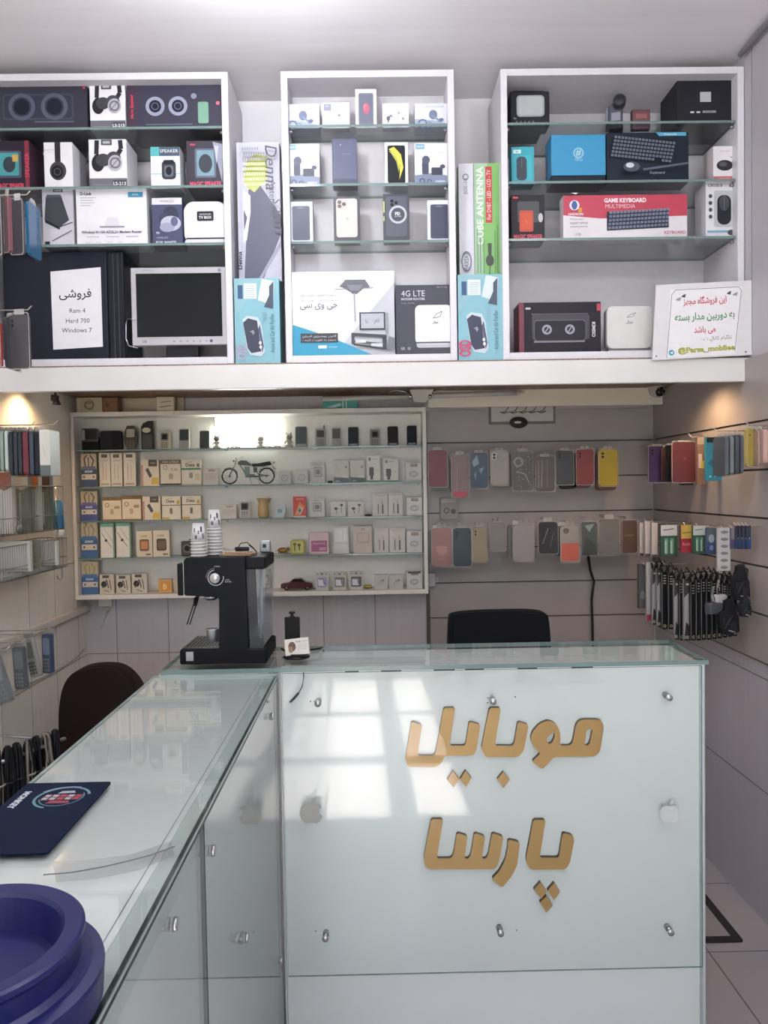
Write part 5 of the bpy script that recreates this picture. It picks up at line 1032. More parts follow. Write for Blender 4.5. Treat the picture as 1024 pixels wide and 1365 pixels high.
sbox('glass_packet', 'beige screen guard packet on the fourth shelf', 'packet', (471, 700, 496, 738), PS[3], .02, 'b9aca2', cableblister)
for px, lab in (((499, 704, 518, 738), 'against the beige screen guard packet'), ((519, 704, 540, 738), 'against the hooked earphone box')): sbox('cable_box', 'white box with two dark cables on the fourth shelf, ' + lab, 'box', px, PS[3], .02, 'bfb9b2', twocables)
sbox('earphone_box', 'square greyish earphone box at the end of the fourth shelf', 'box', (542, 708, 563, 737), PS[3], .03, 'c3c0bb', hookbox)

# ---- bottom board
def earbunch(A): A.r(0, 0, 1, 1, 'cbc3b4'); A.r(.2, .82, .66, .96, '4a4540'); A.e(.3, .5, .2, .16, '332e2a'); A.line([(.2, .3), (.5, .72), (.62, .3)], .07, '4a4540'); A.line([(.7, .74), (.8, .2)], .06, '55504a'); A.line([(.3, .2), (.7, .1)], .05, '6a645c')
def orange(A): A.r(0, 0, 1, 1, 'c9a06a'); A.r(.14, .14, .86, .80, 'd98f3a', .06); A.t(.5, .46, .4, 'B', 'e8cfa0', bold=.03)
for px, lab in (((133, 766, 152, 792), 'closest to the lowest blue card'), ((155, 767, 174, 792), 'in the middle of the three'), ((176, 765, 196, 792), 'closest to the orange packet')): sbox('earphone_packet', 'cream packet of tangled dark earphones on the bottom board, ' + lab, 'packet', px, PB, .02, 'c3bbac', earbunch, 'tangled earphone packets')
sbox('memory_packet', 'small orange memory packet on the bottom board', 'packet', (211, 772, 229, 790), PB, .02, 'c09560', orange)
sbox('memory_packet', 'small beige packet half hidden by the coffee machine head', 'packet', (232, 774, 247, 790), PB, .02, 'b5a890', None)
# model car
p0, p1 = at(374, 787, D1), at(417, 787, D1); W = p1.x - p0.x
t = thing('model_car', 'dark maroon model saloon car on the bottom board of the display shelf', 'model', ((p0.x + p1.x) / 2, D1 + .035, PB))
CAR = M('4a1822', .2, .2, .6)
sd = [(-.5, .06), (-.5, .17), (-.46, .21), (-.24, .24), (-.10, .35), (.14, .36), (.28, .25), (.46, .21), (.5, .15), (.5, .06)]
m = MB(); m.prism([(a * W, b_ * W + .001) for a, b_ in reversed(sd)], -.022, .022, CAR); m.build('body', t)
m = MB(); m.prism([(a * W, b_ * W + .001) for a, b_ in ((.23, .25), (.13, .335), (-.09, .325), (-.19, .25))], -.0224, .0224, M('1a1518', .1)); m.build('side_window', t)
for a in (-.32, .32):
    for y in (-.021, .021):
        m = MB(); m.lathe([(.0001, -.004), (.008, -.004), (.0095, -.003), (.0095, .003), (.008, .004), (.0001, .004)], M('1c1a1a', .6), 16, (a * W, y, .0097), 'y'); m.lathe([(.0001, -.0047), (.0052, -.0043)], M('b5a9a6', .3, .6), 12, (a * W, y, .0097), 'y'); m.build('wheel', t)
m = MB(); m.box(-W * .505, -W * .49, -.018, -.010, W * .14 + .001, W * .19, M('c9b9b0', .2)); m.box(-W * .505, -W * .49, .010, .018, W * .14 + .001, W * .19, M('c9b9b0', .2)); m.build('headlamp', t)
def chip(c): 
    def f(A): A.r(0, 0, 1, 1, 'bdbab2'); A.r(.12, .16, .88, .72, c, .08); A.r(.2, .24, .7, .62, 'd8d6dc', .05); A.line([(.25, .62), (.62, .62), (.68, .3)], .10, '6f6c78'); A.e(.5, .90, .12, .05, '7a7436'); A.e(.14, .9, .07, .04, '8a8440'); A.e(.86, .9, .07, .04, '8a8440')
    return f
for px, c, lab in (((421, 763, 438, 789), '8a87b4', 'small blister packet with a violet gadget next to the model car'), ((444, 763, 462, 789), '77746c', 'small blister packet with a grey gadget under a peg'), ((466, 762, 484, 788), '4f4d4a', 'small blister packet with a black and white gadget next to the brass cylinder')): sbox('gadget_packet', lab, 'packet', px, PB, .02, 'b3b0a8', chip(c))
p0, p1 = at(485, 783, D1), at(496, 783, D1); W = p1.x - p0.x
m = MB(); m.lathe([(.0001, -W / 2), (.006, -W / 2 + .001), (.0085, -W * .3), (.0085, W * .3), (.006, W / 2 - .001), (.0001, W / 2)], M('a09436', .3, .5), 16, (0, 0, .0087), 'x'); tag(m.build('brass_cylinder', None, ((p0.x + p1.x) / 2, D1 + .02, PB + .0002)), 'tiny brass yellow cylinder lying on the bottom board', 'cylinder')
def pale(A): A.r(0, 0, 1, 1, 'c2bdb7'); A.line([(.3, .3), (.5, .62), (.62, .4)], .05, '8f8a85'); A.e(.66, .6, .08, .08, '77736f'); A.line([(.45, .25), (.75, .45)], .04, 'a8a39e')
for px, lab in (((499, 766, 517, 788), 'near the brass cylinder'), ((519, 766, 538, 788), 'near the end of the bottom board')): sbox('earphone_packet', 'plain pale square earphone packet ' + lab, 'packet', px, PB, .015, 'bdb8b2', pale)
sbox('earphone_box', 'square greyish earphone box with dark top at the end of the bottom board', 'box', (542, 762, 563, 787), PB, .03, 'bfbcb7', [hookbox, lambda A: A.r(.1, .88, .9, 1, '4f4d4b')])
# ---- on top of the shelf, under the slab
def blister_top(A): A.r(0, 0, 1, 1, 'b5aa92'); A.ring(.5, .5, .12, .2, '7a6f5a'); A.r(.05, .1, .15, .9, 'cfc5ae'); A.r(.4, .55, .6, .8, '8f846c')
sbox('cable_packet', 'clear packet lying on top of the display shelf beside a brown box', 'packet', (102, 530, 136, 549), PT, .05, 'a89d86', blister_top, d=3.30)
sbox('gift_box', 'small brown box on top of the display shelf', 'box', (137, 530, 157, 548), PT, .05, '7a5438', [lambda A: A.e(.3, .5, .12, .16, '4f3424')], d=3.30)
def tools(A): A.r(0, 0, 1, 1, 'bfb49c'); A.r(.06, .1, .94, .9, 'd3cab6', .04); A.line([(.2, .3), (.85, .4)], .06, '7a7468'); A.line([(.25, .62), (.85, .7)], .06, '8a8478')
sbox('tool_card', 'cream card of small tools on top of the display shelf', 'card', (208, 529, 232, 547), PT, .03, 'b7ac94', tools, d=3.30)
sbox('cable_box', 'flat teal box on top of the display shelf', 'box', (430, 534, 477, 546), PT, .06, '2f8a80', [lambda A: A.p([(.1, .2), (.5, .7), (.55, .4), (.3, .1)], '8fb4ae'), lambda A: A.r(.56, .05, .60, .95, '9fc4bc'), lambda A: A.r(.66, .05, .69, .95, '9fc4bc')], d=3.30)
# sockets and wires round the shelf
m = MB(); p = at(139, 799, 3.38); m.box(-.030, .030, -.02, .0, -.04, 0, M('d6d2cc', .35), bev=.003); m.lathe([(.009, -.065), (.011, -.05), (.006, -.041)], M('d2cec8', .35), 12, (.004, -.01, 0)); m.tube([(.004, -.01, -.065), (-.002, -.008, -.09), (-.02, -.005, -.13), (-.04, .012, -.16)], .0025, M('d0ccc6', .4), 6)
tag(m.build('wall_socket', None, (p.x, YB - .001, .975)), 'white socket with plug hanging below the display shelf', 'socket')
m = MB(); p = at(572, 773, 3.36); m.box(-.035, .02, -.02, .012, -.03, .03, M('c3bec0', .35), bev=.004); m.box(.02, .035, -.012, .006, -.014, .014, M('c9c4c6', .35), bev=.004)
tag(m.build('power_plug', None, (p.x + .01, 3.38, p.z)), 'white power plug block at the lower alcove corner of the display shelf', 'plug')

# ================================================================== HANGING PACKS
HOOKM = M('b9b3ae', .3, .7)
def hook(loc, length, axis, label):
    m = MB()
    d = {'y': (0, 1, 0), '-x': (1, 0, 0), 'x': (-1, 0, 0)}[axis]      # towards the wall
    pts = [(-d[0] * .012, -d[1] * .012, .012), (0, 0, 0), (d[0] * length, d[1] * length, 0)]
    m.tube(pts, .0018, HOOKM, 6)
    tag(m.build('display_hook', None, loc), label, 'hook')
def dim(c, k=.84): return ''.join('%02x' % int(int(c[i:i + 2], 16) * k) for i in (0, 2, 4))
def case_pack(label, px, d, colr, art=None, yaw=0, bag=True, hooked=None, hooklen=.1, axis='y', header='cfc9c4', thick=.011, rough=.4, name='phone_case', tilt=0, margin=.10):
    """a phone case in a clear hanging bag; px is the outline of the whole bag"""
    x0, z0, x1, z1_ = rect(*px, d); W = x1 - x0; Hh = z1_ - z0
    t = thing(name, label, 'phone case', ((x0 + x1) / 2, d, z0), rot=(tilt, 0, yaw))
    hz = Hh * (1 - margin)
    m = MB(); m.prism(rr(-W / 2 + .003, .004, W / 2 - .003, hz, W * .17, 5), -thick / 2, thick / 2, M(dim(colr), rough), smooth=False)
    A = Art(m, W - .006, hz - .004, -thick / 2 - .0003, z0=.004)
    if art: art(A)
    m.build('case_shell', t)
    m = MB(); m.box(-W * .22, W * .22, -.001, .001, hz + .002, Hh, M(header, .5)); m.build('hang_tab', t)
    if bag:
        m = MB(); m.flat(rr(-W / 2, 0, W / 2, hz + .006, .006, 3), -thick / 2 - .0028, FILM)
        o_, i_ = rr(-W / 2, 0, W / 2, hz + .006, .008, 4), rr(-W / 2 + .0022, .0022, W / 2 - .0022, hz + .0038, .008, 4); n_ = len(o_)
        m.add([(p_[0], -thick / 2 - .003, p_[1]) for p_ in o_] + [(p_[0], -thick / 2 - .003, p_[1]) for p_ in i_], [(j, (j + 1) % n_, n_ + (j + 1) % n_, n_ + j) for j in range(n_)], M('aaa39f', .3))
        m.flat([(-W * .44, hz + .006), (W * .44, hz + .006), (W * .30, Hh), (-W * .34, Hh * .995)], -.003, FILM); m.build('clear_bag', t)
    if hooked: hook(((x0 + x1) / 2, d - .004, z1_ - .006), hooklen, axis, hooked)
    return t
def cam(u=.22, v=.88, c='2a2628'): return lambda A: (A.e(u, v - .02, .12, .085, c), A.e(u, v + .02, .06, .03, '55525a'), A.e(u, v - .06, .06, .03, '55525a'))
def lens2(c): 
    def f(A): A.r(.07, .74, .36, .95, c, .08); A.e(.21, .89, .07, .035, '20222a'); A.e(.21, .80, .07, .035, '20222a')
    return f
def marble(A): A.line([(.3, .95), (.45, .75), (.7, .68), (.9, .8)], .03, '8d8782'); A.line([(.2, .75), (.5, .72)], .02, '9a948e'); lens2('cdc6c0')(A)
def glitter(A):
    random.seed(3); A.ring(.3, .74, .16, .24, 'a6a3a6')
    for _ in range(26): u, v = .12 + .76 * random.random(), .08 + .8 * random.random(); A.e(u, v, .03, .012, random.choice(['b5b2b5', '4a484c', 'c5c2c4']), 8)
    A.line([(.2, .5), (.6, .42), (.8, .2)], .04, 'b9b6ba')
def bluepatch(A): A.p([(.1, .75), (.4, .95), (.5, .7), (.2, .6)], 'a9bcc8'); A.p([(.5, .55), (.8, .6), (.6, .4)], '8fa8b8'); A.p([(.2, .4), (.35, .5), (.3, .2)], '7b98ac')
def pinkclear(A): A.line([(.3, .1), (.35, .8)], .03, 'c9b1b0'); A.line([(.6, .1), (.75, .8)], .03, '8d7676'); A.r(.1, .0, .9, .14, 'b23a4c', .1)
def smoke(A): A.line([(.3, .1), (.35, .9)], .05, '9a9290'); A.line([(.6, .1), (.62, .9)], .04, '857d7c'); A.r(.1, .1, .2, .9, '7a7270')
def coral(A): A.r(.04, .03, .96, .52, 'd2644e', .1); A.e(.30, .86, .16, .08, '5c5450'); A.t(.5, .60, .03, 'PUMKIN', '9c8f88')
def tie(A): A.t(.5, .5, .05, 'C', '4a4a40', bold=.05); lens2('b7a98c')(A)
def applem(c): return lambda A: (A.e(.5, .52, .10, .05, c), lens2('00000' and '3a3436')(A))
Y1, Y2 = 3.25, 3.25
row1 = [('dark red phone case in the alcove, nearest the lit display shelf', (570, 596, 597, 650), '8a2f3c', None, 'dark red case'), ('clear pink phone case with a red lower end', (601, 602, 625, 664), '9b7f7c', pinkclear, 'clear pink case'),
        ('blue phone case with silvery patches', (626, 600, 651, 652), '3d5a74', bluepatch, 'blue patchy case'), ('white marble phone case', (653, 597, 678, 648), 'c6beb6', marble, 'white marble case'),
        ('grey glitter phone case in a wide clear packet', (682, 598, 711, 655), '6f6b6c', glitter, 'grey glitter case'), ('smoky translucent phone case beside the grey glitter one', (713, 605, 740, 656), '6a615e', smoke, 'smoky case'),
        ('slate blue-black phone case on the upper alcove row', (740, 597, 765, 647), '3f434c', lens2('33363e'), 'slate case'), ('bright red phone case beside the yellow one', (767, 595, 792, 647), '9a3238', lens2('8a2a30'), 'bright red case'),
        ('yellow phone case on the upper alcove row', (797, 595, 824, 649), 'd0b52c', lambda A: (lens2('bca224')(A), A.e(.5, .45, .08, .04, 'b89c22')), 'yellow case')]
for i, (lab, px, c, art, short) in enumerate(row1):
    case_pack(lab, px, Y1 - (.012 if i % 2 else 0), c, art, hooked='thin metal hook carrying the ' + short + ' on the upper alcove row', hooklen=3.392 - Y1, margin=.08)
back1 = [((574, 600, 600, 656), '5f6a60', 'dull green phone case peeping out behind the dark red one'), ((657, 599, 683, 652), '7d746e', 'brown-grey phone case behind the white marble one'), ((744, 600, 769, 653), '33363c', 'black phone case behind the slate blue-black one'), ((761, 598, 788, 652), '7a5552', 'dusky red phone case behind the bright red one'), ((793, 598, 822, 655), '7a4a3e', 'rust phone case behind the yellow one'), ((598, 606, 622, 657), '5b4c4a', 'dark phone case behind the clear pink one')]
for px, c, lab in back1: case_pack(lab, px, Y1 + .035, c, None, bag=False, margin=.10)
row2 = [('pink phone case with a gold clasp print', (575, 697, 603, 756), 'b9837f', lambda A: (A.line([(.2, .5), (.8, .5)], .04, 'd8b79a'), A.e(.5, .42, .28, .12, 'c48f84'), A.t(.5, .2, .04, 'Pocket', 'e0c4b4')), 'pink case'), ('dark teal phone case beside the pink one', (603, 697, 629, 756), '27464f', lens2('1d3840'), 'dark teal case'),
        ('cream phone case beside the dark teal one', (629, 697, 650, 750), 'b8a68a', lens2('a8967a'), 'cream case'), ('short clear phone case between the cream and white ones', (652, 692, 675, 735), '97918c', None, 'short clear case'),
        ('white phone case on the lower alcove row', (683, 693, 712, 749), 'b5adb0', lambda A: A.e(.5, .8, .05, .02, 'a39b9e'), 'white case'), ('crumpled black phone case in clear packet with white header', (717, 690, 744, 739), '35353a', glitter if False else lambda A: (A.line([(.2, .3), (.5, .8)], .05, '7f8084'), A.line([(.6, .2), (.8, .7)], .03, '6a6b70')), 'crumpled black case'),
        ('half white half coral phone case with round camera', (746, 694, 773, 750), 'c3bab4', coral, 'coral and white case'), ('dark green and white phone case behind the hanging black cord', (774, 690, 797, 741), '59625c', lambda A: (A.p([(0, .0), (1, 0), (.9, .3), (.3, .55)], '2f3532'), A.p([(.2, .9), (.8, .95), (.5, .7)], '8fa094')), 'green and white case'),
        ('clear phone case in white-headed packet past the hanging black cord', (798, 686, 826, 741), '8d8a86', lambda A: (A.r(.2, .5, .8, .55, '6d6b67'), A.t(.5, .42, .05, 'CLEAR', '55534f')), 'clear white-headed case'), ('brown card-backed phone case at the end of the lower alcove row', (828, 688, 850, 738), '6f4c3c', lambda A: A.t(.5, .55, .08, 'Luxury', 'b08d6a', shear=.2), 'brown case')]
for i, (lab, px, c, art, short) in enumerate(row2):
    case_pack(lab, px, Y2 - (.012 if i % 2 else 0), c, art, hooked='thin metal hook carrying the ' + short + ' on the lower alcove row', hooklen=3.392 - Y2, margin=.12, header='c9c4c0' if i in (5, 8) else 'a79f9a')
for px, c, lab in (((570, 700, 596, 752), '6a5f5c', 'grey-brown phone case behind the pink one'), ((676, 694, 704, 744), '8f8886', 'pale grey phone case behind the white one'), ((737, 696, 764, 742), '4a4c50', 'dark grey phone case behind the coral and white one')): case_pack(lab, px, Y2 + .035, c, None, bag=False, margin=.12)
pbox('accessory_packet', 'small grey accessory packet hanging just under the clear pink phone case', 'packet', (587, 664, 611, 692), 3.37, None, .02, '8d8580', [lambda A: (A.r(.1, .78, .9, .95, 'a59d97'), A.ring(.35, .4, .1, .16, '4a4643'), A.e(.72, .36, .14, .12, '55504c'))])
# black cord with a small plug hanging down the boards
m = MB(); pts = [at(*p, 3.372) for p in ((784, 738), (787, 760), (792, 775), (789, 800), (790, 830), (791, 905))]
m.tube(pts, .0055, M('262426', .5), 8); p = pts[0]; m.box(p.x - .012, p.x + .012, 3.362, 3.382, p.z - .004, p.z + .012, M('b9b3b4', .4), bev=.002)
tag(m.build('extension_cable'), 'thick black cord hanging down the alcove boards beside the white-headed case', 'cord')

# framed calligraphy plate and the dark oval hanging from it
a, b_ = at(655, 536, 3.38), at(738, 561, 3.38)
t = thing('calligraphy_plate', 'white plate with black calligraphy tucked under the soffit board', 'plate', ((a.x + b_.x) / 2, 3.385, b_.z))
W = b_.x - a.x; Hh = a.z - b_.z
m = MB(); m.box(-W / 2 - .01, W / 2 + .01, .0, .006, -.012, Hh, M('6d6764', .6)); m.build('frame', t)
m = MB(); m.box(-W / 2, W / 2, -.002, .0, 0, Hh, M('c3bdb8', .5)); A = Art(m, W, Hh, -.0022)
for k in range(5): A.line([(.16 + .15 * k, .45), (.24 + .15 * k, .55), (.30 + .15 * k, .86)], .012, '2a2726'); A.line([(.14 + .15 * k, .5), (.2 + .15 * k, .42), (.28 + .15 * k, .5)], .014, '2a2726')
m.build('plate_face', t)
p = at(692, 563, 3.365); m = MB(); m.ball((0, 0, 0), .040, M('33282a', .5), 12, (1, .25, .62)); m.flat(ell(-.006, .0, .016, .005), -.0105, M('b5aeae')); tag(m.build('oval_plaque', None, (p.x, 3.372, p.z)), 'dark oval plaque hanging in front of the calligraphy plate', 'plaque')

# ---- right wall: cases on hooks
W1 = [('purple phone case on the hooks by the wall corner', (863, 592, 889, 644), 3.16, '46346e', lens2('3a2a5e'), .0, 'purple case', 'y'), ('large maroon phone case on the wall hooks', (894, 587, 930, 644), 2.93, '6d2b38', lambda A: A.e(.5, .6, .05, .03, '854450'), .06, 'maroon case', '-x')]
case_pack(W1[0][0], W1[0][1], W1[0][2], W1[0][3], W1[0][4], hooked='thin hook carrying the purple case', hooklen=.22, margin=.06)
case_pack(W1[1][0], W1[1][1], W1[1][2], W1[1][3], W1[1][4], yaw=.06, hooked='thin hook carrying the large maroon case', hooklen=.10, axis='-x', margin=.05)
case_pack('black phone case edge showing between the purple and maroon cases', (886, 591, 897, 644), 3.02, '26252a', None, bag=False, margin=.05)
case_pack('reddish phone case half hidden behind the purple one', (881, 594, 893, 642), 3.10, '7a4a4c', None, bag=False, margin=.06)
case_pack('dark phone case tucked behind the maroon one', (903, 592, 934, 648), 2.97, '33282c', None, bag=False, margin=.05)
pbox('case_packet', 'brown case packet with a yellow sticker on the wall hooks', 'packet', (930, 583, 942, 646), 2.83, None, .02, '7a5f50', [lambda A: (A.r(.1, .35, .5, .65, 'b9b0a6', .1), A.r(.4, .34, 1, .5, 'b8a436'), A.r(0, .85, 1, 1, 'a08d7e'))])
pbox('case_packet', 'turquoise case packet with dark swirls on the wall hooks', 'packet', (942, 583, 966, 641), 2.72, None, .02, '2a8196', [lambda A: (A.p([(.42, .1), (1, .14), (1, .9), (.42, .95)], '2f3a4a'), A.p([(.05, .4), (.4, .3), (.6, .2), (.3, .5)], '1d5f78'), A.e(.6, .4, .1, .07, '8a98a4'), A.e(.75, .6, .08, .05, '6d7c8a'), A.r(0, .88, .5, 1, '20252c'), A.e(.2, .1, .05, .02, 'c5dde2'), A.e(.45, .1, .05, .02, 'c5dde2'))])
def edge_pack(label, px, d, colr, side, yaw=0, wdt=.085, tab='b5b0ad', name='phone_case', lean=0):
    """a packed case hung edge-on: thin in x, deep in y"""
    x0, z0, x1, z1_ = rect(*px, d); W = x1 - x0; Hh = z1_ - z0
    t = thing(name, label, 'phone case', ((x0 + x1) / 2, d + wdt / 2, z0), rot=(0, lean, yaw))
    m = MB(); m.prism(rr(-wdt / 2, 0, wdt / 2, Hh * .9, .012, 4), -W / 2 + .001, W / 2 - .001, M(colr, .35), axis='x'); m.build('case_shell', t)
    m = MB(); m.prism([(-wdt * .3, Hh * .905), (wdt * .3, Hh * .905), (wdt * .15, Hh), (-wdt * .15, Hh)], -.0008, .0008, M(tab, .4), axis='x'); m.build('hang_tab', t)
    m = MB(); m.prism(rr(-wdt / 2 - .004, -.004, wdt / 2 + .004, Hh * .93, .004, 2), (W / 2 - .0005) * side, (W / 2) * side, FILM, axis='x'); m.build('clear_bag', t)
    return t
for i, (a, b_, c) in enumerate(((966, 972, '5a6068'), (973, 979, '6f757c'), (980, 986, '4f555e'), (987, 992, '636a74'))):
    edge_pack('grey packet hung edge-on, ' + ['first past the turquoise packet', 'second past the turquoise packet', 'third past the turquoise packet', 'right against the larger yellow case'][i], (a, 576 - i, b_, 634 - i), 2.46 - .0 * i, c, -1)
case_pack('yellow phone case on the wall hooks, larger than the yellow one in the alcove', (992, 569, 1009, 622), 2.36, 'c8b04a', lambda A: (A.e(.3, .82, .1, .03, '6a5c20'), A.e(.5, .5, .05, .02, '8f7c2c')), yaw=.25, hooked='thin hook carrying the larger yellow case', hooklen=.10, axis='-x', margin=.04)
edge_pack('rosy phone case packet hung edge-on beside the larger yellow case', (1010, 568, 1016, 620), 2.33, 'a58a84', -1)
edge_pack('pale pink phone case packet at the very edge of the picture', (1017, 567, 1024, 618), 2.31, 'c8a29c', -1)
for px, py, d, lab in ((972, 574, 2.48, 'thin hook over the edge-on grey packets'), (1016, 566, 2.35, 'thin hook over the rosy and pale pink packets'), (936, 582, 2.82, 'thin hook over the brown case packet'), (954, 582, 2.71, 'thin hook over the turquoise case packet')):
    p = at(px, py, d); hook((p.x - .03, d + .02, p.z), XR - .02 - p.x + .03, '-x', lab)

# ---- right wall: batteries, straps, cables
ordn_ = ('first', 'second', 'third', 'last')
def dd(px): return 3.05 - (px - 853) / 132 * .55
def hang(name, label, cat, px, body, art=None, group=None, dep=.012, doff=0, z0=None, yaw=0, hooked=None):
    d = dd((px[0] + px[2]) / 2) + doff
    if hooked: p = at((px[0] + px[2]) / 2, px[1], d); hook((p.x, d + dep / 2, p.z - .002), max(.02, XR - .017 - p.x), '-x', 'thin hook over the ' + hooked)
    return pbox(name, label, cat, px, d, None, dep, body, art, group, yaw, bev=.0008)
for px, lab in (((853, 697, 858, 741), 'farthest along the hooks'), ((860, 695, 867, 742), 'in the middle of three'), ((869, 697, 877, 743), 'next to the green battery card')): hang('cable_box', 'slim white upright cable box on the wall hooks, ' + lab, 'box', px, 'b9b0ac', [lambda A: A.r(0, 0, 1, .08, '4a4040')], hooked='slim white box ' + lab)
def battery(A): A.r(0, 0, 1, 1, '2f4a3c'); A.r(0, .66, 1, 1, 'b9b8b4'); A.line([(.15, .84), (.8, .88)], .06, '5a5a58'); A.r(.22, .08, .44, .58, '5d8a70', .04); A.r(.56, .08, .78, .58, '5d8a70', .04); A.r(.24, .1, .34, .5, 'a5b8a8'); A.r(.58, .1, .68, .5, 'a5b8a8')
hang('battery_card', 'green battery card with two batteries and white top beside the slim white boxes', 'card', (881, 700, 903, 742), '2f4a3c', battery, hooked='green battery card by the slim white boxes')
hang('battery_card', 'red and yellow battery card on the wall hooks', 'card', (908, 700, 923, 736), '8a2636', [lambda A: (A.r(0, .5, 1, 1, 'b59a4a'), A.r(0, 0, 1, .5, '96283c'), A.line([(.1, .7), (.9, .74)], .08, '6a5a26'), A.t(.5, .3, .12, 'Kodak', 'd8a8a8', wd=.7))], hooked='red and yellow battery card')
hang('battery_card', 'green battery card with white top beside the red and yellow one', 'card', (924, 701, 941, 738), '2f4a3c', battery, doff=-.01, hooked='second green battery card')
hang('battery_card', 'small blue and white card beside the long strip of button batteries', 'card', (942, 704, 955, 739), '34466e', [lambda A: (A.r(0, .45, 1, 1, '4d5662'), A.e(.5, .6, .3, .16, '8a9aa0'), A.e(.5, .25, .2, .1, '6f86b0'))], hooked='small blue and white card')
hang('battery_strip', 'long white strip of button batteries on the wall hooks', 'strip', (957, 704, 974, 761), 'bdb8b8', [lambda A: [(A.e(.5, .08 + .165 * k, .30, .035, '6a6668'), A.line([(.25, .08 + .165 * k), (.8, .09 + .165 * k)], .04, '8f8b8c')) for k in range(6)]], doff=-.04, hooked='strip of button batteries')
hang('flash_drive', 'small violet and grey flash drive packet beside the strip of button batteries', 'packet', (975, 704, 981, 732), '4a4468', [lambda A: A.r(0, .45, 1, 1, '7a767c')], hooked='violet flash drive packet')
for i, a in enumerate((982, 987, 992, 997)):
    hang('flash_drive', 'narrow black and blue flash drive packet, ' + ['first', 'second', 'third', 'last'][i] + ' of four past the violet one', 'packet', (a, 701, a + 4.4, 732), '20263a', [lambda A: (A.r(0, .05, 1, .42, '1f3f78'), A.r(.3, .42, .7, .5, '8a93a4'))], hooked=ordn_[i] + ' black and blue flash drive packet')
def loop_top(A):
    h, w_ = A.h, A.w; y = -.004
    A.mb.tube([(-w_ * .3, y, h), (-w_ * .55, y, h + .018), (0, y, h + .042), (w_ * .6, y, h + .020), (w_ * .25, y, h)], .0032, M('17171b', .5), 6)
    A.mb.tube([(-w_ * .2, y - .006, h - .004), (w_ * .7, y - .012, h + .012), (w_ * .2, y - .010, h + .030), (-w_ * .6, y - .006, h + .024)], .0026, M('222228', .5), 6)
def strapwb(A): A.r(0, 0, 1, 1, '9c989c'); A.p([(0, .7), (1, .8), (1, 1), (0, 1)], '3a383c'); A.p([(0, 0), (1, 0), (1, .22), (.3, .3)], '2f2d31'); A.r(.1, .03, .9, .08, '8a8a7a'); A.r(.3, .9, .8, .93, 'b8b48a')
def strapbk(A): A.r(0, 0, 1, 1, M('101215', .7)); A.r(0, 0, .09, 1, '7d7b7e'); A.e(.55, .06, .28, .028, 'a39d78'); A.e(.55, .06, .12, .014, '2a2826'); [A.r(.3, .80 + .045 * k, .8, .815 + .045 * k, 'aeaa98') for k in range(4)]
hang('smoky_packet', 'smoky grey soft packet hanging below the slim white cable boxes', 'packet', (852, 752, 862, 811), '4f4c50', [lambda A: A.e(.5, .3, .3, .1, '7a777b')], dep=.02)
hang('strap_box', 'slim white strap box with a red foot', 'box', (862, 750, 869, 827), 'a8a3a4', [lambda A: A.r(0, 0, 1, .10, '9c2a44')])
straps = [((869.5, 758, 875.5, 833), 0), ((876, 758, 882, 836), 0), ((882.5, 763, 889.5, 839), 1), ((891, 764, 898, 839), 1), ((899, 772, 905.5, 853), 0), ((906, 774, 911.5, 854), 1), ((912, 772, 920.5, 854), 0), ((921, 776, 927.5, 854), 1), ((928, 773, 934.5, 854), 1), ((935, 772, 941.5, 853), 1), ((942, 772, 948.5, 853), 1), ((949, 774, 955.5, 852), 1), ((956, 776, 962.5, 851), 1), ((963, 778, 969.5, 850), 1), ((970, 779, 976, 849), 1), ((976.5, 780, 982.5, 848), 1)]
names = ['white and black', 'white and black', 'black', 'black', 'white and black', 'black', 'wide white and black', 'black']
ordn = ['first', 'second', 'third', 'fourth', 'fifth', 'sixth', 'seventh', 'eighth', 'ninth', 'tenth', 'eleventh', 'twelfth', 'thirteenth', 'fourteenth', 'fifteenth', 'last']
for i, (px, k) in enumerate(straps):
    hang('strap_box', ('slim black' if k else 'slim white and black') + ' watch strap box, ' + ordn[i] + ' in the row from the red-footed box', 'box', px, '1e2126' if k else '8f8b8f', [strapbk if k else strapwb, loop_top], 'watch strap boxes on the wall hooks', dep=.014)
# dark tangle of hooks above the straps
for i, px in enumerate((858, 872, 886, 900, 914, 928, 945, 960)):
    d = dd(px); p = at(px, 752 if px < 890 else 764, d); hook((p.x, d - .01, p.z), max(.02, XR - .02 - p.x), '-x', 'dark hook over the strap boxes, ' + ordn[i] + ' from the alcove corner')
d = 2.60
def plug(name, label, px, d, c1, c2):
    x0, z0, x1, z1_ = rect(*px, d); W = x1 - x0; Hh = z1_ - z0
    t = thing(name, label, 'charger', ((x0 + x1) / 2, d, z0), .3)
    m = MB(); m.box(-W / 2, W / 2, -.015, .015, 0, Hh * .62, M(c1, .35), bev=.006); m.build('body', t)
    m = MB(); m.tube([(0, 0, Hh * .6), (.004, 0, Hh * .8), (-.003, 0, Hh * 1.1), (.002, .0, Hh * 1.5)], .0018, M(c2, .5), 6); m.tube([(-.006, 0, Hh * .6), (-.010, 0, Hh * 1.0), (-.004, 0, Hh * 1.5)], .0018, M(c2, .5), 6); m.build('cable', t)
plug('wall_charger', 'white wall charger dangling in front of the strap boxes', (950, 784, 968, 806), 2.55, 'b3aeb2', '8f8b90')
plug('wall_charger', 'grey box-shaped charger hanging just below the white one', (941, 794, 962, 818), 2.53, '4a4b54', '6a6a70')
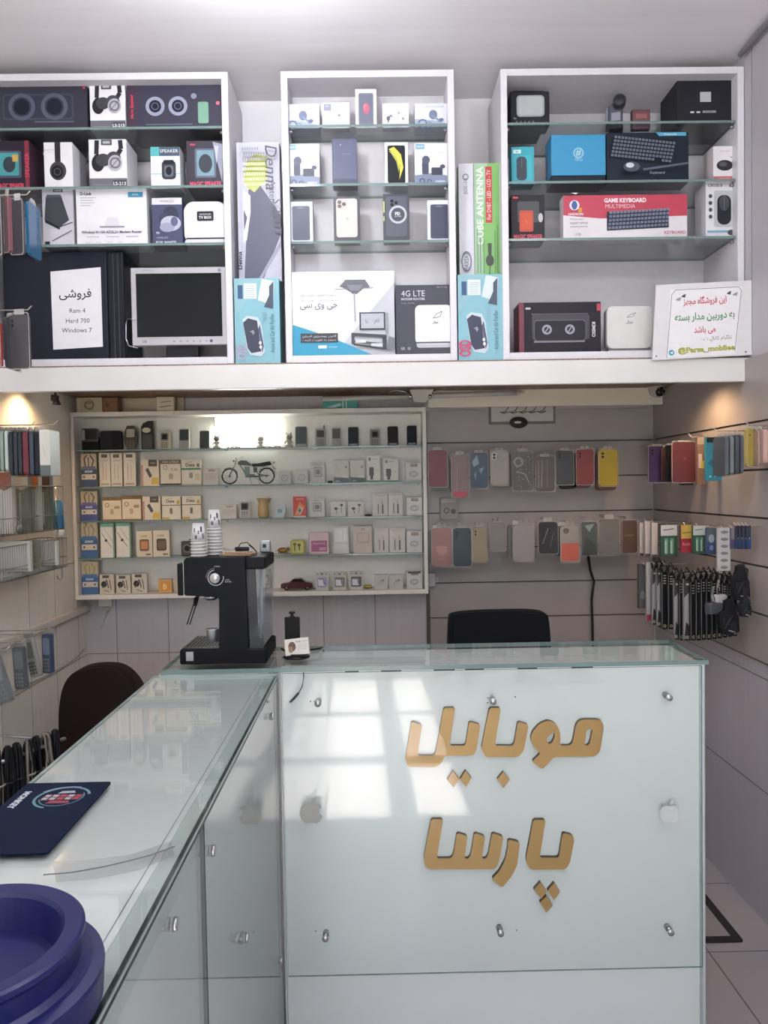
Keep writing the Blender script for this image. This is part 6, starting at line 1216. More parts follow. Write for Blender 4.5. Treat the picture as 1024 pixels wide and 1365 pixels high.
def bag(label, px, d, c):
    x0, z0, x1, z1_ = rect(*px, d); W = x1 - x0; Hh = z1_ - z0
    t = thing('cable_pouch', label, 'pouch', ((x0 + x1) / 2, d, z0))
    m = MB(); pts = [(-W * .30, Hh * .02), (W * .18, 0), (W * .24, Hh * .06), (W * .5, Hh * .10), (W * .46, Hh * .52), (W * .36, Hh * .60), (W * .40, Hh * .86), (W * .10, Hh), (-W * .16, Hh * .94), (-W * .24, Hh * .70), (-W * .5, Hh * .62), (-W * .44, Hh * .24), (-W * .32, Hh * .18)]; m.prism(pts, -.012, .012, M(c, .6))
    m.box(-W * .35, W * .05, -.020, -.010, Hh * .30, Hh * .55, M(c, .5), bev=.003); m.box(W * .02, W * .36, -.018, -.010, Hh * .12, Hh * .40, M('23252b', .5), bev=.003); m.build('pouch_body', t)
    m = MB(); m.tube([(-W * .3, -.020, Hh * .2), (0, -.024, Hh * .5), (W * .3, -.018, Hh * .7), (W * .1, -.014, Hh * 1.05)], .0025, M('2f3138', .4), 6); m.tube([(-W * .1, -.021, Hh * .15), (W * .2, -.022, Hh * .1)], .002, M('8a8a92', .4), 6); m.build('cable', t)
bag('bulky black cable pouch hanging in front of the last strap boxes', (957, 798, 984, 846), 2.52, '191b20')
bag('black bundle in a pouch under the flash drives', (974, 752, 998, 800), 2.48, '1b1d22')
bag('lower dark pouch touching the wall beside the straps', (984, 795, 1000, 822), 2.45, '24262c')

# ---- left wall: case packs on hooks, upper two groups
for lab, px, d, c, tabc, yw in (('grey phone case in clear bag with white top, on the upper hook', (14, 258, 34, 341), 2.37, '55525e', 'd5d3d8', -.2), ('dark rose phone case on the upper hook', (4, 252, 17, 338), 2.34, '8a4a5c', 'c9c5cc', -.5), ('grey-black case packet at the picture edge on the upper hook', (-10, 250, 5, 342), 2.30, '3a3842', 'a5a2aa', -.2)):
    case_pack(lab, px, d, c, None, yaw=yw, margin=.12, header=tabc)
edge_pack('blue phone case seen edge-on behind the grey one with white top', (34, 259, 39, 338), 2.41, '2a6f9c', 1)
case_pack('grey phone case in a flared clear bag on the lower hook beside the computer tower', (11, 412, 42, 493), 2.36, '504f58', lens2('48474f'), yaw=-.1, margin=.10, header='bdbbbf')
case_pack('red phone case at the picture edge on the lower hook', (-8, 425, 4, 490), 2.31, 'a8362f', None, yaw=-.2, margin=.08)
edge_pack('dark phone case seen edge-on between the red and the flared grey packs', (5, 414, 10, 490), 2.34, '33323a', 1)
for px, py, d, lab in ((24, 258, 2.39, 'thin hook over the grey case with white top'), (26, 412, 2.38, 'thin hook over the flared grey pack')):
    p = at(px, py, d); hook((p.x + .02, d + .012, p.z), p.x + .02 - XL - .001, 'x', lab)
# middle group under the slab
ED = [(-8, -1, 'b5bdb8', 'pale'), (0, 5, '8fa39a', 'pale green'), (6, 11, 'c9d3ce', 'clear white'), (12, 17, '2a2e38', 'blue-black'), (18, 23, '343a46', 'slate'), (24, 29, '2c323e', 'dark navy'), (30, 38, '6a2c36', 'maroon'), (39, 45, '3a4254', 'steel blue'), (46, 52, '262a32', 'black')]
for i, (a, b_, c, nm) in enumerate(ED): edge_pack(nm + ' phone case hung edge-on in the row over the wire basket', (a, 568, b_, 634 if i > 2 else 628), 2.56, c, 1, tab='8f8a88')
pbox('case_packet', 'bright white case packet with grey foot over the wire basket', 'packet', (53, 573, 67, 634), 2.56, None, .08, 'b9bcb6', [lambda A: (A.r(0, .24, 1, 1, 'd8d6cc'), A.r(0, 0, 1, .22, '5b6664'), A.line([(.3, .7), (.5, .4)], .05, 'b3afa2'))])
for px, py, lab in ((30, 567, 'grey hook over the dark edge-on cases'), (60, 566, 'grey hook over the bright white case packet')):
    p = at(px, py, 2.6); hook((p.x + .03, 2.60, p.z), p.x + .03 - XL - .001, 'x', lab)

# ---- wire basket on the left wall, with its packets and the spray bottle
WIRE = M('8f8a80', .35, .5)
def basket(label, y0, y1, z0, z1_, xo):
    t = thing('wire_basket', label, 'basket', ((XL + xo) / 2, (y0 + y1) / 2, z0))
    ox, oy = (XL + xo) / 2, (y0 + y1) / 2; x0, x1 = XL + .006 - ox, xo - ox; a, b_ = y0 - oy, y1 - oy; Hh = z1_ - z0
    m = MB()
    for z in (Hh, Hh * .35): m.tube([(x0, a, z), (x1, a, z), (x1, b_, z), (x0, b_, z)], .0026 if z == Hh else .0016, WIRE, 6, closed=True)
    m.build('rim', t)
    m = MB(); n = int((b_ - a) / .016)
    for k in range(n + 1): y = a + (b_ - a) * k / n; m.tube([(x1, y, Hh), (x1, y, 0), (x0, y, 0)], .0011, WIRE, 5)
    for k in range(1, 7): x = x0 + (x1 - x0) * k / 7; m.tube([(x, b_, Hh), (x, b_, 0), (x, a, 0), (x, a, Hh)], .0011, WIRE, 5)
    m.build('wire_mesh', t)
    m = MB()
    for y in (a + .03, b_ - .05): m.tube([(x1, y, 0), (x1, y, -.035), (x1 - .004, y, -.045), (x1 - .015, y, -.040), (x1 - .018, y, -.028)], .0028, WIRE, 6)
    m.build('hook', t)
zt = at(40, 648, 2.7).z; zm = at(80, 714, 2.9).z; zb = at(83, 757, 2.9).z
basket('upper wire basket holding brown-topped white packets', 2.30, 2.95, zm + .022, zt, -1.195)
basket('lower wire basket with a grey sleeve lying on its floor', 2.30, 2.95, zb, zm - .01, -1.185)
for px, d, c1, c2, lab in (((-4, 630, 16, 712), 2.60, 'cfc8be', '8a5444', 'white packet with a dark brown top at the picture edge in the upper wire basket'), ((20, 630, 38, 712), 2.70, '6d7470', 'd0c8ba', 'grey packet with rounded cream top in the upper wire basket'), ((39, 629, 52, 712), 2.78, 'b9c0b8', 'b0683a', 'white packet with an orange-brown top in the upper wire basket'), ((53, 630, 67, 712), 2.85, '5d6662', '3f2c24', 'grey packet with a dark brown pointed top in the upper wire basket')):
    pbox('packet', lab, 'packet', px, d, zm + .025, .03, c1, [lambda A, c2=c2: (A.r(0, .76, 1, 1, c2), A.p([(0, .76), (.5, .70), (1, .76)], c2), A.r(.3, .1, .45, .66, 'a8aca6'))])
for px, d, c1, lab in (((-4, 722, 40, 756), 2.62, 'c3c3bd', 'flat white packet standing in the lower wire basket'), ((43, 720, 52, 750), 2.76, '8a9180', 'narrow grey-green packet standing in the lower wire basket'), ((54, 722, 76, 748), 2.84, 'c9c6bf', 'white packet at the far end of the lower wire basket')):
    pbox('packet', lab, 'packet', px, d, zb + .016, .02, c1, [lambda A: A.r(.05, .05, .95, .12, '9a9a94')])
x0, z0, x1, z1_ = rect(72, 667, 86, 715, 2.99)
t = thing('spray_bottle', 'bright blue bottle with white cap hung upside down on the wire basket end', 'bottle', ((x0 + x1) / 2, 2.985, z0)); R = (x1 - x0) / 2; Hh = z1_ - z0
m = MB(); m.lathe([(R * .98, Hh * .2), (R, Hh * .25), (R * .82, Hh * .92), (R * .6, Hh), (.0001, Hh)], M('1f78ac', .35), 18); m.build('bottle_body', t)
m = MB(); m.lathe([(R * .95, 0), (R * 1.0, Hh * .04), (R * 1.0, Hh * .195), (.0001, Hh * .198)], M('c3c8cc', .4), 18); m.build('cap', t)
m = MB(); m.prism([(2.34, 0), (2.93, 0), (2.93, .012), (2.34, .012)], -1.275, -1.20, M('9aa09d', .5), axis='x'); m.build('grey_sleeve', None, (0, 0, zb + .0018)); tag(bpy.data.objects['grey_sleeve'], 'flat grey sleeve lying in the lower wire basket', 'sleeve')
m = MB(); p = at(35, 705, 2.55); m.ball((0, 0, 0), .018, M('6a6a66', .35, .5), 10, (.5, 1, 1)); m.tube([(0, 0, .016), (-.006, 0, .03)], .002, WIRE, 6); tag(m.build('padlock', None, (-1.178, p.y, p.z)), 'small grey round tag hanging on the front of the upper wire basket', 'tag')
# ---- old phones in blister packs, left wall below the trunking
for lab, px, d, yaw, c1, c2, roll in (('dark blue phone shell in a clear pack, nearest the brown chair', (56, 845, 72, 897), 2.62, -.25, '3a4a66', '6f7d96', 0), ('white keypad phone shell in a clear pack', (40, 850, 56, 901), 2.55, -.1, '9a9a96', '6d746e', .22), ('grey phone shell in a clear pack beside the white keypad one', (19, 862, 38, 918), 2.45, -.15, '55595e', '6d7276', .05), ('large grey phone shell in a clear pack at the picture edge', (-4, 873, 20, 936), 2.36, -.15, '6a7076', '7f8f8c', .3)):
    x0, z0, x1, z1_ = rect(*px, d); W = x1 - x0; Hh = z1_ - z0
    t = thing('phone_shell', label := lab, 'phone shell', ((x0 + x1) / 2, d, z0), rot=(0, -roll, yaw))
    m = MB(); m.prism(rr(-W * .42, 0, W * .42, Hh, W * .16, 4), -.008, .008, M(c1, .35)); m.build('shell', t)
    m = MB(); A = Art(m, W * .84, Hh, -.0083); A.r(.12, .48, .88, .90, c2, .08); m.build('screen', t)
    m = MB(); A = Art(m, W * .84, Hh, -.0083)
    for r_ in range(4):
        for c_ in range(3): A.r(.14 + .26 * c_, .06 + .09 * r_, .32 + .26 * c_, .12 + .09 * r_, '4b4e50' if c1 == '9a9a96' else '7a7e82', .02)
    m.build('keypad', t)
    m = MB(); m.flat(rr(-W * .5, -.006, W * .5, Hh * 1.14, .003, 2), -.0115, FILM); m.box(-W * .45, W * .45, .009, .0105, -.004, Hh * 1.12, M('8a8782', .5)); m.build('clear_pack', t)
    hook((t.location.x, d + .006, z0 + Hh * 1.09), max(.02, t.location.x - XL - .001), 'x', 'thin hook carrying the ' + lab.split(' in ')[0])
# ---- rail of black cables, left edge
ra, rb = Vector((-1.085, 2.03, .70)), Vector((-.945, 2.30, .70))
t = thing('cable_rail', 'steel rail along the wall hung with black cables', 'rail', (0, 0, 0))
m = MB(); m.tube([ra, rb], .006, M('a8aaac', .3, .8), 10); m.build('bar', t)
for p in (ra.lerp(rb, .12), ra.lerp(rb, .93)):
    m = MB(); m.tube([p, (XL + .002, p.y + .02, p.z + .03)], .004, M('8a8c8e', .35, .7), 8); m.build('bracket', t)
random.seed(11)
cw = ['thick black', 'tightly tied black', 'black and grey', 'slack black', 'short black', 'looped dark grey', 'thin black', 'bunched black', 'long black']
for i in range(9):
    p = ra.lerp(rb, .04 + .105 * i); m = MB(); grey = i in (2, 5, 7)
    for j in range(9):
        wv = .010 + .009 * random.random(); L = .11 + .08 * random.random(); ox_ = random.uniform(-.005, .005); oy_ = random.uniform(-.005, .005); tw = random.uniform(0, PI)
        pts = []
        for k in range(18):
            an = 2 * PI * k / 18; a_ = wv * math.cos(an) * (1 if math.sin(an) < 0 else .55); zz = (.035 * random.random() * 0 + (.032 if math.sin(an) > 0 else L) * math.sin(an))
            pts.append((a_ * math.cos(tw) + ox_, a_ * math.sin(tw) + oy_, zz + .004))
        m.tube(pts, .0042, M('6d6560' if grey and j % 2 else '121216', .45), 6, closed=True)
    m.tube([(.02 * math.cos(2 * PI * k / 12), .02 * math.sin(2 * PI * k / 12), -.06) for k in range(12)], .003, M('8f8a86' if grey else '1d1d22', .5), 6, closed=True)
    tag(m.build('cable_bundle', None, p), cw[i] + ' cable bundle over the steel rail, ' + ordn[i] + ' from the picture edge', 'cable', 'cable bundles on the steel rail')
# white wire along the wall and sensor under the slab
m = MB(); m.tube([atx(*p, XL + .006) for p in ((-20, 945), (30, 915), (75, 894), (100, 878), (112, 866))], .003, M('b5aea4', .5), 6); tag(m.build('wall_wire'), 'white wire running along the wall behind the brown chair', 'wire')
p = at(74, 531, 2.95); m = MB(); m.box(-.014, .010, -.012, .012, 0, .024, M('241f1d', .5), bev=.003); m.lathe([(.017, -.012), (.010, .004)], M('2b2523', .5), 12, (.004, 0, 0)); m.tube([(0, 0, .02), (0, 0, 1.8475 - p.z + .012)], .004, M('241f1d', .5), 6); tag(m.build('sensor', None, (p.x, 2.95, p.z - .012)), 'small black sensor hanging under the cabinet slab over the display shelf corner', 'sensor')

# ================================================================== UNDER THE SLAB
p = at(877, 519, 3.25)
t = thing('security_camera', 'white dome security camera with black lens on the soffit board', 'camera', (p.x, 3.25, p.z))
m = MB(); m.lathe([(.030, .029), (.034, .012), (.034, .0)], M('cfcac4', .35), 20, axis='y'); m.box(-.042, .03, .012, .029, .008, .028, M('c9c4be', .35), bev=.004); m.build('mount', t)
m = MB(); m.ball((0, -.002, -.004), .030, M('c6c1bb', .3), 14); m.build('housing', t)
m = MB(); m.ball((.002, -.016, -.010), .022, M('1a1817', .12), 12); 
for a in range(4): m.ball((.002 + .012 * math.cos(a * PI / 2 + .6), -.034, -.010 + .012 * math.sin(a * PI / 2 + .6)), .0028, M('8f8a86', .3), 6)
m.build('lens', t)
t = thing('tube_light', 'long unlit white tube light fixed across the soffit with a central bracket', 'tube light', (at(560, 528, 3.25).x, 3.25, at(560, 528, 3.25).z))
ox, oz = t.location.x, t.location.z
def o(px, py, y=3.25): q_ = at(px, py, 3.25); return (q_.x - ox, y - 3.25, q_.z - oz)
TW = M('c3c1bc', .35)
m = MB(); a, b_ = o(430, 532), o(548, 529); m.tube([a, b_], .010, TW, 10); m.build('tube', t)
m = MB(); a, b_ = o(572, 528), o(690, 524); m.tube([a, b_], .010, TW, 10); m.tube([b_, (b_[0] + .03, b_[1], b_[2] + .004)], [.010, .002], TW, 10); m.build('tube', t)
m = MB(); m.prism([(o(*q_)[0], o(*q_)[2]) for q_ in ((545, 517), (552, 536), (566, 537), (574, 528), (580, 515))], -.012, .02, M('c8c4be', .4)); m.build('bracket', t)
m = MB()
for q_ in ((547, 529), (573, 529)): c = o(*q_); m.lathe([(.007, -.02), (.009, -.016), (.009, .0)], M('d0d0d0', .12, .9), 12, (c[0], 0, c[2]), 'y')
m.tube([o(*q_) for q_ in ((515, 523), (528, 520), (540, 522), (547, 528))], .004, M('8a8a88', .25, .8), 8); m.tube([o(*q_) for q_ in ((573, 528), (577, 521), (590, 518), (604, 518))], .004, M('8a8a88', .25, .8), 8); m.build('chrome_arm', t)

# ================================================================== ON THE COUNTER LEDGE
LZ = .9988
CD = 1.935
def k(px, py, d=CD): q_ = at(px, py, d); return q_.x, q_.z
cx0 = k(298, 880)[0]
t = thing('coffee_machine', 'black espresso coffee machine with clear water tank standing on the glass ledge', 'coffee machine', (cx0, 2.02, LZ))
def K(px, py): a, b_ = k(px, py); return a - cx0, b_ - LZ
Y0, Y1_ = CD - 2.02, .088
NAVY = M('090b12', .55)
pts = [K(*q_) for q_ in ((246, 746), (248, 744), (326, 743), (331, 868), (292, 868), (292, 799), (290, 796), (248, 794), (246, 792))]
m = MB(); m.prism(pts[::-1], Y0, Y1_, NAVY); m.build('body', t)
m = MB(); a, b_ = K(234, 752), K(245, 795); m.box(a[0], b_[0], Y0 + .012, Y1_ - .012, b_[1], a[1], M('0b0c0f', .55), bev=.003); m.build('front_panel', t)
m = MB(); a, b_ = K(244, 747), K(246, 794); m.box(a[0], b_[0] - .0003, Y0 - .0015, Y1_ + .001, b_[1], a[1], M('b9bcc0', .2, .9)); m.build('chrome_trim', t)
# dial
c = K(287.6, 770); m = MB(); m.lathe([(.0001, Y0 - .016), (.0115, Y0 - .0155), (.013, Y0 - .013), (.0135, Y0 - .0003)], M('c9cacb', .2, .9), 24, (c[0], 0, c[1]), 'y')
for a in range(14): an = 2 * PI * a / 14; m.box(c[0] + .0125 * math.cos(an) - .001, c[0] + .0125 * math.cos(an) + .001, Y0 - .014, Y0 - .002, c[1] + .0125 * math.sin(an) - .001, c[1] + .0125 * math.sin(an) + .001, M('a5a6a8', .25, .9))
m.build('dial', t)
m = MB(); vs = []
for r0, r1, a0, a1, cc in ((.0185, .0205, 100, 370, 'b9babd'), (.0235, .0245, 95, 180, '8f9196')):
    n = 24; P = []
    for i in range(n + 1):
        an = math.radians(a0 + (a1 - a0) * i / n); P.append((c[0] + r0 * math.cos(an), c[1] + r0 * math.sin(an), c[0] + r1 * math.cos(an), c[1] + r1 * math.sin(an)))
    m.add([(p_[0], Y0 - .0006, p_[1]) for p_ in P] + [(p_[2], Y0 - .0006, p_[3]) for p_ in P], [(i, i + 1, n + 2 + i, n + 1 + i) for i in range(n)], M(cc, .4))
m.text('STEAM', c[0] + .004, c[1] + .028, .0035, Y0 - .0006, M('c3c4c8')); m.text('HOT', c[0] + .030, c[1] - .006, .0035, Y0 - .0006, M('c3c4c8')); m.text('WATER', c[0] + .031, c[1] - .011, .0035, Y0 - .0006, M('c3c4c8')); m.build('dial_markings', t)
# group head, portafilter cup, steam wand
m = MB(); a = K(279, 797); m.lathe([(.0185, .0), (.0185, -.006), (.013, -.012), (.0001, -.012)], M('b5b8bc', .15, .95), 20, (a[0], -.06, a[1] + .004)); m.build('brew_head', t)
m = MB(); a = K(255, 803); b_ = K(245, 837); c_ = K(257, 798)
m.tube([(c_[0] + .008, -.03, c_[1] + .004), (a[0] + .003, -.035, a[1] + .006), (a[0], -.035, a[1])], .004, M('1a1b1f', .4), 10); m.tube([(a[0] + .002, -.035, a[1] + .004), (a[0] - .003, -.036, a[1] - .016)], [.0065, .005], M('141518', .5), 10)
for dx in (-.0035, .0035): m.tube([(a[0] + dx - .003, -.036, a[1] - .014), (b_[0] + dx, -.038, b_[1])], .0016, M('3a3b40', .25, .7), 8)
m.build('steam_wand', t)
m = MB(); a, b_ = K(272, 840), K(290, 857); rr_ = (b_[0] - a[0]) / 2; cc = (a[0] + b_[0]) / 2
m.lathe([(rr_ * .86, b_[1]), (rr_ * .98, a[1] - .003), (rr_ * 1.05, a[1]), (rr_ * .9, a[1]), (rr_ * .78, b_[1] + .006), (.0001, b_[1] + .005)], M('b9bbbd', .38, .75), 24, (cc, -.062, 0)); m.tube([(cc + rr_, -.062, a[1] - .003), (cc + rr_ * 1.9, -.062, a[1] - .001)], .003, M('232428', .4), 8); m.build('filter_cup', t)
# base with drip tray
m = MB(); a, b_ = K(239, 866), K(356, 882); m.box(a[0], b_[0], Y0, Y1_ + .01, 0.0005, a[1] - .001, M('08090b', .6), bev=.005); m.build('base', t)
m = MB(); a2 = K(240, 866); d_ = K(291, 866); m.box(a2[0] + .004, d_[0] - .001, Y0 + .006, Y1_ - .004, a2[1] - .0012, a2[1] + .002, M('2a2c31', .35, .5))
for i in range(9): x = a2[0] + .010 + i * .0095; m.box(x, x + .004, Y0 + .02, Y1_ - .02, a2[1] + .0021, a2[1] + .0026, M('0d0e10', .6))
m.build('drip_grid', t)
m = MB(); a, b_ = K(248, 869), K(258, 881); m.box(a[0], b_[0], Y0 - .001, Y0 + .003, b_[1], a[1], M('9c9da0', .3, .9)); m.build('badge', t)
# water tank with lid
m = MB(); pts = [K(*q_) for q_ in ((328, 758), (354, 758), (352, 866), (333, 866))]
s_ = .0018
m.prism(pts[::-1], Y0 + .006, Y0 + .006 + s_, TANK); m.prism(pts[::-1], Y1_ - s_ - .004, Y1_ - .004, TANK)
q0, q1, q2, q3 = pts
m.prism([q1, q2, (q2[0] - s_, q2[1]), (q1[0] - s_, q1[1])], Y0 + .008, Y1_ - .006, TANK); m.build('water_tank', t)
m = MB(); pts = [K(*q_) for q_ in ((333, 866), (352, 866), (352.2, 846), (331.5, 846))]; m.prism(pts[::-1], Y0 + .010, Y1_ - .008, glass_mat('water', (.86, .91, .93, 1), 0, 1.33)); m.build('water', t)
m = MB(); a, b_ = K(326.5, 743), K(354, 759); m.box(a[0], b_[0], Y0, Y1_, b_[1], a[1], NAVY, bev=.006); m.build('tank_lid', t)
m = MB(); q_ = K(341, 800); m.tube([(K(341, 760)[0], .01, K(341, 760)[1]), (q_[0], .01, q_[1]), (K(340, 860)[0], .01, K(340, 860)[1])], .004, M('b9bec4', .35), 8); m.build('suction_tube', t)
MT = K(290, 743.5)[1] + LZ          # machine top
# paper cups, nested upside down in two stacks
CUPM = M('d2d0d0', .5)
def cup_mb(top):
    m = MB(); R0, R1, Hh = .0190, .0142, .052
    m.lathe([(R0 + .0005, 0), (R0 + .0022, .0010), (R0 + .0022, .0028), (R0, .0034), (R0 - .0004, .0036)], CUPM, 22); m.lathe([(R0 - .0004, .0036), (R1, Hh), (R1 - .001, Hh - .003), (.0001, Hh - .003)], CUPM, 22)
    return m
def stack(x, y, n, what):
    for i in range(n):
        m = cup_mb(i == n - 1); tp = i == n - 1
        t_ = thing('paper_cup', ('topmost upside-down paper cup of the ' + what + ' stack on the coffee machine') if tp else 'paper cup nested upside down below the topmost one of the ' + what + ' stack', 'cup', (x, y, MT + .0006 + .0083 * i), .3, 'paper cups in the ' + what + ' stack')
        m.build('cup_body', t_)
        if tp:
            m = MB()
            for a0, z0, z1_, w_, cc in ((-2.15, .012, .022, .30, '4a4a52'), (-1.75, .024, .034, .22, '6a6a72'), (-1.35, .030, .044, .30, '3a3a42'), (-1.1, .012, .026, .25, '55555d'), (-2.4, .030, .040, .22, '77777f'), (-1.7, .008, .014, .5, '8a8a90')):
                P = []; n_ = 4
                for j in range(n_ + 1):
                    an = a0 + w_ * j / n_
                    for zz in (z0, z1_): rad = .0190 - .0048 * (zz - .0036) / .0484 + .0004; P.append((rad * math.cos(an), rad * math.sin(an), zz))
                m.add(P, [(2 * j, 2 * j + 2, 2 * j + 3, 2 * j + 1) for j in range(n_)], M(cc, .6))
            m.build('cup_print', t_)
ca, cb = at(267, 742, 2.0), at(285, 742, 2.03)
stack(ca.x, 1.985, 5, 'shorter'); stack(cb.x + .004, 2.03, 9, 'taller')
# things on top of the machine
a, b_ = at(293, 742, 1.98), at(341, 742, 1.98)
m = MB(); m.prism([(0, -.012), (b_.x - a.x - .012, -.030), (b_.x - a.x, .012), (.008, .03)], 0, .006, wood_mat('thin_wood', '7a5f48', 'a58a6c', .5, (8, 60, 8)), axis='z'); m.prism([(.01, -.008), (b_.x - a.x - .02, -.022), (b_.x - a.x - .012, .004), (.014, .02)], .0062, .010, M('9a7f62', .5), axis='z')
tag(m.build('wooden_tray', None, (a.x, 1.995, MT + .0006)), 'thin brown wooden tray on top of the coffee machine', 'tray')
a = at(296, 727, 2.0); b_ = at(332, 729, 2.0)
t = thing('milk_frother', 'black handled milk frother lying on the wooden tray', 'frother', (a.x, 2.0, MT + .0165))
L = b_.x - a.x
m = MB(); m.tube([(L * .5, 0, 0), (L, -.008, 0)], .0055, M('1c1d22', .4), 10); m.build('handle', t)
m = MB(); m.tube([(0, .006, 0), (L * .5, 0, 0)], .0012, M('9a9a9c', .25, .8), 6); m.build('shaft', t)
m = MB(); m.tube([(L * .6, 0, .004), (L * .68, .004, .014), (L * .9, .01, .016), (L * 1.1, .01, .004), (L * 1.25, .016, -.010), (L * 1.12, .024, -.002), (L * .95, .02, .008)], .0014, M('1e1f24', .5), 6); m.build('cable', t)
x0, z0, x1, z1_ = rect(345, 724, 361, 741, 2.07)
t = thing('metal_clip', 'small grey metal block on the tank lid of the coffee machine', 'block', ((x0 + x1) / 2, 2.085, MT + .0006))
m = MB(); m.box(-.014, .014, -.012, .012, 0, .030, M('8f9392', .35, .5), bev=.003); m.build('block_body', t)
m = MB(); m.box(-.006, .004, -.0135, -.0118, .012, .022, M('2c2f30', .4)); m.build('slot', t)
# business card stand
a = at(394, 868, 1.98)
t = thing('card_stand', 'black business card stand holding white cards beside the coffee machine', 'card stand', (a.x, 2.0, LZ))
m = MB(); m.lathe([(.034, .0004), (.036, .003), (.030, .007), (.0001, .008)], M('17181b', .35), 28); m.build('base', t)
x0, z0, x1, z1_ = rect(378, 823, 398, 862, 2.0)
m = MB(); m.box(-.030, .010, .006, .010, .006, z1_ - LZ, M('0b0b0d', .6), bev=.0015); m.lathe([(.008, z1_ - LZ), (.004, z1_ - LZ + .004), (.004, z1_ - LZ + .007), (.0085, z1_ - LZ + .009), (.0085, z1_ - LZ + .014)], M('17181b', .4), 14, (-.010, .008, 0)); m.build('back_plate', t)
m = MB(); m.box(-.012, .030, -.028, -.024, .006, .014, M('17181b', .4)); m.box(-.012, .030, -.028, .006, .005, .009, M('17181b', .4)); m.build('front_lip', t)
tc = thing('business_cards', 'stack of white business cards with brown edge leaning in the black card stand', 'cards', (a.x + .002, 1.988, LZ + .0095), rot=(-.22, -.12, -.12))
m = MB(); m.box(-.026, .036, -.012, .0, 0, .042, M('d6d2cc', .5)); A = Art(m, .062, .042, -.0122, x0=-.026); A.e(.30, .52, .16, .30, '5c4a3c'); A.e(.24, .35, .10, .2, '8a6a50'); A.t(.58, .80, .16, fa('پارسا'), '3a332e', bold=.02); A.t(.86, .80, .10, 'mobile', '8f8a84')
for j in range(4): A.r(.56, .58 - .09 * j, .92, .60 - .09 * j, 'a09a94')
m.build('front_card', tc)
m = MB(); m.box(-.0275, -.0262, -.012, .0, 0, .042, M('b5924a', .5)); m.build('brown_edge', tc)
m = MB(); q_ = K(366, 862); m.tube([(cx0 + q_[0] + .002, 2.06, LZ + .012), (cx0 + q_[0] + .016, 2.05, LZ + .005), (a.x - .034, 2.03, LZ + .0045), (a.x - .02, 2.052, LZ + .004), (a.x + .05, 2.085, LZ + .004), (a.x + .06, 2.15, LZ - .004), (a.x + .06, 2.16, LZ - .1)], .003, M('141518', .5), 8); tag(m.build('power_cable'), 'black power cable running from the coffee machine behind the card stand', 'cable')

# ================================================================== ON THE LONG COUNTER
CT = .9857
m = MB(); m.prism(rr(-.065, -.117, .065, .117, .004, 3), 0, .0028, M('0e1830', .95), axis='z'); 
t = thing('mouse_pad', 'dark navy mouse pad with a round red and white emblem on the long counter', 'mouse pad', (-.4835, 1.0715, CT + .0003)); m.build('pad', t)
m = MB(); z = .0030
m.text('MONKEY', -.048, .052, .011, z, M('c9d2dc', .6), 'C', -PI / 2, .05, 0, .062, 'z')
def zflat(pts, zz, c): m.add([(a_, b_, zz) for a_, b_ in pts], [tuple(range(len(pts)))], M(c, .6))
def zring(cx, cy, r0, r1, ry, zz, c, a0=0, a1=2 * PI, n=30):
    P = [(cx + r * math.cos(a0 + (a1 - a0) * i / n), cy + r * ry * math.sin(a0 + (a1 - a0) * i / n), zz) for i in range(n + 1) for r in (r0, r1)]
    m.add(P, [(2 * i, 2 * i + 1, 2 * i + 3, 2 * i + 2) for i in range(n)], M(c, .6))
zring(.012, .058, .036, .040, 1.0, z, '5d8799', .3, 4.4); zring(.012, .058, .030, .032, 1.0, z + .0002, '4f7a8c', 3.4, 6.8); zring(.012, .058, .041, .043, .95, z + .0002, '8fa3ad', 1.2, 2.6)
zflat([(-.018, .046), (.040, .050), (.042, .068), (-.014, .070)], z + .0001, '3a2430')
for i, c in enumerate(('b9a9b0', 'c7b9be', 'a83a44', 'b9a9b0', '9c3440')):
    x = -.016 + .0115 * i; zflat([(x, .050), (x + .008, .049), (x + .010, .067), (x + .002, .068)], z + .0003, c); zflat([(x + .001, .057), (x + .0085, .0565), (x + .009, .0595), (x + .0015, .060)], z + .0004, '1c2238')
zflat([(-.004, .036), (.030, .036), (.028, .045), (0, .046)], z + .0003, '8a3a48'); zflat([(.0, .072), (.026, .074), (.022, .082), (.004, .081)], z + .0003, 'aab4be'); m.build('print', t)

TUBC = M('071150', .5, 0, .15, .08, 12)
t = thing('plastic_tub', 'round dark blue plastic tub with a stepped rim on the long counter', 'tub', (-.362, .655, CT + .0004))
m = MB(); m.lathe([(.100, .001), (.108, .0), (.1125, .003), (.1145, .030), (.1135, .034), (.104, .036), (.100, .036)], TUBC, 72, smooth=False); m.build('flange', t)
m = MB(); m.lathe([(.0001, .012), (.064, .012), (.067, .014), (.079, .064), (.0815, .068), (.096, .069), (.0985, .067), (.0985, .062), (.0955, .058), (.0945, .040), (.0995, .036), (.0995, .001)], TUBC, 72, smooth=False); m.lathe([(.0001, .0125), (.050, .0125), (.051, .0121)], TUBC, 48, smooth=False); m.build('bowl', t)

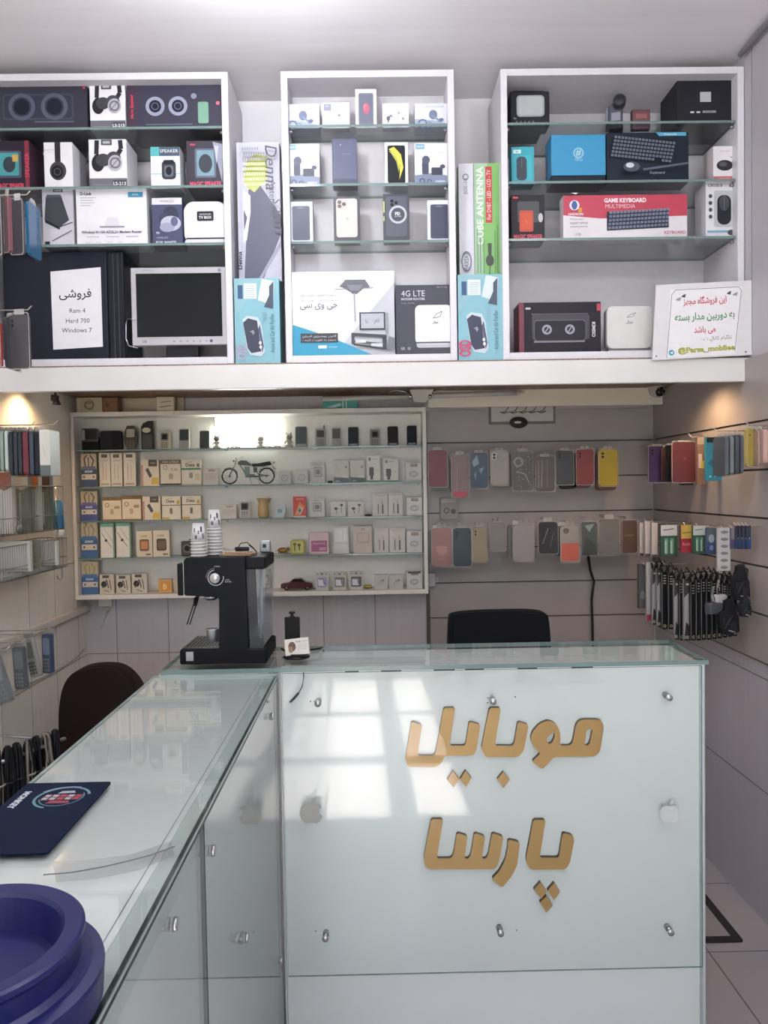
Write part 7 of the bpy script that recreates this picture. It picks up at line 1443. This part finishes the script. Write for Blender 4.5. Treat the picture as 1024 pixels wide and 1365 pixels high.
# ================================================================== CHAIRS BEHIND THE COUNTER
def chair(name, label, px, d, col, arms, seatz=.46):
    x0, z0, x1, z1_ = rect(*px, d); W = x1 - x0; cx = (x0 + x1) / 2
    t = thing(name, label, 'chair', (cx, d, 0)); C_ = M(col, .85)
    m = MB(); n = 10
    if arms == 'round': out = [(-W * .42, .40), (-W * .50, .47), (-W * .49, z1_ - .14), (-W * .40, z1_ - .045), (-W * .22, z1_ - .008), (0, z1_), (W * .22, z1_ - .008), (W * .40, z1_ - .07), (W * .5, z1_ - .18), (W * .50, .47), (W * .42, .40)]
    else: out = [(-W * .46, .58), (-W * .5, .64), (-W * .485, z1_ - .03), (-W * .45, z1_ - .006), (0, z1_), (W * .43, z1_ - .003), (W * .48, z1_ - .035), (W * .5, .64), (W * .46, .58)]
    out = chaikin([(a * 20, b_ * 20) for a, b_ in out], 3 if arms == 'round' else 2); out = [(a / 20, b_ / 20) for a, b_ in out]
    m.prism(out, -.03, .03, C_, smooth=False); 
    bz = min(b_ for a, b_ in out); inner = [(a * .9, bz + (b_ - bz) * .97 + .008) for a, b_ in out]; m.prism(inner, -.045, -.03, C_); m.build('backrest', t)
    sgn = -1
    m = MB(); m.box(-W * .55, W * .55, -.42, -.048, seatz - .04, seatz + .04, C_, bev=.03, seg=3); m.build('seat', t)
    m = MB(); m.box(-.03, .03, .0, .035, seatz - .03, .66, M('1c1c1e', .4), bev=.004); m.build('back_support', t)
    m = MB(); m.lathe([(.025, .10), (.025, seatz - .03)], M('26262a', .35, .5), 14, (0, -.19, 0)); m.build('gas_lift', t)
    m = MB()
    for i in range(5): an = 2 * PI * i / 5 + .3; m.tube([(0, -.19, .11), (.24 * math.cos(an), -.19 + .24 * math.sin(an), .065)], [.022, .014], M('1a1a1c', .45), 8)
    m.build('star_base', t)
    for i in range(5):
        an = 2 * PI * i / 5 + .3; m = MB(); m.lathe([(.0001, -.012), (.026, -.012), (.028, -.008), (.028, .008), (.026, .012), (.0001, .012)], M('101012', .5), 14, (.24 * math.cos(an), -.19 + .24 * math.sin(an), .0285), 'x'); m.build('caster', t)
    return t
chair('office_chair', 'black office chair behind the front counter', (595, 813, 734, 852), 2.80, '15171c', 'square')
chair('office_chair', 'dark brown round-backed chair behind the long counter', (80, 884, 200, 940), 2.80, '241815', 'round')

# ================================================================== FLOOR MAT
a = atz(992, 1255, .004)
t = thing('floor_mat', 'patterned floor mat with dark border in the gap beside the counter', 'mat', (a.x - .40, a.y + .30, 0))
m = MB(); m.prism(rr(-.40, -.30, .40, .30, .01, 3), .0008, .006, M('2f2a2c', .9), axis='z'); m.build('border', t)
m = MB(); m.box(-.37, .37, -.272, .272, .006, .0068, M('8d8688', .9)); 
random.seed(5)
for _ in range(70):
    x, y = random.uniform(-.34, .34), random.uniform(-.245, .245); s1, s2 = random.uniform(.01, .05), random.uniform(.004, .014); an = random.uniform(0, PI)
    m.add([(x + u * s1 * math.cos(an) - v * s2 * math.sin(an), y + u * s1 * math.sin(an) + v * s2 * math.cos(an), .0071 + .00001 * _) for u, v in ((-1, -1), (1, -1), (1, 1), (-1, 1))], [(0, 1, 2, 3)], M(random.choice(['4a4446', '6a6264', 'a89f9f', '5a4a4c']), .9))
m.build('pattern', t)
